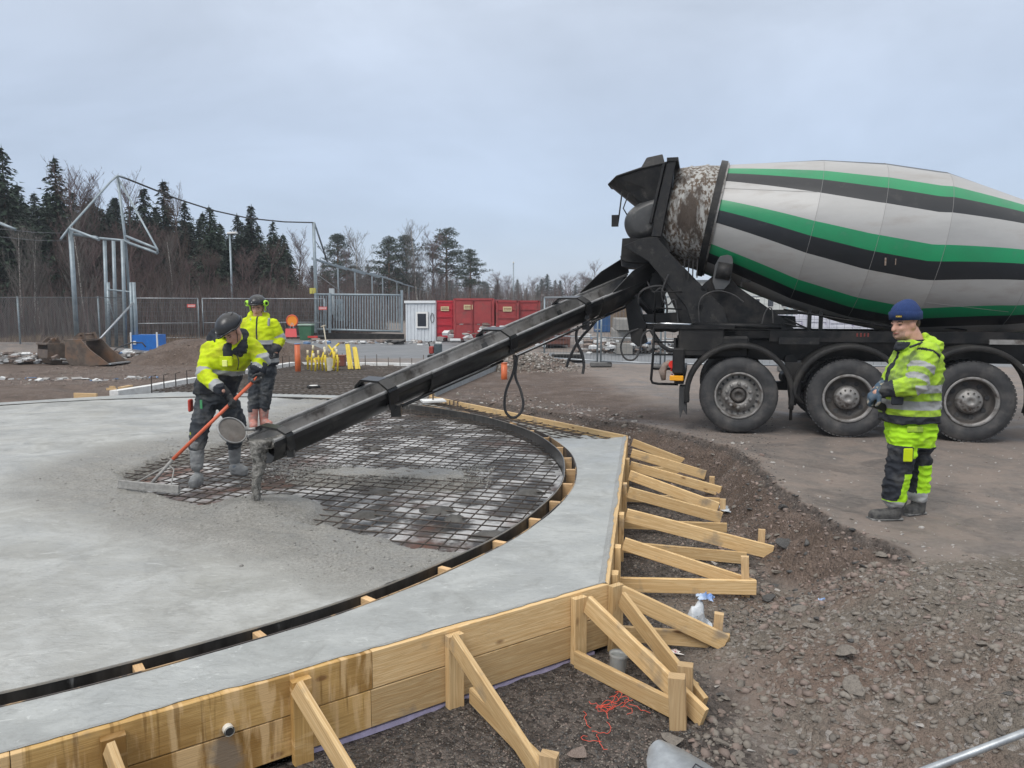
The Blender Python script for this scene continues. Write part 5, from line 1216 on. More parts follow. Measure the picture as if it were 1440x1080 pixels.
KNIT = mat('navy_knit', (.014, .036, .125), (.022, .050, .165), 30, .95, .6, 160, stretch=(3, 3, .6))

def capsule_pts(mb, a, b, r0, r1, n=20, sq=(1, 1), xdir=None):
    a = Vector(a); b = Vector(b); d = b - a; L_ = d.length
    if L_ < 1e-6: d = Vector((0, 0, 1))
    d.normalize()
    x = Vector(xdir) if xdir is not None else d.orthogonal(); x = (x - d * x.dot(d)).normalized(); y = d.cross(x)
    rings = []
    for k in range(1, 6): t = pi / 2 * k / 6; rings.append((-cos(t) * r0, sin(t) * r0))
    rings.append((0, r0)); rings.append((L_, r1))
    for k in range(1, 6): t = pi / 2 * k / 6; rings.append((L_ + sin(t) * r1, cos(t) * r1))
    vs = [a - d * r0]; 
    for s_, r in rings: vs += [a + d * s_ + x * (cos(2 * pi * j / n) * r * sq[0]) + y * (sin(2 * pi * j / n) * r * sq[1]) for j in range(n)]
    vs.append(b + d * r1); m_ = len(rings)
    fs = [(0, 1 + (j + 1) % n, 1 + j) for j in range(n)] + [(1 + i * n + j, 1 + i * n + (j + 1) % n, 1 + (i + 1) * n + (j + 1) % n, 1 + (i + 1) * n + j) for i in range(m_ - 1) for j in range(n)] + [(len(vs) - 1, 1 + (m_ - 1) * n + j, 1 + (m_ - 1) * n + (j + 1) % n) for j in range(n)]
    mb.add(vs, fs)
class Blob:
    """overlapping rounded volumes fused into one continuous skin"""
    def __init__(s): s.mb = MB(); s.seg = []
    def cap(s, a, b, r0, r1=None, sq=(1, 1), xdir=None, id=0):
        r1 = r0 if r1 is None else r1; capsule_pts(s.mb, a, b, r0, r1, sq=sq, xdir=xdir); s.seg.append((id, Vector(a), Vector(b), r0, r1)); return s
    def chain(s, pts, rs, id=0, **k):
        for i in range(len(pts) - 1): s.cap(pts[i], pts[i + 1], rs[i], rs[i + 1], id=id if not isinstance(id, (list, tuple)) else id[i], **k)
        return s
    def ell(s, c, r, M=None, id=0):
        c = Vector(c); M = M or Matrix.Identity(3); n, m_ = 24, 16; vs = [c + M @ Vector((0, 0, r[2]))]
        for i in range(1, m_):
            t = pi * i / m_; vs += [c + M @ Vector((r[0] * sin(t) * cos(2 * pi * j / n), r[1] * sin(t) * sin(2 * pi * j / n), r[2] * cos(t))) for j in range(n)]
        vs.append(c + M @ Vector((0, 0, -r[2])))
        fs = [(0, 1 + j, 1 + (j + 1) % n) for j in range(n)] + [(1 + i * n + j, 1 + (i + 1) * n + j, 1 + (i + 1) * n + (j + 1) % n, 1 + i * n + (j + 1) % n) for i in range(m_ - 2) for j in range(n)] + [(len(vs) - 1, 1 + (m_ - 2) * n + (j + 1) % n, 1 + (m_ - 2) * n + j) for j in range(n)]
        s.mb.add(vs, fs); s.seg.append((id, c, c, min(r), min(r))); return s
    def rings(s, rg, id=0, n=28, yaw=0.0, sup=2.4):
        """closed loft of flattened ovals: (centre, half width along x, half depth along y)"""
        vs = []
        for c, rx, ry in rg:
            c = Vector(c)
            for j in range(n):
                a_ = 2 * pi * j / n; ca, sa = cos(a_), sin(a_); x = math.copysign(abs(ca) ** (2 / sup), ca) * rx; y = math.copysign(abs(sa) ** (2 / sup), sa) * ry
                vs.append(c + Vector((x * cos(yaw) - y * sin(yaw), x * sin(yaw) + y * cos(yaw), 0)))
        m_ = len(rg); fs = [(i * n + j, i * n + (j + 1) % n, (i + 1) * n + (j + 1) % n, (i + 1) * n + j) for i in range(m_ - 1) for j in range(n)] + [tuple(range(n))[::-1], tuple(range((m_ - 1) * n, m_ * n))]
        s.mb.add(vs, fs)
        for (c, rx, ry), (c2, rx2, ry2) in zip(rg, rg[1:]): s.seg.append((id, Vector(c), Vector(c2), (rx + ry) / 2, (rx2 + ry2) / 2))
        return s
    def build(s, name, mats, parent, voxel=.012, smooth=4, folds=0.0, fscale=7.0, fn=None, seed=0, fstretch=(1, 1, 1.9)):
        mb = s.mb; me = bpy.data.meshes.new('t'); me.from_pydata(mb.v, [], mb.f)
        bm = bmesh.new(); bm.from_mesh(me); bmesh.ops.recalc_face_normals(bm, faces=bm.faces); bm.to_mesh(me); bm.free()
        o = bpy.data.objects.new('t', me); COL.objects.link(o)
        r = o.modifiers.new('r', 'REMESH'); r.mode = 'VOXEL'; r.voxel_size = voxel; r.use_smooth_shade = True
        if smooth: q = o.modifiers.new('s', 'SMOOTH'); q.iterations = smooth; q.factor = .5
        dg = bpy.context.evaluated_depsgraph_get(); ev = o.evaluated_get(dg); m2 = bpy.data.meshes.new_from_object(ev); bpy.data.objects.remove(o)
        m2.name = name
        N = len(m2.vertices); co = np.empty(N * 3); m2.vertices.foreach_get('co', co); co = co.reshape(-1, 3)
        if folds > 0:
            no = np.empty(N * 3); m2.vertices.foreach_get('normal', no) if hasattr(m2.vertices[0], 'normal') else None; no = no.reshape(-1, 3)
            f = np.empty(N)
            for i in range(N):
                p = co[i]; q_ = Vector((p[0] * fscale * fstretch[0] + seed, p[1] * fscale * fstretch[1], p[2] * fscale * fstretch[2]))
                a_ = mnoise.noise(q_); b_ = mnoise.noise(q_ * 2.3 + Vector((7, 1, 3))); f[i] = (1 - abs(a_) * 2.2) * .75 + b_ * .45 - .35
            co = co + no * (f * folds)[:, None]; m2.vertices.foreach_set('co', co.ravel())
        m2.materials.clear()
        for m_ in (mats if isinstance(mats, (list, tuple)) else [mats]): m2.materials.append(m_)
        if fn:
            F = len(m2.polygons); pc = np.empty(F * 3); m2.polygons.foreach_get('center', pc); pc = pc.reshape(-1, 3)
            best = np.full(F, 1e9); bid = np.zeros(F, int); bt = np.zeros(F)
            for (id_, a, b, r0, r1) in s.seg:
                A = np.array(a); Bv = np.array(b) - A; L2 = max(Bv @ Bv, 1e-9); t = np.clip(((pc - A) @ Bv) / L2, 0, 1); d = np.linalg.norm(pc - A - t[:, None] * Bv, axis=1) - (r0 + (r1 - r0) * t)
                w_ = d < best; best[w_] = d[w_]; bid[w_] = id_; bt[w_] = t[w_]
            mi = np.array([fn(int(bid[i]), float(bt[i]), pc[i]) for i in range(F)], np.int32); m2.polygons.foreach_set('material_index', mi)
        m2.polygons.foreach_set('use_smooth', np.ones(len(m2.polygons), bool)); m2.update()
        ob = bpy.data.objects.new(name, m2); COL.objects.link(ob); ob.parent = parent; return ob
def frame(fwd, up):
    f = Vector(fwd).normalized(); u = Vector(up); r_ = f.cross(u).normalized(); u = r_.cross(f).normalized()
    return Matrix((r_, f, u)).transposed()          # columns: right, forward, up
def head_into(B, c, fwd, up, s=1.0, id=9):
    M = frame(fwd, up); T = lambda x, y, z: Vector(c) + M @ (Vector((x, y, z)) * s)
    B.ell(T(0, -.012, .035), (.076 * s, .096 * s, .085 * s), M, id); B.ell(T(0, .012, -.03), (.064 * s, .078 * s, .085 * s), M, id)
    B.ell(T(0, .045, -.078), (.040 * s, .040 * s, .034 * s), M, id); B.ell(T(0, .072, .012), (.052 * s, .018 * s, .012 * s), M, id)
    B.cap(T(0, .084, -.002), T(0, .103, -.034), .011 * s, .016 * s, id=id); B.ell(T(.03, .066, -.03), (.022 * s, .018 * s, .018 * s), M, id); B.ell(T(-.03, .066, -.03), (.022 * s, .018 * s, .018 * s), M, id)
    B.ell(T(0, .084, -.060), (.024 * s, .012 * s, .009 * s), M, id); B.ell(T(0, .078, -.090), (.020 * s, .016 * s, .014 * s), M, id)
    for sx in (-1, 1): B.ell(T(.074 * sx, -.004, -.012), (.012 * s, .022 * s, .034 * s), M, id)
    return T, M
def face_details(T, parent, s=1.0):
    for sx in (-1, 1):
        mb = MB(); mb.tube([T(.043 * sx, .070, -.0015), T(.031 * sx, .079, .0005), T(.018 * sx, .077, -.0015)], [.003, .0065, .003], 8); mb.build('eye', EYEM, parent, local=True)
        mb = MB(); mb.tube([T(.052 * sx, .066, .017), T(.034 * sx, .082, .023), T(.016 * sx, .083, .018)], [.003, .0055, .004], 6); mb.build('eyebrow', HAIR, parent, local=True)
    mb = MB(); mb.tube([T(-.026, .084, -.063), T(-.010, .094, -.0605), T(0, .0955, -.062), T(.010, .094, -.0605), T(.026, .084, -.063)], [.002, .0045, .0045, .0045, .002], 6); mb.build('mouth', LIPM, parent, local=True)
def glove(name, wrist, knuckle_dir, palm_n, mt, parent, curl=1.0, s=1.0, thumb_side=1):
    """palm, four unequal fingers in three joints, thumb leaving the side of the palm"""
    f = Vector(knuckle_dir).normalized(); n_ = Vector(palm_n); n_ = (n_ - f * n_.dot(f)).normalized(); side = f.cross(n_) * thumb_side
    B = Blob(); w = Vector(wrist)
    B.cap(w - f * .03 * s, w + f * .02 * s, .036 * s, .034 * s, sq=(1, 1)); B.cap(w + f * .02 * s + side * .012 * s, w + f * .085 * s + side * .016 * s, .024 * s, .022 * s); B.cap(w + f * .02 * s - side * .012 * s, w + f * .08 * s - side * .020 * s, .024 * s, .020 * s); B.cap(w + f * .03 * s, w + f * .085 * s, .023 * s, .022 * s)
    for k, (off, ln) in enumerate(((.030, .92), (.010, 1.0), (-.010, .94), (-.029, .76))):
        p = w + f * (.088 - .004 * k) * s + side * off * s; d = f.copy(); r = .0125 * s
        for j, l_ in enumerate((.040, .028, .022)):
            a_ = curl * (.55 + .25 * j + .06 * k); ax = side * thumb_side; q = Matrix.Rotation(a_ * (1), 3, f.cross(n_))
            d = (d * cos(a_) + n_ * sin(a_)) if j == 0 else (d * cos(a_) + (n_ * d.dot(f) - f * d.dot(n_)).normalized() * sin(a_)); d.normalize()
            e_ = p + d * l_ * ln * s; B.cap(p, e_, r, r * .92); p = e_; r *= .93
    p = w + f * .03 * s + side * .030 * s; d1 = (f * .55 + side * .65 + n_ * .5).normalized(); e1 = p + d1 * .045 * s; d2 = (f * .8 + n_ * .75 - side * .05).normalized(); e2 = e1 + d2 * .034 * s
    B.cap(p, e1, .018 * s, .014 * s); B.cap(e1, e2, .014 * s, .012 * s)
    return B.build(name, mt, parent, voxel=.0058, smooth=2)
def helmet(c, fwd, up, parent, s=1.0, muffs=False, name='helmet'):
    M = frame(fwd, up); T = lambda x, y, z: Vector(c) + M @ (Vector((x, y, z)) * s)
    B = Blob(); B.ell(T(0, -.008, .055), (.118 * s, .142 * s, .108 * s), M); mb = B.mb
    # cut below the rim: flatten by moving low points up
    o = B.build(name, HELM, parent, voxel=.008, smooth=3)
    Mi = M.inverted()
    for v in o.data.vertices:
        q = Mi @ (v.co - Vector(c)) / s; lim = .028 + .022 * (q.y > .05) + .0 
        if q.z < lim: q.z = lim - (lim - q.z) * .12; v.co = Vector(c) + M @ (q * s)
    o.data.update()
    mb = MB(); pts = [T(.120 * cos(a_), -.008 + .145 * sin(a_), .034 + .016 * (sin(a_) > .3)) for a_ in [2 * pi * k / 48 for k in range(48)]]; mb.tube(pts, .008 * s, 6, closed=True); mb.build('rim_trim', HELM, o, local=True)
    mb = MB(); mb.tube([T(-.05, .125, .052), T(-.03, .150, .046), T(0, .160, .045), T(.03, .150, .046), T(.05, .125, .052)], .010 * s, 8); mb.build('peak', HELM, o, local=True)
    for x in (-.06, 0, .06):
        mb = MB(); mb.box(T(x, -.06, .150 - abs(x) * .25), (.016 * s, .07 * s, .006 * s), rot=M); mb.build('vent', RUB, o, local=True)
    mb = MB(); mb.box(T(.03, .120, .078), (.026 * s, .006, .014 * s), rot=M); mb.build('badge', mat('white_mark', (.7, .7, .7), None, rough=.5), o, local=True)
    mb = MB(); mb.tube([T(-.088, .0, .03), T(-.078, .03, -.04), T(-.035, .05, -.108), T(0, .055, -.118), T(.035, .05, -.108), T(.078, .03, -.04), T(.088, 0, .03)], .004 * s, 6); mb.build('chin_strap', BLK2, o, local=True)
    if muffs:
        for sx in (-1, 1):
            mb = MB(); a_ = T(.112 * sx, .015, .050); d_ = M @ Vector((sx * .75, .66, 0)); d_.normalize(); mb.tube([a_, a_ + d_ * .012, a_ + d_ * .030, a_ + d_ * .038], [.040, .044, .042, .034], 20); m_ = mb.build('ear_cup', HVH, o, local=True)
            mb = MB(); mb.tube([a_ + d_ * .038, a_ + d_ * .042], [.023, .020], 16); mb.build('ear_cup_centre', BLK2, m_, local=True)
            mb = MB(); mb.tube([T(.105 * sx, -.01, .05), T(.100 * sx, -.01, -.06)], .012, 8); mb.build('side_strap', HVH, o, local=True)
    return o

# ---- the worker by the truck
def person(label, u, v, yd, z=None):
    p = D(u, v, yd); t = thing('person', label, 'person', (p.x, p.y, gz(p.x, p.y) if z is None else z))
    o = wmat(t).translation
    return t, (lambda px, py, dy=0.0: D(px, py, yd + dy) - o)
t3, Q = person('man in a blue knitted hat and lime work clothes standing in front of the truck', 1272, 726, 6.13)
zq = lambda py: Q(1275, py).z
fw3 = V(-.93, -.30, -.10)
B = Blob(); T, M3 = head_into(B, Q(1272, 455), fw3, V(-.10, 0, 1), 1.13); B.ell(T(0, .02, -.075), (.075, .075, .055), M3, 9)
B.cap(Q(1284, 480), Q(1276, 462), .082, .074); B.rings([(Q(1281, 590), .13, .14), (Q(1284, 545), .15, .17), (Q(1288, 510), .13, .17), (Q(1286, 490), .09, .12)])
B.chain([Q(1299, 500, -.17), Q(1287, 541, -.25), Q(1244, 549, -.14)], [.05, .042, .032]); B.chain([Q(1284, 500, .17), Q(1266, 543, .24), Q(1242, 540, .05)], [.05, .042, .032])
B.cap(Q(1244, 549, -.14), Q(1232, 553, -.12), .032, .03); B.cap(Q(1242, 540, .05), Q(1232, 548, .02), .032, .03)
B.chain([Q(1277, 600, -.08), Q(1266, 660, -.09), Q(1261, 712, -.07)], [.08, .055, .042]); B.chain([Q(1290, 600, .08), Q(1292, 660, .09), Q(1290, 705, .09)], [.08, .055, .042])
B.cap(Q(1262, 718, -.07), Q(1230, 724, -.09), .035, .03); B.cap(Q(1291, 714, .09), Q(1276, 718, .06), .035, .03)
def skinfn(id_, t, p):
    q = M3.inverted() @ (Vector(p) - Q(1272, 455)); return 1 if (id_ == 9 and q.z < -.055 and q.y > .0 and abs(q.x) < .06) else 0
body = B.build('body', [SKIN, STUB], t3, voxel=.0085, smooth=2, fn=skinfn); face_details(T, body)
def T(x, y, z): return hc_ + M3 @ (Vector((x, y, z)) * 1.13)
hc_ = Q(1272, 455)
# beanie
B = Blob(); B.ell(T(0, -.014, .072), (.104, .124, .108), M3); B.ell(T(0, -.030, .120), (.070, .082, .062), M3)
mbh = Blob(); mbh.ell(T(0, -.060, .0), (.082, .052, .062), M3); mbh.build('hair', HAIR, t3, voxel=.009)
hat = B.build('knitted_hat', KNIT, t3, voxel=.008, smooth=3)
Mi = M3.inverted(); hc = Q(1272, 455)
for v in hat.data.vertices:
    q = Mi @ (v.co - hc)
    lim = .030 + .10 * max(0, q.y - .02) * .4
    if q.z < lim: q.z = lim - (lim - q.z) * .15
    a_ = atan2(q.x, q.y); k_ = 1 + .012 * sin(a_ * 34); q.x *= k_; q.y *= k_
    v.co = hc + M3 @ q
mb = MB(); prof_ = []
for k in range(64):
    a_ = 2 * pi * k / 64; prof_.append((a_, ))
vs = []
for zz, rr in ((.022, .99), (.022, 1.05), (.075, 1.06), (.083, 1.01)):
    for k in range(64):
        a_ = 2 * pi * k / 64; vs.append(T(.094 * rr * sin(a_) * (1 + .01 * (k % 2)), -.014 + .112 * rr * cos(a_) * (1 + .01 * (k % 2)), zz + .016 * max(0, cos(a_))))
mb.add(vs, [(i * 64 + k, i * 64 + (k + 1) % 64, (i + 1) * 64 + (k + 1) % 64, (i + 1) * 64 + k) for i in range(3) for k in range(64)], 0, True); mb.build('hat_fold', KNIT, hat, local=True)
mb = MB(); c_ = T(-.052, .098, .062); 
lp = M3 @ Vector((-.55, .83, 0)); lp.normalize(); sd_ = lp.cross(V(0, 0, 1)).normalized()
mb.beam(c_ - sd_ * .024 + lp * .006, c_ + sd_ * .024 + lp * .006, .008, .024, up=(0, 0, 1)); lb = mb.build('hat_label', BLK2, hat, local=True)
YM = mat('yellow_print', (.75, .52, .06), None, rough=.6)
for k, (hh, ww) in enumerate(((.012, .004), (.010, .008), (.010, .008), (.013, .003), (.009, .006))):
    mb = MB(); q = c_ + sd_ * (-.018 + .009 * k) + lp * .0105; mb.beam(q - V(0, 0, hh / 2), q + V(0, 0, hh / 2), ww * .7, .001, up=lp); mb.build('letter', YM, lb, local=True)
# jacket
B = Blob()
B.rings([(Q(1278, 592), .215, .225), (Q(1279, 570), .218, .215), (Q(1279, 548), .222, .218), (Q(1286, 520), .205, .215), (Q(1290, 500), .168, .200), (Q(1289, 486), .125, .15), (Q(1287, 478), .112, .12)], id=1)
B.chain([Q(1302, 497, -.17), Q(1288, 540, -.27)], [.100, .088], id=2); B.cap(Q(1288, 541, -.27), Q(1248, 548, -.17), .088, .060, id=3)
B.chain([Q(1284, 500, .17), Q(1266, 543, .25)], [.095, .085], id=4); B.cap(Q(1266, 543, .25), Q(1246, 540, .07), .085, .060, id=5)
B.ell(Q(1311, 486, 0), (.062, .12, .070), None, 6); B.ell(Q(1303, 480, 0), (.08, .09, .042), None, 6)
B.cap(Q(1284, 487, -.07), Q(1264, 486, -.05), .045, .035, id=7); B.cap(Q(1284, 487, .07), Q(1264, 486, .05), .045, .035, id=7); B.cap(Q(1264, 488, -.05), Q(1264, 488, .05), .034, .034, id=7)
z1, z2, z3, z4, z5 = zq(538), zq(549), zq(560), zq(572), zq(581)
def jf3(i, t, p):
    x, y, z = p
    if i == 7: return 2 if z < zq(480) else 0
    if i in (2, 4): return 1 if (.42 < t < .60 or .80 < t < .98) else (2 if (t < .10 and p[1] < -.2 and abs(t * 1 - .05) < .03) else 0)
    if i in (3, 5): return 2 if t > .74 else (1 if .0 <= t < .02 else 0)
    if i == 6: return 0
    if z < z5: return 2
    if z2 < z < z1 or z4 < z < z3: return 1
    if x < Q(1258, 540).x + .02 and abs(y) < .035: return 2
    return 0
B.cap(Q(1300, 474, -.03), Q(1300, 474, .03), .03, .03, id=6)
jk = B.build('jacket', [HVG, REF, NAVY], t3, voxel=.0072, smooth=4, folds=.019, fscale=8, fn=jf3, seed=3)
mb = MB(); mb.tube([Q(1280, 488, -.235), Q(1296, 482, -.19), Q(1310, 492, -.16), Q(1314, 505, -.15)], .010, 6); mb.build('shoulder_piping', NAVY, jk, local=True)
mb = MB(); mb.tube([Q(1283, 483, 0), Q(1283, 477, 0)], [.105, .098], 24, caps=False); mb.build('inner_collar', NAVY, jk, local=True)
mb = MB(); mb.box(Q(1262, 560, -.22), (.10, .02, .11)); mb.build('waist_pouch', NAVY, jk, local=True, bevel=.01)
# trousers
B = Blob(); B.rings([(Q(1281, 585), .185, .19), (Q(1281, 610), .185, .185), (Q(1281, 628), .165, .17)], id=1)
B.chain([Q(1273, 612, -.085), Q(1265, 655, -.10), Q(1259, 680, -.09), Q(1258, 700, -.085)], [.118, .100, .098, .088], id=[2, 3, 4]); B.chain([Q(1292, 612, .085), Q(1292, 655, .09), Q(1292, 680, .09), Q(1290, 696, .09)], [.115, .095, .090, .080], id=[5, 6, 7])
def tf3(i, t, p):
    z = p[2]; x = p[0]
    if z > zq(622): return 0
    near = i in (2, 3, 4)
    if z < zq(699) if near else z < zq(694): return 1
    cx = Q(1264, 660, -.1).x if near else Q(1292, 660, .1).x
    if near: return 2 if (x < cx + .015 - .16 * (zq(650) - z) and z > zq(698)) or (zq(660) < z < zq(640) and x < cx + .12) else 0
    return 2 if zq(655) < z < zq(625) or (z < zq(655) and x < cx - .05) else 0
B.build('trousers', [mat('hi_vis_trouser', (.42, .78, .02), (.36, .66, .02), 9, .75, .35, 70, c3=(.25, .36, .05), s3=5, lo3=.58, hi3=.74, spec=.25), REF, NAVY], t3, voxel=.0072, smooth=4, folds=.020, fscale=8.5, fn=tf3, seed=9)
mb = MB(); c_ = Q(1277, 640, -.225); mb.box(c_, (.075, .012, .11)); pk = mb.build('pocket_window', HV, t3, local=True, bevel=.008); mb = MB(); mb.box(c_ + V(0, .006, 0), (.092, .012, .128)); mb.build('pocket_frame', NAVY, pk, local=True, bevel=.01)
mb = MB(); mb.box(Q(1287, 604, -.20), (.13, .02, .05)); mb.build('hip_pocket', HVG, t3, local=True, bevel=.008)
for (a_, b_, c2, nm) in ((Q(1264, 712, -.08), Q(1258, 722, -.085), Q(1229, 727, -.10), 'shoe'), (Q(1292, 706, .09), Q(1291, 717, .09), Q(1277, 720, .05), 'shoe')):
    B = Blob(); B.cap(a_ + V(0, 0, .06), b_, .062, .056); B.cap(V(b_.x, b_.y, .052), V(c2.x, c2.y, .048), .052, .045); B.cap(V(b_.x, b_.y, .03), V(c2.x, c2.y, .028), .05, .045); sh = B.build(nm, SHOE, t3, voxel=.009, smooth=3)
    for v in sh.data.vertices:
        if v.co.z < .006: v.co.z = .006
    d_ = (V(c2.x, c2.y, 0) - V(b_.x, b_.y, 0)).normalized(); mb = MB(); mb.beam(V(b_.x, b_.y, .013) - d_ * .05, V(c2.x, c2.y, .013) + d_ * .045, .098, .024, bev=.01); mb.build('sole', mat('grey_sole', (.20, .20, .19), (.10, .10, .10), 20, .8), sh, local=True)
glove('glove', Q(1240, 551, -.135), V(-.75, .25, -.45), V(.3, .5, -.75), GLB, t3, 1.1, 1.08, 1); glove('glove', Q(1238, 543, .03), V(-.72, -.35, -.42), V(.3, -.5, -.7), GLB, t3, 1.0, 1.05, -1)
mb = MB(); mb.beam(Q(1222, 566, -.05), Q(1252, 576, -.02), .05, .06, bev=.012); rc = mb.build('remote_control', BLK2, None); rc.location = wmat(t3).translation; tag(rc, 'small black remote control box held in the blue gloves of the man by the truck', 'remote control')
mb = MB(); mb.tube([Q(1236, 566, -.085), Q(1236, 560, -.09)], .006, 6); o = mb.build('control_stick', RIM, rc, local=True)

# ---- the bending worker with the rake
t1, Q = person('bending man in a black helmet and yellow jacket pulling a long orange rake', 305, 665, 7.72, -.075)
zq = lambda py: Q(305, py).z
fw1 = V(-.42, -.70, -.75); up1 = V(-.35, -.55, .72)
HC = Q(327, 466, -.28)
B = Blob(); T, M1 = head_into(B, HC, fw1, up1, 1.02)
B.cap(Q(330, 484, -.10), Q(328, 472, -.22), .07, .06); B.rings([(Q(304, 552, .02), .16, .13), (Q(312, 525, -.02), .17, .13), (Q(324, 500, -.06), .18, .13), (Q(328, 486, -.08), .12, .10)])
B.chain([Q(297, 492, -.10), Q(288, 526, -.22), Q(312, 550, -.42)], [.055, .042, .032]); B.chain([Q(354, 486, -.06), Q(369, 507, -.12), Q(359, 522, -.22)], [.055, .042, .032])
B.chain([Q(291, 556, -.0), Q(281, 598, -.16), Q(277, 655, -.24)], [.09, .06, .045]); B.chain([Q(316, 556, .06), Q(333, 594, .14), Q(330, 642, .28)], [.09, .06, .045])
body = B.build('body', SKIN, t1, voxel=.009, smooth=2); face_details(T, body)
helmet(HC + up1 * .022, fw1, up1, t1, 1.04)
B = Blob()
B.rings([(Q(303, 552, .03), .215, .19), (Q(306, 538, .01), .215, .19), (Q(314, 520, -.03), .225, .19), (Q(322, 503, -.07), .235, .185), (Q(326, 490, -.10), .19, .16), (Q(329, 482, -.13), .11, .12)], id=1, yaw=.12)
B.cap(Q(297, 493, -.10), Q(288, 525, -.24), .100, .085, id=2); B.cap(Q(288, 526, -.24), Q(309, 547, -.41), .085, .058, id=3)
B.cap(Q(352, 487, -.06), Q(369, 506, -.13), .095, .082, id=4); B.cap(Q(369, 506, -.13), Q(360, 519, -.21), .082, .060, id=5)
# dark hood and collar standing up round the neck
B.cap(Q(303, 476, .04), Q(316, 464, .04), .085, .085, id=7); B.cap(Q(304, 476, .0), Q(316, 492, -.20), .062, .052, id=7); B.cap(Q(340, 470, -.04), Q(340, 490, -.20), .062, .052, id=7); B.cap(Q(316, 492, -.21), Q(336, 494, -.22), .048, .048, id=7); B.cap(Q(318, 466, -.02), Q(340, 470, -.04), .06, .06, id=7)
za, zb = zq(517), zq(524)
def jf1(i, t, p):
    x, y, z = p
    if i == 7: return 2
    if i in (2, 4): return 1 if t > .86 else 0
    if i in (3, 5): return 1 if .70 < t < .95 else (2 if t >= .95 else (1 if t < .03 else 0))
    k = (x - Q(312, 520).x) * .12
    zz = z + k
    if abs(x - Q(334, 500).x) < .045 and y < -.05 and z > zq(503): return 2
    if zz < zb: return 2
    if zz < za: return 1
    return 0
jk = B.build('jacket', [HV, REF, NAVY], t1, voxel=.010, smooth=3, folds=.018, fscale=7.5, fn=jf1, seed=21)
mb = MB(); mb.box(Q(318, 508, -.27), (.13, .02, .10)); mb.build('chest_pocket', HV, jk, local=True, bevel=.008); mb = MB(); mb.box(Q(316, 511, -.285), (.05, .012, .065)); mb.build('badge_holder', mat('pale_yellow', (.80, .85, .25), None, rough=.5), jk, local=True, bevel=.004)
mb = MB(); mb.tube([Q(332, 496, -.27), Q(336, 508, -.25), Q(334, 520, -.23)], .005, 5); mb.build('zip', NAVY, jk, local=True)
B = Blob(); B.rings([(Q(303, 545, .03), .195, .17), (Q(304, 558, .03), .195, .17), (Q(305, 566, .03), .16, .14)], id=1)
B.chain([Q(292, 562, 0), Q(282, 596, -.16), Q(277, 628, -.20)], [.120, .095, .078], id=[2, 3]); B.chain([Q(317, 562, .05), Q(333, 594, .13), Q(330, 624, .24)], [.120, .098, .080], id=[4, 5])
B.build('trousers', CHAR, t1, voxel=.010, smooth=3, folds=.019, fscale=8, seed=31)
for pts in ([Q(270, 596, -.2), Q(268, 618, -.23)], [Q(329, 588, .02), Q(336, 598, .02)]):
    mb = MB(); mb.tube(pts, .011, 6); mb.build('yellow_trim', HV, t1, local=True)
mb = MB(); mb.box(Q(283, 570, -.17), (.022, .01, .11)); mb.build('green_strap', mat('green_tape', (.06, .30, .12), None, rough=.6), t1, local=True); mb = MB(); mb.box(Q(268, 570, -.05), (.03, .08, .13)); mb.build('pliers', mat('red_grip', (.45, .05, .03), None, rough=.5), t1, local=True, bevel=.01)
def boots(parent, legs, m, lift):
    for top_, ank, toe in legs:
        B = Blob(); B.cap(top_, ank, .074, .062); B.cap(V(ank.x, ank.y, lift + .07), V(toe.x, toe.y, lift + .055), .062, .052); B.cap(V(ank.x, ank.y, lift + .04), V(toe.x, toe.y, lift + .035), .058, .05)
        b_ = B.build('boot', m, parent, voxel=.010, smooth=3, folds=.006, fscale=12, seed=top_.x)
boots(t1, ((Q(277, 622, -.20), Q(277, 655, -.23), Q(272, 666, -.33)), (Q(330, 618, .24), Q(330, 646, .26), Q(342, 652, .22))), BOOTW, 0)
# rake, held in both hands
o1 = wmat(t1).translation
rt = D(366, 527, 7.47); rm = D(243, 646, 7.20); rb = D(211, 682, 7.12)
rk = thing('rake', 'long handled screed rake with an orange shaft and grey steel blade', 'rake', (rb.x, rb.y, rb.z))
OSH = mat('orange_shaft', (.72, .155, .075), (.62, .13, .06), 12, .45, .1, 30, c3=(.40, .30, .25), s3=9, lo3=.62, hi3=.75)
GRY = mat('cement_steel', (.20, .195, .185), (.32, .315, .30), 20, .6, .4, 60)
one('handle', OSH, rk, 'tube', [rt, rm], .0175, 16); one('neck', GRY, rk, 'tube', [rm, rm * .3 + rb * .7, rb], .016, 12)
bl = D(167, 678, 7.16); br = D(252, 686, 7.06); bl.z = br.z = .0; bl = G(167, 680, .02); br = G(252, 688, .02); cb = (bl + br) / 2
one('blade', GRY, rk, 'beam', bl, br, .022, .075, bev=.006); one('blade_lip', GRY, rk, 'beam', bl - V(0, .012, .03), br - V(0, .012, .03), .03, .016)
one('brace_rod', GRY, rk, 'tube', [rm * .75 + rb * .25, bl.lerp(br, .22)], .008, 8); one('brace_rod', GRY, rk, 'tube', [rm * .8 + rb * .2, (rm * .6 + rb * .4) + V(.10, 0, 0), bl.lerp(br, .86)], .007, 8); one('neck_socket', GRY, rk, 'tube', [rb, bl.lerp(br, .52)], .018, 10)
dh = (rt - rm).normalized()
def grip(f, off): p = rm.lerp(rt, f); return p - o1 + off
g1 = grip(.655, V(-.03, .03, .045)); g2 = grip(.955, V(.0, .03, .05))
def grasp(g, elbow, pn):
    f = (g - elbow).normalized(); pn = Vector(pn); pn = (pn - f * pn.dot(f)).normalized(); return g - f * .078 - pn * .034, f, pn
ga = rm.lerp(rt, .655) - o1; gb_ = rm.lerp(rt, .945) - o1
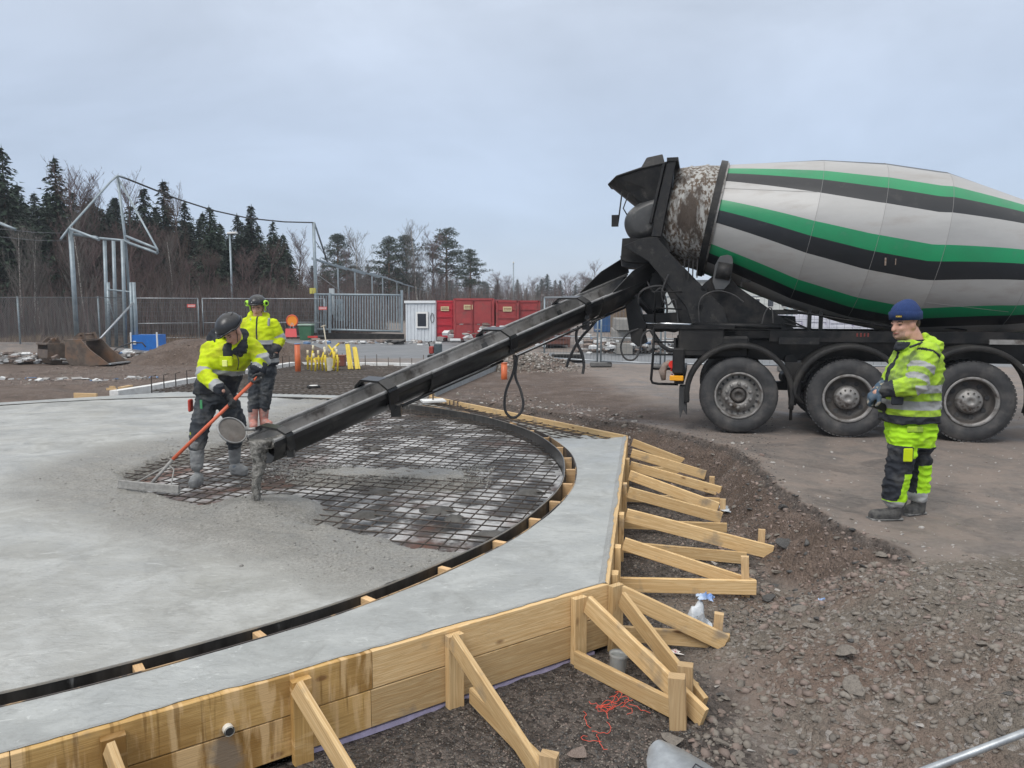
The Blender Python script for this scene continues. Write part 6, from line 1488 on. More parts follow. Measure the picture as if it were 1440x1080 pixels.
w1_, f1_, n1_ = grasp(ga, Q(288, 526, -.24), (.35, -.25, -.9)); w2_, f2_, n2_ = grasp(gb_, Q(369, 506, -.13), (-.9, -.3, -.2))
B = Blob()
glove('glove', w1_, f1_, n1_, GLK, t1, 1.25, 1.08, 1); glove('glove', w2_, f2_, n2_, GLK, t1, 1.25, 1.08, -1)
for w_, el in ((w1_, Q(288, 526, -.24)), (w2_, Q(369, 506, -.13))):
    mb = MB(); d_ = (el - w_).normalized(); mb.tube([w_ - d_ * .01, w_ + d_ * .05, w_ + d_ * .10], [.042, .050, .058], 16); mb.build('cuff', NAVY, t1, local=True)

# ---- the worker standing behind
t2, Q = person('man with neon ear cups on his helmet standing upright behind the raking man', 366, 600, 10.85, -.03)
zq = lambda py: Q(366, py).z
fw2 = V(.05, -1, -.18); HC = Q(362, 433, 0)
B = Blob(); T, M2 = head_into(B, HC, fw2, V(0, -.15, 1), 1.04)
B.cap(Q(363, 448), Q(362, 440), .065, .06); B.rings([(Q(368, 512), .16, .12), (Q(367, 480), .18, .13), (Q(365, 455), .17, .12), (Q(364, 447), .10, .09)])
B.chain([Q(347, 455, 0), Q(341, 478, -.02), Q(345, 502, -.06)], [.055, .042, .032]); B.chain([Q(384, 456, 0), Q(394, 475, .03), Q(388, 495, -.10)], [.055, .042, .032])
B.chain([Q(359, 515), Q(357, 548), Q(355, 590)], [.09, .06, .045]); B.chain([Q(377, 515), Q(373, 548), Q(371, 585, .1)], [.09, .06, .045])
body = B.build('body', SKIN, t2, voxel=.010, smooth=2); face_details(T, body)
helmet(HC + V(0, 0, .02), fw2, V(0, -.15, 1), t2, 1.05, muffs=True)
B = Blob(); B.rings([(Q(370, 513), .225, .17), (Q(370, 500), .225, .175), (Q(368, 480), .225, .18), (Q(366, 462), .235, .175), (Q(365, 452), .20, .15), (Q(364, 445), .11, .12)], id=1)
B.cap(Q(347, 456), Q(341, 478, -.02), .095, .08, id=2); B.cap(Q(341, 478, -.02), Q(344, 498, -.05), .08, .06, id=3); B.cap(Q(384, 457), Q(394, 476, .03), .095, .085, id=4); B.cap(Q(394, 476, .03), Q(388, 491, -.08), .085, .065, id=5)
B.cap(Q(352, 447, .0), Q(357, 450, -.10), .05, .045, id=7); B.cap(Q(375, 449, 0), Q(370, 452, -.10), .05, .045, id=7); B.cap(Q(354, 443, .08), Q(374, 445, .08), .06, .06, id=7)
def jf2(i, t, p):
    x, y, z = p
    if i == 7: return 0
    if i == 2: return 1 if t > .8 else 0
    if i == 4: return 1 if t > .75 else 0
    if i in (3, 5): return 2 if t > .72 else (1 if i == 5 and t < .08 else 0)
    if z < zq(509): return 2
    if z < zq(503): return 1
    if z < zq(484): return 2
    if z < zq(478): return 1
    if abs(x - Q(366, 465).x) < .012 and y < 0: return 2
    return 0
jk = B.build('jacket', [HV, REF, NAVY], t2, voxel=.012, smooth=3, folds=.012, fscale=7, fn=jf2, seed=41)
for sx in (-1, 1):
    mb = MB(); mb.box(Q(366 + 12 * sx, 453, -.12), (.035, .03, .12), rot=Matrix.Rotation(.12 * sx, 3, 'Y')); mb.build('shoulder_band', REF, jk, local=True, bevel=.01)
B = Blob(); B.rings([(Q(369, 508), .195, .16), (Q(369, 520), .195, .16), (Q(368, 528), .17, .14)]); B.chain([Q(360, 522), Q(358, 548), Q(356, 576)], [.112, .090, .078]); B.chain([Q(378, 522), Q(375, 548), Q(372, 572, .05)], [.112, .090, .078])
B.build('trousers', CHAR, t2, voxel=.012, smooth=3, folds=.016, fscale=9, seed=51)
boots(t2, ((Q(356, 576), Q(356, 594), Q(357, 600, -.14)), (Q(371, 573, .06), Q(371, 590, .08), Q(379, 596, -.0))), BOOTP, .0)
glove('glove', Q(388, 494, -.09), V(-.3, -.2, -1), V(-.8, -.3, 0), GLK, t2, .7, 1.0, 1); glove('glove', Q(344, 501, -.06), V(.1, -.2, -1), V(.8, -.3, 0), GLK, t2, .7, 1.0, -1)
# ------------------------------------------------------------------ trees
NEED = [mat('spruce_needles', (.016, .034, .020), (.030, .056, .032), 1.2, .8, lo=.4, hi=.6), mat('spruce_needles_dark', (.010, .022, .015), (.020, .038, .024), 1.2, .8, lo=.4, hi=.6)]
PNEED = mat('pine_needles', (.024, .042, .026), (.045, .066, .042), 1.2, .8)
BARK = mat('conifer_bark', (.06, .045, .035), (.11, .075, .055), 3, .9); PBARK = mat('pine_bark', (.09, .065, .05), (.20, .12, .08), 1, .9)
TWIG = [mat('twig_brown', (.085, .060, .050), (.12, .085, .072), 2, .9), mat('twig_purple', (.095, .062, .060), (.13, .09, .085), 2, .9), mat('twig_grey', (.11, .10, .095), (.16, .145, .13), 2, .9)]
BIRCH = mat('birch_bark', (.42, .40, .37), (.12, .10, .09), 3, .8, lo=.52, hi=.6, stretch=(1, 1, 3))
def tree_root(name):
    o = bpy.data.objects.new(name, None); COL.objects.link(o); return o
def spruce(seed, H=11.0, wid=.17, dark=0, bare=.10):
    rg = random.Random(seed); root = tree_root('spruce_tree'); mb = MB(); mb.tube([(0, 0, 0), (.05, 0, H * .5), (0, 0, H * .98)], [.16, .10, .015], 6); mb.build('trunk', BARK, root, local=True)
    mb = MB(); z = H * bare; 
    while z < H * .995:
        f = z / H; rad_ = H * wid * (1 - f) ** .78 * (.55 + .45 * min(1, (f - bare + .04) / .12)) + .06; nb = int(5 + 5 * (1 - f)) 
        for k in range(nb):
            a = rg.uniform(0, 6.283); L_ = rad_ * rg.uniform(.62, 1.22); dr = rg.uniform(.12, .42) * L_; n = max(3, int(L_ * 7.5))
            for q in range(n):
                t = (q + rg.random()) / n; r = L_ * t; zz = z - dr * t ** 1.3 + .12 * L_ * t; p = Vector((r * cos(a), r * sin(a), zz)); sz = rg.uniform(.16, .36) * (.6 + .5 * (1 - f))
                d = Vector((cos(a + rg.uniform(-1.2, 1.2)), sin(a + rg.uniform(-1.2, 1.2)), rg.uniform(-.9, .12))).normalized(); s_ = d.cross(Vector((rg.gauss(0, .5), rg.gauss(0, .5), 1))).normalized() * sz * .42
                mb.add([p - s_, p + s_, p + d * sz * 1.3], [(0, 1, 2)])
        z += rg.uniform(.09, .15) * (.55 + .6 * (1 - f))
    for k in range(6): mb.add([(-.03, 0, H * .93), (.03, 0, H * .93), (rg.uniform(-.08, .08), 0, H * 1.02)], [(0, 1, 2)])
    mb.build('crown', NEED[dark], root, local=True); return root
def bare_tree(seed, H=9.0, m=0, trunk=None, name='bare_tree', spread=.55, dens=1.0):
    rg = random.Random(seed); root = tree_root(name); tr = MB(); mb = MB()
    def seg(p, d, L_, r, lvl):
        n = 3; pts = [p]; rr = [r]
        for i in range(n):
            d = (d + Vector((rg.gauss(0, .10), rg.gauss(0, .10), rg.gauss(.03, .05)))).normalized(); p = p + d * (L_ / n); pts.append(p); rr.append(r * (1 - .75 * (i + 1) / n) + .003)
        (tr if lvl == 0 else mb).tube(pts, rr, 6 if lvl == 0 else 3, caps=False)
        if lvl < 3:
            k = int({0: 26, 1: 7, 2: 4}[lvl] * dens)
            for _ in range(k):
                t = rg.uniform(.22 if lvl == 0 else .1, 1.0); i = min(n - 1, int(t * n)); q = pts[i].lerp(pts[i + 1], t * n - i); a = rg.uniform(0, 6.283)
                side = Vector((cos(a), sin(a), 0)); up = rg.uniform(.55, 1.3); dd = (side * spread + Vector((0, 0, up)) * .6 + d * .2).normalized()
                seg(q, dd, L_ * (rg.uniform(.26, .42) if lvl == 0 else rg.uniform(.35, .6)) * (1.15 - .55 * t), max(.006, r * .28), lvl + 1)
    seg(Vector((0, 0, 0)), Vector((rg.gauss(0, .04), rg.gauss(0, .04), 1)).normalized(), H, .09, 0)
    tr.build('trunk', trunk or TWIG[m], root, local=True); mb.build('branches', TWIG[m], root, local=True); return root
def pine(seed, H=12.0, bare=.42, wid=.26):
    rg = random.Random(seed); root = tree_root('pine_tree'); tr = MB(); tr.tube([(0, 0, 0), (.1, 0, H * .4), (-.05, 0, H * .8), (.05, 0, H * .97)], [.20, .15, .09, .03], 7); mb = MB()
    z = H * bare
    while z < H:
        f = (z / H - bare) / (1 - bare); L0 = H * wid * (sin(pi * min(1, .22 + f * .80)) ** .7) 
        for k in range(3 if f < .9 else 5):
            a = rg.uniform(0, 6.283); L_ = L0 * rg.uniform(.5, 1.1); tip = Vector((L_ * cos(a), L_ * sin(a), z + L_ * rg.uniform(-.05, .35))); tr.tube([(0, 0, z - .2), (tip.x * .5, tip.y * .5, z + (tip.z - z) * .35), tip[:]], [.05, .035, .015], 4)
            for c_ in range(int(2 + L_ * 1.6)):
                t = rg.uniform(.35, 1.08); c = Vector((tip.x * t, tip.y * t, z + (tip.z - z) * t)) + Vector((rg.gauss(0, .25), rg.gauss(0, .25), rg.gauss(0, .12))); R_ = rg.uniform(.30, .62)
                for q in range(34):
                    d = Vector((rg.gauss(0, 1), rg.gauss(0, 1), rg.gauss(.2, .7))).normalized(); p = c + Vector((d.x * R_, d.y * R_, d.z * R_ * .45)) * rg.random() ** .4; s_ = d.cross(Vector((rg.gauss(0, 1), rg.gauss(0, 1), rg.gauss(0, 1)))).normalized() * .045; mb.add([p - s_, p + s_, p + d * rg.uniform(.14, .26)], [(0, 1, 2)])
        z += H * rg.uniform(.018, .034)
    tr.build('trunk', PBARK, root, local=True); mb.build('crown', PNEED, root, local=True); return root
SP = [spruce(1, 11, .20), spruce(2, 11, .24, 1), spruce(3, 11, .18, 1, .06), spruce(4, 11, .26, 0)]
BT = [bare_tree(11, 9, 1), bare_tree(12, 9, 0, spread=.4), bare_tree(13, 9, 2, BIRCH, 'birch_tree', .45), bare_tree(14, 8, 1, spread=.7, dens=1.2)]
PI_ = [pine(21, 12, .34, .20), pine(22, 12, .48, .22), pine(23, 12, .25, .24)]
used = set()
def put_tree(src, px, d, top, label, cat, group, sx=1.0, base=-.1):
    H = {id(o): h for o, h in zip(SP + BT + PI_, [11] * 4 + [9.6, 9.6, 9.6, 8.4] + [12.2] * 3)}[id(src)]
    h = 1.75 + (430 - top) * d / 1050; x = (px - 720) * d / 1050; s = h / H
    if id(src) not in used:
        used.add(id(src)); o = src; o.location = (x, d, base); o.scale = (s * sx, s * sx, s); o.rotation_euler = (0, 0, random.uniform(0, 6)); tag(o, label, cat, group); return o
    return tag(copy_tree(src, loc=(x, d, base), rz=random.uniform(0, 6), scale=(s * sx, s * sx, s), label=label, group=group), None, cat)
random.seed(77)
for px, top, k, d, lab in ((21, 212, 0, 46, 'tallest pointed dark spruce standing at the far left of the forest edge'), (-12, 232, 3, 45, 'broad dark spruce cut by the left edge of the picture'), (92, 226, 0, 48, 'tall dark spruce with a ragged top left of the pyramid pipe frame'),
        (213, 266, 1, 50, 'dark spruce just right of the pyramid pipe frame'), (240, 258, 2, 52, 'narrow spruce with a thin spire between the frame and the lamp post'), (302, 292, 3, 50, 'bushy spruce a little left of the single tall lamp post'), (340, 303, 1, 51, 'dark spruce just right of the single tall lamp post'), (360, 291, 2, 52, 'pointed spruce above the helmet of the standing worker'), (389, 312, 0, 50, 'last dense spruce at the right end of the forest edge'), (268, 285, 1, 53, 'spruce half hidden among bare trees left of the lamp post'), (403, 330, 3, 55, 'low dark spruce at the right end of the forest row')):
    put_tree(SP[k], px, d, top, lab, 'spruce', None, 1.15 if k != 2 else 1.3)
for px, top, k, d, lab in ((118, 250, 0, 47, 'bare purple brown tree right of the ragged spruce'), (140, 262, 3, 48, 'spreading bare tree behind the left leg of the pyramid frame'), (157, 276, 1, 50, 'bare tree seen through the pyramid pipe frame'), (186, 262, 0, 49, 'bare reddish tree just right of the frame apex'), (262, 278, 1, 49, 'thin bare tree above the wire left of the lamp post'), (418, 334, 3, 60, 'bare twiggy tree between the forest and the cable mast'), (124, 300, 2, 43, 'white stemmed birch close behind the left frame post'), (34, 318, 2, 42, 'thin pale birch at the far left behind the chain link fence'), (49, 322, 2, 42.5, 'second thin pale birch behind the chain link fence'), (60, 330, 2, 43, 'leaning pale birch behind the two digger buckets'), (250, 330, 2, 46, 'slender pale birch behind the temporary fence')):
    put_tree(BT[k], px, d, top, lab, 'birch' if k == 2 else 'bare tree', None, .78)
for i in range(84):
    px = -60 + i * 5.65 + random.uniform(-5, 5); put_tree(random.choice(SP), px, random.uniform(54, 66), np.interp(px, [-60, 0, 40, 120, 200, 280, 340, 400, 430], [245, 255, 268, 276, 290, 304, 312, 325, 358]) + random.uniform(-6, 24), 'dark spruce in the dense rows behind the forest edge', 'spruce', 'spruces massed behind the forest edge', 1.25)
for i in range(44):
    px = -70 + i * 12.2 + random.uniform(-6, 6); d_ = random.uniform(43, 50); put_tree(random.choice([BT[0], BT[1], BT[3], BT[0], BT[3]]), px, d_, np.interp(px, [-60, 40, 160, 280, 400, 470], [335, 345, 318, 345, 358, 378]) + random.uniform(-12, 40), 'slim bare brown tree in the brush along the forest edge', 'bare tree', 'bare young trees along the forest edge', 1.0)
# single trees further right
for px, top, src, d, lab in ((478, 330, PI_[0], 90, 'round topped pine left of the leafless crown above the sliding gate'), (508, 328, BT[2], 85, 'pale leafless tree above the sliding gate'), (493, 352, BT[0], 84, 'reddish bare tree between the pine and the pale leafless tree'), (549, 334, PI_[2], 95, 'bushy pine with a spreading crown above the cabin'), (573, 332, PI_[0], 97, 'second pine overlapping the spreading pine above the cabin'), (592, 318, BT[2], 92, 'tall leafless birch between the pines'), (610, 338, BT[3], 93, 'leafless tree left of the tallest pine'), (629, 320, PI_[1], 96, 'tallest pine with a bare lower trunk above the red containers'), (662, 349, PI_[1], 92, 'leaning open crowned pine right of the tallest pine'), (833, 372, BT[0], 150, 'round bare reddish tree on the horizon just left of the chute top')):
    put_tree(src, px, d, top, lab, 'pine' if src in PI_ else 'bare tree', None, 1.15)
for i in range(70):
    px = 440 + i * 6.4 + random.uniform(-4, 4); d_ = random.uniform(150, 210); put_tree(random.choice([SP[0], SP[2], PI_[2], BT[0], SP[1], BT[3]]), px, d_, np.interp(px, [440, 560, 680, 720, 760, 800, 900], [372, 385, 400, 398, 392, 390, 396]) + random.uniform(-9, 10), 'small dark tree in the distant treeline on the horizon', 'tree', 'distant treeline trees', 1.5)
for i in range(30):
    px = 900 + i * 24 + random.uniform(-8, 8); put_tree(random.choice([SP[0], SP[3], SP[1]]), px, random.uniform(150, 200), 402 + random.uniform(-10, 8), 'small dark tree in the distant treeline on the horizon', 'tree', 'distant treeline trees', 2.2)
for px in range(430, 700, 16): put_tree(random.choice([BT[0], BT[1], BT[3]]), px + random.uniform(-6, 6), random.uniform(88, 125), random.uniform(382, 398), 'low bare tree in the brush behind the row of leaning net posts', 'bare tree', 'bare brush trees behind the net posts', 1.6)
# undergrowth
def brush(name, n, pf, hmin, hmax, m, w=.012):
    P = pf(n); h = RNG.uniform(hmin, hmax, n); a = RNG.uniform(0, 3.14, n); lx, ly = RNG.normal(0, .16, n) * h, RNG.normal(0, .16, n) * h; ww = w * RNG.uniform(.6, 1.6, n)
    v = np.empty((n, 5, 3)); dx, dy = np.cos(a) * ww, np.sin(a) * ww
    for k, (f, s_) in enumerate(((0, -1), (0, 1), (.55, 1), (.55, -1))):
        v[:, k, 0] = P[:, 0] + dx * s_ * (1 - f * .5) + lx * f * .6; v[:, k, 1] = P[:, 1] + dy * s_ * (1 - f * .5) + ly * f * .6; v[:, k, 2] = h * f - .1
    v[:, 4, 0] = P[:, 0] + lx * 1.1; v[:, 4, 1] = P[:, 1] + ly * 1.1; v[:, 4, 2] = h
    b = np.arange(n)[:, None] * 5; q = (b + np.array([0, 1, 2, 3])); t = (b + np.array([3, 2, 4]))
    me = bpy.data.meshes.new(name); me.from_pydata(v.reshape(-1, 3).tolist(), [], q.tolist() + t.tolist()); 
    for m_ in m: me.materials.append(m_)
    mi = RNG.integers(0, len(m), n).astype(np.int32); me.polygons.foreach_set('material_index', np.concatenate([mi, mi])); me.update(); o = bpy.data.objects.new(name, me); COL.objects.link(o); return o
tag(brush('undergrowth', 21000, lambda n: np.stack([RNG.uniform(-44, -9, n), 40 + RNG.random(n) ** 1.2 * 15], 1), .5, 3.6, TWIG, .014), 'thick leafless reddish brown brush and saplings along the foot of the forest', 'undergrowth', kind='stuff')
tag(brush('undergrowth', 6000, lambda n: np.stack([RNG.uniform(-30, 8, n), RNG.uniform(75, 120, n)], 1), 1.0, 5.0, TWIG, .03), 'brown leafless brush behind the leaning net posts', 'undergrowth', kind='stuff')
GRS = mat('dead_grass', (.18, .13, .085), (.24, .18, .12), 3, .9)
tag(brush('dead_grass', 16000, lambda n: np.stack([RNG.uniform(-26, -12, n), RNG.uniform(27, 41, n)], 1), .05, .38, [GRS, TWIG[0]], .012), 'withered brown grass and weeds behind the chain link fence', 'grass', kind='stuff')

# ------------------------------------------------------------------ fences, masts and the net frame
GAL = mat('fence_steel', (.22, .27, .30), (.30, .35, .38), 6, .5, .1, 30, metal=.4); GALD = mat('dark_fence_steel', (.10, .115, .125), (.15, .165, .175), 6, .6)
def rod(name, m, parent, pts, r, n=8): mb = MB(); mb.tube(pts, r, n); return mb.build(name, m, parent)
cf = thing('chain_link_fence', 'low chain link fence in front of the forest at the far left', 'fence', tuple(G(20, 497)))
x0, x1, yf = -21.5, -14.0, 27.0; mb = MB(); top_ = 2.05
k = 0; sp_ = .085
n_ = int((x1 - x0 + top_) / sp_)
for sgn in (1, -1):
    for k in range(n_):
        xs_ = x0 - (top_ if sgn > 0 else 0) + k * sp_; a = V(xs_, yf, 0); b = V(xs_ + top_ * sgn * 1.0, yf, top_)
        if sgn < 0: a.x += 0; 
        ta, tb_ = 0.0, 1.0
        dx = b.x - a.x
        lo_, hi_ = sorted(((x0 - a.x) / dx, (x1 - a.x) / dx)); ta = max(0, lo_); tb_ = min(1, hi_)
        if tb_ - ta > .02:
            p, q = a.lerp(b, ta), a.lerp(b, tb_); mb.add([p + V(-.004, 0, 0), p + V(.004, 0, 0), q + V(.004, 0, 0), q + V(-.004, 0, 0), p + V(0, .006, 0), q + V(0, .006, 0)], [(0, 1, 2, 3), (1, 4, 5, 2), (4, 0, 3, 5)])
tag(mb.build('wire_mesh', GALD, cf), kind='stuff'); rod('top_wire', GALD, cf, [(x0, yf, top_), (x1, yf, top_)], .012)
for x in np.arange(x0 + .8, x1 + .1, 2.9): rod('fence_post', GAL, cf, [(x, yf + .04, 0), (x, yf + .04, top_ + .03)], .03)
nf = thing('pipe_structure', 'leaning galvanised pipe frame with a pyramid top beside the digger buckets', 'pipe frame', tuple(G(150, 500)))
def PP(*l): return [D(u, v, d) for u, v, d in l]
rod('post', GAL, nf, PP((99, 322, 24.5), (109, 490, 24.5)), .075, 12); rod('post', GAL, nf, PP((165, 247, 27), (176, 335, 27), (188, 497, 27)), .05, 10)
for u0, u1, dd in ((147, 152, 27.5), (159.5, 164, 28), (172, 177, 26.8)): rod('post', GAL, nf, PP((u0, 338, dd), (u1, 495, dd)), .065, 10)
for u0, u1, dd in ((152, 154, 27.2), (188, 193, 26.6), (184, 187, 26.6)): rod('gate_post', GAL, nf, PP((u0, 397, dd), (u1, 498, dd)), .06, 10)
for l in (((85, 337, 24), (97, 321, 24.5), (155, 256, 26.5), (165, 247, 27), (176, 250, 27)), ((167, 252, 27), (221, 350, 26), (222, 356, 26))): rod('roof_pipe', GAL, nf, PP(*l), .035)
for l in (((97, 321, 24.4), (139, 337, 23.5)), ((100, 329, 24.6), (137, 334, 24)), ((140, 335, 27.5), (181, 339, 27)), ((177, 332, 27), (221, 350, 26)), ((183, 343, 27), (213, 352, 26.3)), ((172, 338, 27), (221, 356, 26)), ((0, 314, 22), (22, 323, 22)), ((-40, 300, 22), (0, 314, 22))): rod('outrigger', GAL, nf, PP(*l), .045)
rod('top_rail', GAL, nf, PP((150, 407, 27.2), (188, 411, 26.6)), .03); rod('diagonal_stay', STEEL, nf, PP((187, 426, 26.5), (136, 482, 24.5)), .035); rod('diagonal_stay', GAL, nf, PP((150, 411, 27.2), (161, 450, 27)), .02)
mb = MB()
for u in np.arange(153, 188, 1.3): 
    a, b = D(u, 409, 27.0), D(u + 2, 492, 27.0); mb.tube([a, b], .006, 3)
for v in np.arange(415, 492, 4.5): mb.tube([D(151, v, 27.0), D(191, v, 26.6)], .006, 3)
tag(mb.build('gate_mesh', GALD, nf), kind='stuff')
for v in (325, 336): rod('wire', GALD, nf, PP((0, v - 3, 24), (50, v + 2, 24.3), (96, v + 3, 24.5)), .01, 4)
ms = thing('cable_mast', 'slim steel mast at the left end of the sliding gate holding the long cable', 'mast', tuple(G(443, 475)))
rod('pole', GAL, ms, PP((441, 313, 41), (443, 380, 41), (445, 476, 41)), .085, 10); rod('stay_pipe', GAL, ms, PP((442, 313, 41), (461, 370, 44)), .05); rod('stay_wire', GALD, ms, PP((443, 338, 41), (461, 365, 44)), .02, 4); rod('stay_wire', GALD, ms, PP((445, 385, 41), (482, 412, 40)), .02, 4)
one('lamp_box', mat('yellow_box', (.55, .50, .10), None, rough=.5), ms, 'box', D(440, 409, 40.7), (.3, .2, .3))
tag(rod('overhead_cable', RUB, None, PP((165, 247, 27), (180, 252, 28), (215, 266, 30), (250, 280, 32.5), (300, 296, 35), (350, 307, 37.5), (400, 312, 39.5), (441, 313, 41)), .035, 6), 'black overhead cable from the pyramid frame to the slim mast', 'cable')
# row of leaning net posts running into the distance
tops = [(443, 365, 41), (475, 374, 47.8), (499, 379.5, 53), (523, 385, 60), (538, 390, 67), (558, 397, 81), (575, 402, 92), (590, 407, 107), (602, 410, 120), (614, 412, 133), (626, 414.5, 150), (640, 417, 175), (655, 419, 200)]
for i, (u, v, d) in enumerate(tops):
    p = D(u, v, d); t = tag(tree_root('net_post'), ('nearest grey net post with a down sloping arm, beside the cable mast' if i == 0 else ('second', 'third', 'fourth', 'fifth', 'sixth', 'seventh', 'eighth', 'ninth', 'tenth', 'eleventh', 'twelfth', 'farthest')[i - 1] + ' grey net post from the cable mast in the row behind the gate'), 'post', 'net posts receding behind the gate'); t.location = (p.x, p.y, 0); WM[t.name] = Matrix.Translation(t.location)
    r = .06 + .03 * (i == 0); one('upright', GAL, t, 'box', (p.x, p.y, p.z / 2), (r * 1.6, r * 1.6, p.z)); w = 1.0 + d * .004
    one('arm', GAL, t, 'beam', p + V(-.15, 0, .06), p + V(w, 1.2 + d * .03, -.42), .11, .11)
# temporary mesh panels
def mesh_panel(a, b, label, h=2.05, wires=34, tilt=None, group=None, wr=.006, rail=.022, mid=True, foot=True):
    a = Vector(a); b = Vector(b); t = thing('fence_panel', label, 'fence panel', tuple((a + b) / 2 * 1), 0, group)
    for p in (a, b): rod('frame_tube', GAL, t, [p + V(0, 0, .12), p + V(0, 0, h)], rail)
    d = (b - a).normalized()
    for z in (.16, h): rod('frame_tube', STEEL, t, [a + V(0, 0, z), b + V(0, 0, z)], rail)
    if mid: rod('frame_tube', STEEL, t, [a + V(0, 0, h * .42), b + V(0, 0, h * .42)], rail * .8)
    mb = MB(); L_ = (b - a).length
    for k in range(1, wires): mb.tube([a + d * (L_ * k / wires) + V(0, 0, .16), a + d * (L_ * k / wires) + V(0, 0, h)], wr, 3, caps=False)
    for k in range(1, 9): mb.tube([a + V(0, 0, .16 + (h - .16) * k / 9), b + V(0, 0, .16 + (h - .16) * k / 9)], wr, 3, caps=False)
    tag(mb.build('wire_mesh', GALD, t), kind='stuff')
    if foot:
        for p in (a,): one('foot_block', mat('concrete_foot', (.10, .10, .10), (.16, .16, .155), 8, .8), t, 'box', p + V(0, 0, .065), (.62, .24, .13), bevel=.02)
    return t
SIGNR = mat('red_sign', (.62, .06, .05), None, rough=.5); SIGNW = mat('white_paint', (.72, .72, .70), None, rough=.5)
def small_sign(parent, c, w, h, m=SIGNR, mk=SIGNW, lines=2):
    mb = MB(); mb.box(c, (w, .012, h)); s_ = mb.build('sign_plate', m, parent)
    rg = random.Random(int(c[0] * 100))
    for k in range(lines):
        z = c[2] + h * (.5 - (k + 1) / (lines + 1)); x = -w * .40
        while x < w * .36:
            l_ = rg.uniform(.04, .11) * w; mb = MB(); mb.box((c[0] + x + l_ / 2, c[1] - .009, z), (l_, .004, h * .42 / lines)); mb.build('lettering', mk, s_); x += l_ + w * .03
    return s_
pf = [(192, 36.5), (284, 38), (371, 39), (461, 39.5)]; labs = ('temporary mesh fence panel with a small red sign nearest the blue box', 'temporary mesh fence panel behind the heap and the lamp post', 'temporary mesh fence panel behind the standing worker and round sign')
for i in range(3):
    a = V((pf[i][0] + 3 - 720) * pf[i][1] / 1050, pf[i][1], 0); b = V((pf[i + 1][0] - 3 - 720) * pf[i + 1][1] / 1050, pf[i + 1][1], 0)
    t = mesh_panel(a, b, labs[i], h=2.12, wires=36, wr=.0075)
    if i == 0: small_sign(t, D(269, 430, 37.6), .42, .16)
    if i == 2: small_sign(t, D(454, 433.5, 39.3), .42, .16)
pr = [V(.95, 23.0, 0), V(2.52, 21.6, 0), V(4.16, 20.6, 0), V(7.4, 20.0, 0), V(10.6, 19.6, 0)]
labs = ('temporary mesh fence panel left of the heavy post under the chute', 'temporary mesh fence panel right of the heavy post under the chute', 'temporary mesh fence panel hidden behind the rear wheels of the truck', 'temporary mesh fence panel behind the middle of the truck')
for i in range(4): mesh_panel(pr[i] + (pr[i + 1] - pr[i]).normalized() * .06, pr[i + 1] - (pr[i + 1] - pr[i]).normalized() * .06, labs[i], h=2.0, wires=16, wr=.004, rail=.025)
# lamp posts
def lamp_post(u, v, d, label, r=.05, group=None):
    p = D(u, v, d); t = thing('street_lamp', label, 'street lamp', (p.x, p.y, 0), 0, group); rod('pole', GAL, t, [(p.x, p.y, 0), (p.x, p.y, p.z - .05)], [r * 1.3, r]); one('lamp_head', SIGNW, t, 'beam', (p.x - .12, p.y, p.z), (p.x + .42, p.y, p.z + .03), .22, .11, bev=.02); return t
lamp_post(323, 328, 44, 'tall grey street lamp in front of the forest above the bending worker', .055)
lamp_post(628, 394, 110, 'small distant street lamp right of the tallest pine', .09); lamp_post(689, 406, 130, 'small distant street lamp above the left red containers', .09); lamp_post(762, 415, 150, 'tiny distant street lamp just left of the chute', .1); lamp_post(738, 418, 160, 'tiniest distant street lamp left of the thin flag pole', .1) if False else None
p = D(722, 370, 110); t = thing('flag_pole', 'thin bare pole rising above the red containers on the horizon', 'pole', (p.x, p.y, 0)); rod('pole', GAL, t, [(p.x, p.y, 0), tuple(p)], .09, 6); one('finial', SIGNW, t, 'box', p + V(0, 0, .1), (.25, .25, .2))
# sliding gate
gt = thing('sliding_gate', 'long grey sliding gate of upright bars beyond the road', 'gate', tuple(G(505, 478)))
def GP(u, v): return D(u, v, 40.0)
rod('top_rail', GAL, gt, [GP(444, 414), GP(565, 415)], .055); rod('bottom_rail', GAL, gt, [GP(444, 463), GP(565, 466)], .06)
for u in (444, 464, 565): one('gate_upright', GAL, gt, 'beam', GP(u, 468), GP(u, 408 if u == 565 else 412), .12, .12, up=(1, 0, 0))
for k in range(1, 33): one('picket', GAL, gt, 'beam', GP(444 + 121 * k / 33, 463), GP(444 + 121 * k / 33, 415), .045, .05, up=(1, 0, 0))
one('ground_beam', BLK2, gt, 'beam', GP(450, 472.5), GP(568, 474.5), .3, .36); one('motor_housing', mat('pale_grey_steel', (.45, .49, .51), None, rough=.5), gt, 'box', D(467, 424, 40.6), (.25, .2, 1.4)); one('motor_housing', GAL, gt, 'box', D(476, 436, 42), (.5, .3, 1.2))
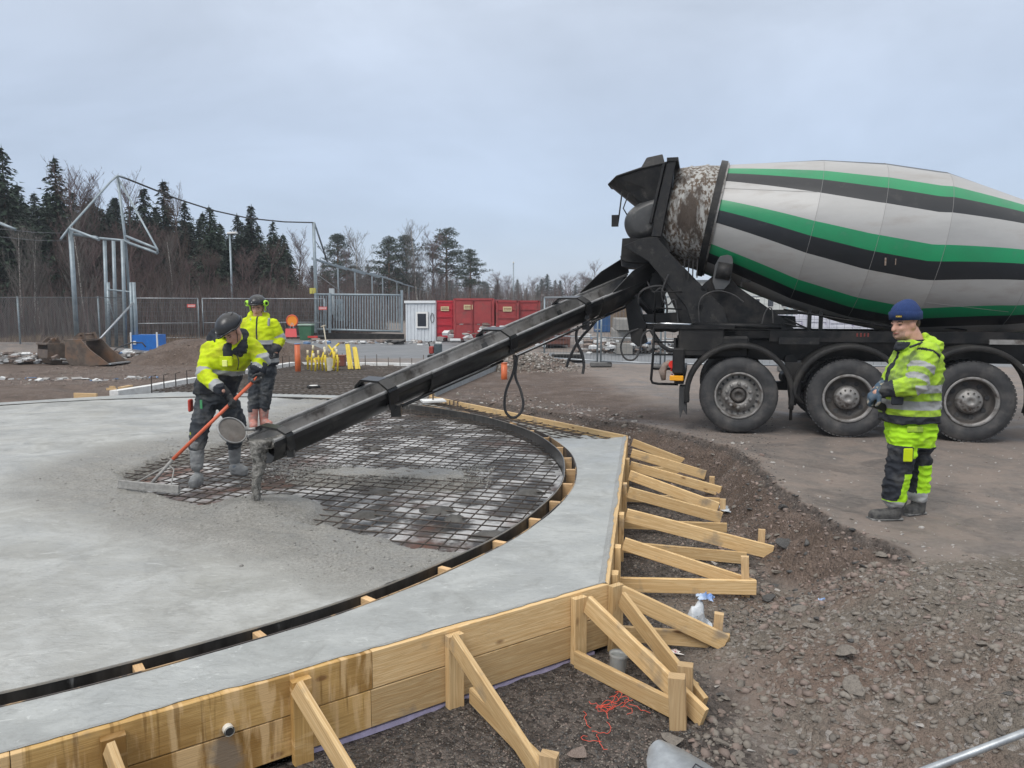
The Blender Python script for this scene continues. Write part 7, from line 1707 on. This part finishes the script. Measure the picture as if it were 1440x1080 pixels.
# ------------------------------------------------------------------ site cabin and waste containers
CAB = mat('cabin_white', (.62, .66, .69), (.54, .57, .60), 2, .5)
cb_ = thing('site_cabin', 'small pale grey portable cabin with one window beside the red containers', 'cabin', tuple(G(592, 480)), 0)
p0 = D(571, 479, 37.5); p1 = D(613, 479, 37.0); h_ = D(571, 424.5, 37.5).z; dx = (V(p1.x, p1.y, 0) - V(p0.x, p0.y, 0)); w_ = dx.length; dx.normalize(); dn = V(dx.y, -dx.x, 0)
one('wall', CAB, cb_, 'prism', [(0, 0), (w_, 0), (w_, h_), (0, h_)], V(p0.x, p0.y, 0), dx, V(0, 0, 1), dn * -4.5)
for k in range(9): one('wall_panel', CAB, cb_, 'beam', V(p0.x, p0.y, .08) + dx * (.07 + k * (w_ - .14) / 8) + dn * .015, V(p0.x, p0.y, h_ - .1) + dx * (.07 + k * (w_ - .14) / 8) + dn * .015, .03, .05, up=dx)
one('roof_edge', mat('cabin_trim', (.70, .72, .73), None, rough=.5), cb_, 'beam', V(p0.x, p0.y, h_) - dx * .03 + dn * .04, V(p0.x, p0.y, h_) + dx * (w_ + .03) + dn * .04, .10, .12)
wc = V(p0.x, p0.y, D(595, 450, 37).z) + dx * (w_ * .57); fr_ = one('window', SIGNW, cb_, 'beam', wc - dx * .32 + dn * .06, wc + dx * .32 + dn * .06, .08, .80); one('pane', mat('dark_window', (.03, .035, .045), None, rough=.12), fr_, 'beam', wc - dx * .23 + dn * .105, wc + dx * .23 + dn * .105, .02, .62)
rod('cable_loop', RUB, cb_, [V(p0.x, p0.y, D(609, 450, 37).z) + dx * (w_ * .90 + .09 * cos(a)) + dn * .05 + V(0, 0, .24 * sin(a) + .1) for a in [k * .7 for k in range(10)]], .015, 5)
REDC = [mat('container_red', (.34, .045, .045), (.26, .035, .038), 2.5, .55, .1, 20, c3=(.16, .06, .05), s3=1.5, lo3=.55, hi3=.7), mat('container_bright_red', (.48, .018, .035), (.42, .02, .035), 2, .5)]
LBL = mat('yellowed_label', (.60, .52, .30), None, rough=.6)
def container(u0, u1, vt, vb, d, label, mt, doors=1, depth=5.5, lab=True, skew=0.0):
    a = D(u0, vb, d); b = D(u1, vb, d + skew); a.z = b.z = 0; h = D(u0, vt, d).z; ex = (b - a); w = ex.length; ex.normalize(); en = V(ex.y, -ex.x, 0)
    t = thing('waste_container', label, 'container', tuple((a + b) / 2)); one('body', mt, t, 'prism', [(0, .12), (w, .12), (w, h), (0, h)], a, ex, V(0, 0, 1), en * -depth)
    for k in range(doors):
        x0_ = w * k / doors + .04; x1_ = w * (k + 1) / doors - .04; mb = MB(); mb.beam(a + ex * x0_ + en * .03 + V(0, 0, h / 2 + .05), a + ex * x1_ + en * .03 + V(0, 0, h / 2 + .05), .05, h - .25); dr = mb.build('door', mt, t)
        for f in ((.22, .42, .62, .82) if doors == 1 else (.46,)): one('door_rib', mt, dr, 'beam', a + ex * (x0_ + .02) + en * .07 + V(0, 0, h * f), a + ex * (x1_ - .02) + en * .07 + V(0, 0, h * f), .05, .09)
        one('lock_bar', mt, dr, 'beam', a + ex * (x1_ - .08) + en * .08 + V(0, 0, .2), a + ex * (x1_ - .08) + en * .08 + V(0, 0, h - .1), .04, .05, up=ex)
    for f in (0, w): one('corner_post', mt, t, 'beam', a + ex * f + en * .03 + V(0, 0, .05), a + ex * f + en * .03 + V(0, 0, h + .03), .10, .10, up=ex)
    one('top_frame', mt, t, 'beam', a + en * .03 + V(0, 0, h), a + ex * w + en * .03 + V(0, 0, h), .10, .10)
    if lab: small_sign(t, tuple(a + ex * (w * (.5 if doors == 1 else .36)) + en * .10 + V(0, 0, h * .82)), .40 if doors == 1 else .42, .22, LBL, mat('brown_print', (.2, .08, .04), None), 2)
    return t
container(613.5, 639, 424, 478, 37.2, 'narrow bright red waste container right beside the pale cabin', REDC[1], 1); container(640, 694, 421, 481, 36.0, 'large dull red waste container with double doors right of the bright red one', REDC[0], 2, skew=-.3)
container(699, 728, 424, 484, 35.0, 'dull red waste container with a label at its top just left of the chute', REDC[0], 1); container(729, 758, 424, 485, 35.2, 'dull red waste container half hidden behind the chute', REDC[0], 1, lab=False)
container(762, 800, 455, 500, 31, 'low rusty skip behind the chute under the mesh fence', mat('rusty_skip', (.16, .06, .045), (.10, .05, .04), 3, .8), 1, 3, lab=False)
# ------------------------------------------------------------------ things on the road side
# barrier sign with orange disc
bs_ = thing('barrier_sign', 'orange round warning disc standing on a red board in front of the mesh fence', 'warning sign', tuple(G(410, 478))); c_ = D(411, 451, 37.5)
one('disc', mat('orange_disc', (.85, .28, .02), None, rough=.4), bs_, 'cyl', c_, c_ + V(0, -.03, 0), .25); 
mb = MB(); mb.tube([c_ + V(.27 * cos(2 * pi * k / 30), -.02, .27 * sin(2 * pi * k / 30)) for k in range(30)], .035, 6, closed=True); mb.build('disc_rim', mat('sign_red_rim', (.65, .10, .03), None, rough=.4), bs_)
one('board', mat('salmon_red_board', (.70, .10, .10), None, rough=.5), bs_, 'prism', [(-.30, 0), (.30, 0), (.26, .42), (-.26, .42)], D(409, 474, 37.3), (1, 0, 0), (0, .1, 1), (0, .04, 0)); rod('leg', GAL, bs_, [D(404, 474, 37.4), c_ * 1], .02); rod('leg', GAL, bs_, [D(416, 474, 37.4), c_ * 1], .02)
gb = thing('green_bin', 'green waste bin with a pale lid left of the sliding gate', 'bin', tuple(G(429, 476))); c_ = D(429, 474, 38.5); GRNB = mat('bin_green', (.03, .12, .06), (.05, .15, .08), 4, .5)
one('body', GRNB, gb, 'prism', [(-.26, 0), (.26, 0), (.34, .72), (-.34, .72)], (c_.x, c_.y, .0), (1, 0, 0), (0, 0, 1), (0, .6, 0)); one('lid', mat('pale_green', (.30, .40, .34), None, rough=.5), gb, 'box', (c_.x, c_.y + .3, .77), (.74, .7, .09), bevel=.02); one('red_stripe', SIGNR, gb, 'box', (c_.x + .42, c_.y - .1, .16), (.5, .06, .10))
# excavator buckets
BKT = mat('bucket_steel', (.075, .055, .042), (.13, .105, .085), 5, .6, .4, 20, c3=(.17, .095, .055), s3=2.5, lo3=.48, hi3=.68)
def bucket(u0, u1, vb, vt, d, rz, label):
    p = D((u0 + u1) / 2, vb, d); s = (u1 - u0) * d / 1050 * .86; t = thing('digger_bucket', label, 'digger bucket', (p.x, p.y, gz(p.x, p.y)), rz)
    prof = [(-.52, .46), (-.55, .22), (-.46, .06), (-.28, 0), (.05, 0), (.62, .05)]; w = .40; th = .03
    mb = MB(); q = [(x * s, z * s) for x, z in prof]; qi = [((x * .94) * s, (z + .03) * s) for x, z in prof]
    for a, b in zip(q, q[1:]): mb.beam(V((a[0] + b[0]) / 2, -w * s, (a[1] + b[1]) / 2), V((a[0] + b[0]) / 2, w * s, (a[1] + b[1]) / 2), math.dist(a, b) * 1.08, th, up=V(-(b[1] - a[1]), 0, b[0] - a[0]).normalized())
    mb.build('shell', BKT, t, local=True)
    for y in (-w, w):
        poly = [(-.52, .62), (-.10, .66), (.14, .40), (.62, .05), (.05, 0), (-.28, 0), (-.46, .06), (-.55, .22)]
        mb = MB(); mb.prism([(x * s, z * s) for x, z in poly], (0, y * s - .015, 0), (1, 0, 0), (0, 0, 1), (0, .03, 0)); mb.build('side_plate', BKT, t, local=True)
    mb = MB(); mb.box((-.34 * s, 0, .64 * s), (.46 * s, w * 2 * s, .05)); mb.build('top_plate', BKT, t, local=True)
    for y in (-.22, .22):
        mb = MB(); mb.prism([(-.50 * s, .62 * s), (-.10 * s, .66 * s), (-.16 * s, .84 * s), (-.30 * s, .82 * s), (-.40 * s, .74 * s)], (0, y * s, 0), (1, 0, 0), (0, 0, 1), (0, .04, 0)); mb.build('hanger', BKT, t, local=True)
    mb = MB(); mb.tube([(-.22 * s, -.3 * s, .78 * s), (-.22 * s, .3 * s, .78 * s)], .03, 10); mb.build('hanger_pin', BKT, t, local=True)
    mb = MB(); mb.box((.60 * s, 0, .055 * s), (.12 * s, w * 2.04 * s, .035)); mb.build('cutting_edge', STEEL, t, local=True); return t
bucket(62, 114, 514, 476, 22.9, .9, 'left of two rusty digger buckets lying by the forest fence'); bucket(104, 168, 513, 472, 22.2, -.1, 'right hand rusty digger bucket with its lip towards the gravel heap')
bb = thing('blue_crate', 'bright blue steel crate with white corner posts beside the pipe frame', 'crate', tuple(G(205, 500))); c_ = D(204, 497, 26.5); BLU = mat('bright_blue', (.015, .17, .56), (.02, .13, .45), 4, .5)
one('panel', BLU, bb, 'prism', [(-.42, .12), (.42, .12), (.42, .72), (-.42, .72)], (c_.x, c_.y, 0), (1, .1, 0), (0, 0, 1), (0, .7, 0)); 
for x in (-.44, .44): one('corner_post', SIGNW, bb, 'box', (c_.x + x, c_.y - .02 + x * .1, .42), (.04, .05, .80))
one('label_plate', SIGNW, bb, 'box', (c_.x - .32, c_.y - .06, .45), (.10, .02, .12)); rod('hose', RUB, bb, [D(150, 502, 24), D(165, 489, 25), D(185, 482, 26), D(200, 482, 26), D(205, 488, 26)], .025)
# debris strips on the left: broken timber, ice and plastic
DEB = [mat('debris_white', (.55, .56, .56), None, rough=.7), mat('debris_grey', (.28, .27, .26), None, rough=.8), mat('debris_blue', (.12, .20, .34), None, rough=.6), STONEM[1]]
def debris(name, n, xf, yf, label, size=.12, hz=.25):
    mb = MB(); rg = random.Random(n)
    for k in range(n):
        x, y = xf(rg), yf(rg); s_ = size * rg.uniform(.3, 1.6); mb.box((x, y, gz(x, y) + rg.random() * hz), (s_ * rg.uniform(.5, 2.4), s_, s_ * rg.uniform(.15, .6)), rot=Matrix.Rotation(rg.uniform(0, 3.1), 3, 'Z') @ Matrix.Rotation(rg.uniform(-.5, .5), 3, 'X'), m=rg.choices([0, 1, 2, 3], [5, 5, .6, 4])[0])
    return tag(mb.build(name, DEB), label, 'debris', kind='stuff')
debris('debris_heap', 220, lambda r: r.uniform(-16.4, -13.2), lambda r: r.gauss(22.9, .35), 'heap of broken pale boards and plastic left of the digger buckets', .12, .3); debris('debris_heap', 130, lambda r: r.uniform(-13.2, -11.6), lambda r: r.gauss(25.0, .4), 'white rubble and torn plastic at the foot of the pipe frame', .11, .25)
debris('debris_strip', 90, lambda r: r.uniform(-12.5, -8.6), lambda r: r.gauss(17.9, .12), 'pale strip of slush and litter behind the slab', .08, .02); debris('debris_strip', 110, lambda r: r.uniform(-10.2, -3.5), lambda r: r.gauss(35.5, .7), 'white litter and slush below the sliding gate', .14, .06)
debris('rubble_heap', 520, lambda r: r.gauss(4.7, .9), lambda r: r.gauss(28.5, .8), 'heap of white and grey rubble behind the rear of the truck', .15, .5); debris('rubble_heap', 360, lambda r: r.gauss(.2, 1.3), lambda r: r.gauss(36, .9), 'pale rubble heap beyond the mesh fence under the chute', .22, .9)
debris('chute_grit', 160, lambda r: r.uniform(-.9, 1.2), lambda r: r.gauss(22.6, .3), 'mixed white and red bits along the road edge behind the grey wall', .07, .05)
# yellow pegs rack, shovel, planks, hoses
YEL = mat('yellow_plastic', (.72, .56, .03), (.62, .46, .03), 8, .5); PEGW = mat('peg_top', (.66, .60, .42), None, rough=.6)
yr = thing('yellow_rack', 'yellow rack of upright white topped pegs next to the orange pipe', 'rack', tuple(G(450, 520))); c_ = G(433, 520)
for k in range(9):
    u = 433 + k * 5.2; p = G(u, 520 + (k % 3)); p.z = 0; hh = .42 + .10 * sin(k * 1.9) + .05 * (k % 2)
    pg = rod('peg', YEL, yr, [p, p + V(.02 * sin(k), 0, hh * .6), p + V(.05 * sin(k * 2.), .02, hh)], .026); rod('peg_top', PEGW, pg, [p + V(.05 * sin(k * 2.), .02, hh - .02), p + V(.06 * sin(k * 2.), .02, hh + .12)], .030)
one('rail', YEL, yr, 'beam', G(431, 519.5) + V(0, 0, .30), G(477, 519.5) + V(0, 0, .30), .05, .07); one('rail', WR, yr, 'beam', G(431, 519) + V(0, .1, .20), G(477, 519) + V(0, .1, .20), .05, .05)
sv = thing('shovel', 'upright shovel with a pale blade and wooden shaft leaning on the yellow rack', 'shovel', tuple(G(463, 521))); rod('shaft', mat('grey_wood', (.42, .38, .30), None, rough=.7), sv, [D(455, 459, 20.6), D(463, 510, 20.3)], .018); rod('grip', mat('grey_wood', (.4, .4, .4)), sv, [D(451.5, 459.5, 20.6), D(458, 457.5, 20.6)], .02)
one('blade', mat('pale_blade', (.48, .46, .38), (.38, .36, .30), 12, .6), sv, 'prism', rounded([(-.12, 0), (-.13, .26), (-.05, .32), (.05, .32), (.13, .26), (.12, 0), (0, -.05)], 1), D(463, 519.5, 20.2), (1, 0, .05), (-.05, .15, 1), (0, .015, 0))
rod('yellow_hose', YEL, yr, [D(462, 486, 20.6), D(468, 494, 20.4), D(471, 508, 20.3), D(468, 518, 20.2)], .03); rod('yellow_hose', YEL, yr, [D(477, 483, 20.6), D(469, 490, 20.5), D(464, 500, 20.4)], .028)
for u, lab in ((487, 'left of two yellow plastic strips standing up behind the rear slab'), (497, 'right of two yellow plastic strips standing up behind the rear slab')):
    t = thing('yellow_strip', lab, 'plastic strip', tuple(G(u + 4, 519))); q = one('strip', YEL, t, 'beam', D(u + 5, 519, 20.6), D(u + 1, 484 + (u - 487) * .4, 20.9), .10, .035, up=(0, 1, 0), bev=.008); one('strip_rib', YEL, t, 'beam', D(u + 9, 519, 20.5), D(u + 4, 485 + (u - 487) * .4, 20.8), .03, .06, up=(0, 1, 0))
t = thing('brown_box', 'small brown crate just behind the shovel and yellow rack', 'crate', tuple(G(477, 512))); one('box', mat('red_brown', (.16, .05, .035), None, rough=.7), t, 'box', G(478, 514) + V(0, 0, .14), (.32, .25, .28)); one('box_lid', mat('red_brown2', (.20, .08, .05), None, rough=.7), t, 'box', G(478, 514) + V(0, 0, .295), (.34, .27, .03))
# small dark steel cap on the rear slab, tyre-like lump near the road, little compactor
t = thing('steel_cap', 'small dark steel cap lying on the rear reinforcement grid', 'cap', tuple(G(441, 544))); p = G(441, 544); one('disc', BLK2, t, 'cyl', (p.x, p.y, -.02), (p.x, p.y, .03), .14); one('rim_plate', SIGNW, t, 'cyl', (p.x, p.y, .031), (p.x, p.y, .035), .09)
t = thing('plate_compactor', 'small red and dark compacting machine standing left of the chute on the road edge', 'compactor', tuple(G(612, 503))); p = G(612, 503)
one('base', BLK2, t, 'box', (p.x, p.y, .06), (.5, .4, .08), bevel=.02); one('engine', mat('engine_dark', (.03, .05, .055), (.07, .09, .1), 9, .5), t, 'box', (p.x + .1, p.y, .30), (.26, .3, .36), bevel=.03); one('guard', mat('dull_red', (.30, .04, .03), None, rough=.5), t, 'box', (p.x - .12, p.y, .26), (.16, .26, .26), bevel=.03); rod('handle', BLK2, t, [(p.x - .15, p.y, .3), (p.x - .22, p.y, .52), (p.x - .1, p.y, .56)], .02); one('cap', SIGNW, t, 'box', (p.x + .12, p.y, .51), (.2, .2, .05))
t = thing('asphalt_lump', 'dark heap of broken asphalt at the right end of the sliding gate', 'asphalt heap', tuple(G(562, 484))); 
for k in range(5):
    o = bpy.data.objects.new('lump', rock_me[k].copy()); o.data.materials.clear(); o.data.materials.append(STONEM[3]); COL.objects.link(o); o.parent = t; o.location = (random.uniform(-.35, .35), random.uniform(-.2, .2), .12); o.scale = (.32, .28, .3)
# yard behind: blue bin, block wall, white stacks, buildings
BLB = mat('bin_blue', (.025, .10, .26), (.02, .08, .20), 3, .5)
def box_thing(name, label, cat, u0, u1, vt, vb, d, m, depth, parts=()):
    a = D(u0, vb, d); b = D(u1, vb, d); a.z = b.z = gz(a.x, a.y); h = D(u0, vt, d).z; t = thing(name, label, cat, tuple((a + b) / 2)); w = b.x - a.x
    one('body', m, t, 'box', ((a.x + b.x) / 2, d + depth / 2, h / 2), (w, depth, h), bevel=.02); return t, a, b, h
t, a, b, h = box_thing('blue_bin', 'blue waste container beyond the mesh fence under the chute', 'bin', 838, 866, 438, 462, 50, BLB, 1.5)
for k in range(5): one('rib', BLB, t, 'box', (a.x + (b.x - a.x) * (k + .5) / 5, 49.97, h / 2), (.08, .08, h * .9))
one('lid', GALD, t, 'box', ((a.x + b.x) / 2, 50.7, h + .03), (b.x - a.x + .1, 1.7, .07))
t, a, b, h = box_thing('tan_container', 'rusty tan container left of the blue bin far behind the fence', 'container', 864, 884, 432, 470, 44, mat('tan_rust', (.22, .16, .10), (.14, .10, .07), 3, .7), 2)
for k in range(4): one('rib', STONEM[1], t, 'box', (a.x + (b.x - a.x) * (k + .5) / 4, 43.97, h / 2), (.06, .08, h * .9))
cw = thing('block_wall', 'low grey concrete block wall standing in the yard behind the mesh fence', 'block wall', tuple(G(870, 490))); CB = mat('block_concrete', (.22, .21, .195), (.30, .29, .27), 4, .85, .3, 30)
for r_ in range(3):
    for k in range(4 - (r_ == 2)):
        x = 4.35 + k * .02 - .45 * 0; one('block', CB, cw, 'box', (4.05 + .36 * (k * .3), 27.2 + k * 1.02 + .3 * (r_ % 2), .22 + .43 * r_), (.55, .98, .41), bevel=.02)
fl2 = thing('planter_block', 'dark low block lying on the road edge left of the fence foot', 'block', tuple(G(793, 508))); one('block', BLK2, fl2, 'box', G(798, 509) + V(0, 0, .13), (1.0, .4, .24), bevel=.03); one('block_top', CB, fl2, 'box', G(798, 509) + V(0, 0, .255), (.8, .3, .02))
WRAP = mat('white_wrapping', (.66, .66, .70), (.50, .50, .56), 1.6, .35, .6, 6, c3=(.30, .27, .40), s3=2.2, lo3=.60, hi3=.64)
for k, (u0, u1, vt, d, lab) in enumerate(((1062, 1098, 445, 27, 'leftmost white wrapped pallet stack seen under the drum'), (1098, 1132, 440, 26.6, 'second white wrapped pallet stack under the drum'), (1132, 1166, 442, 26.2, 'third white wrapped pallet stack under the drum'), (1166, 1204, 444, 25.8, 'fourth white wrapped pallet stack under the drum'), (1206, 1300, 446, 25.4, 'long white wrapped stack behind the man by the truck'), (1302, 1420, 446, 25.2, 'rightmost white wrapped stack behind the third wheel'))):
    t, a, b, h = box_thing('wrapped_pallet', lab, 'pallet stack', u0, u1 - 1, vt, 505, d, WRAP, 1.2); 
    for q in range(5):
        one('foam_sheet', WRAP, t, 'box', ((a.x + b.x) / 2 + random.uniform(-.03, .03), d - .01, .15 + (h - .2) * (q + .5) / 5), (b.x - a.x - .03, .06, (h - .2) / 5 - .04), bevel=.01)
    one('pallet', WR, t, 'box', ((a.x + b.x) / 2, d - .03, .07), (b.x - a.x, .1, .12))
BW = mat('pale_cladding', (.58, .60, .57), (.50, .52, .50), 1.0, .6)
def building(label, u0, u1, vt, d, depth, m, nwin=4):
    x0_ = (u0 - 720) * d / 1050; x1_ = (u1 - 720) * d / 1050; h = 1.75 + (430 - vt) * d / 1050; t = thing('industrial_building', label, 'building', ((x0_ + x1_) / 2, d, 0))
    one('wall', m, t, 'box', ((x0_ + x1_) / 2, d + depth / 2, h / 2), (x1_ - x0_, depth, h)); one('roof', GALD, t, 'box', ((x0_ + x1_) / 2, d + depth / 2, h + .1), (x1_ - x0_ + .5, depth + .5, .2))
    for k in range(nwin):
        f = one('window', SIGNW, t, 'box', (x0_ + (x1_ - x0_) * (k + .5) / nwin, d - .03, h * .5), ((x1_ - x0_) / nwin * .45, .08, h * .22)); one('pane', MATS['dark_window'], f, 'box', (x0_ + (x1_ - x0_) * (k + .5) / nwin, d - .08, h * .5), ((x1_ - x0_) / nwin * .40, .03, h * .18))
    return t
building('long pale industrial building seen through the frame at the back of the truck', 975, 1110, 397, 75, 14, BW, 7); building('low pale building on the horizon above the blue bin', 772, 870, 421, 120, 10, mat('pale_green_wall', (.40, .44, .42), None), 6); building('dark roofed low building far behind the middle of the truck', 1120, 1500, 408, 110, 12, mat('mid_grey_wall', (.30, .31, .32), None), 12)
# lumps of earth, puddle of water near the pit
t = thing('measuring_stake', 'short pale wooden stake standing behind the slab at the left', 'stake', tuple(G(158, 552))); p = G(158, 551); board('stake_board', p + V(0, 0, -.1), D(158, 543, p.y), .10, .06, WR, t, up=(0, 1, 0)); board('cross_piece', p + V(-.10, -.03, .06), p + V(.10, -.03, .06), .02, .05, WR, t)
# ------------------------------------------------------------------ damp winter air
hm = bpy.data.materials.new('haze_mat'); hm.use_nodes = True; hn = hm.node_tree; hn.nodes.clear(); ho = hn.nodes.new('ShaderNodeOutputMaterial'); hv = hn.nodes.new('ShaderNodeVolumePrincipled')
hv.inputs['Color'].default_value = (.86, .92, 1, 1); hv.inputs['Density'].default_value = .0007; hn.links.new(hv.outputs[0], ho.inputs['Volume'])
mb = MB(); mb.box((0, 1290, 12), (3100, 2700, 28)); hz = mb.build('haze', hm); tag(hz, 'thin pale winter haze over the whole site', 'haze', kind='stuff')
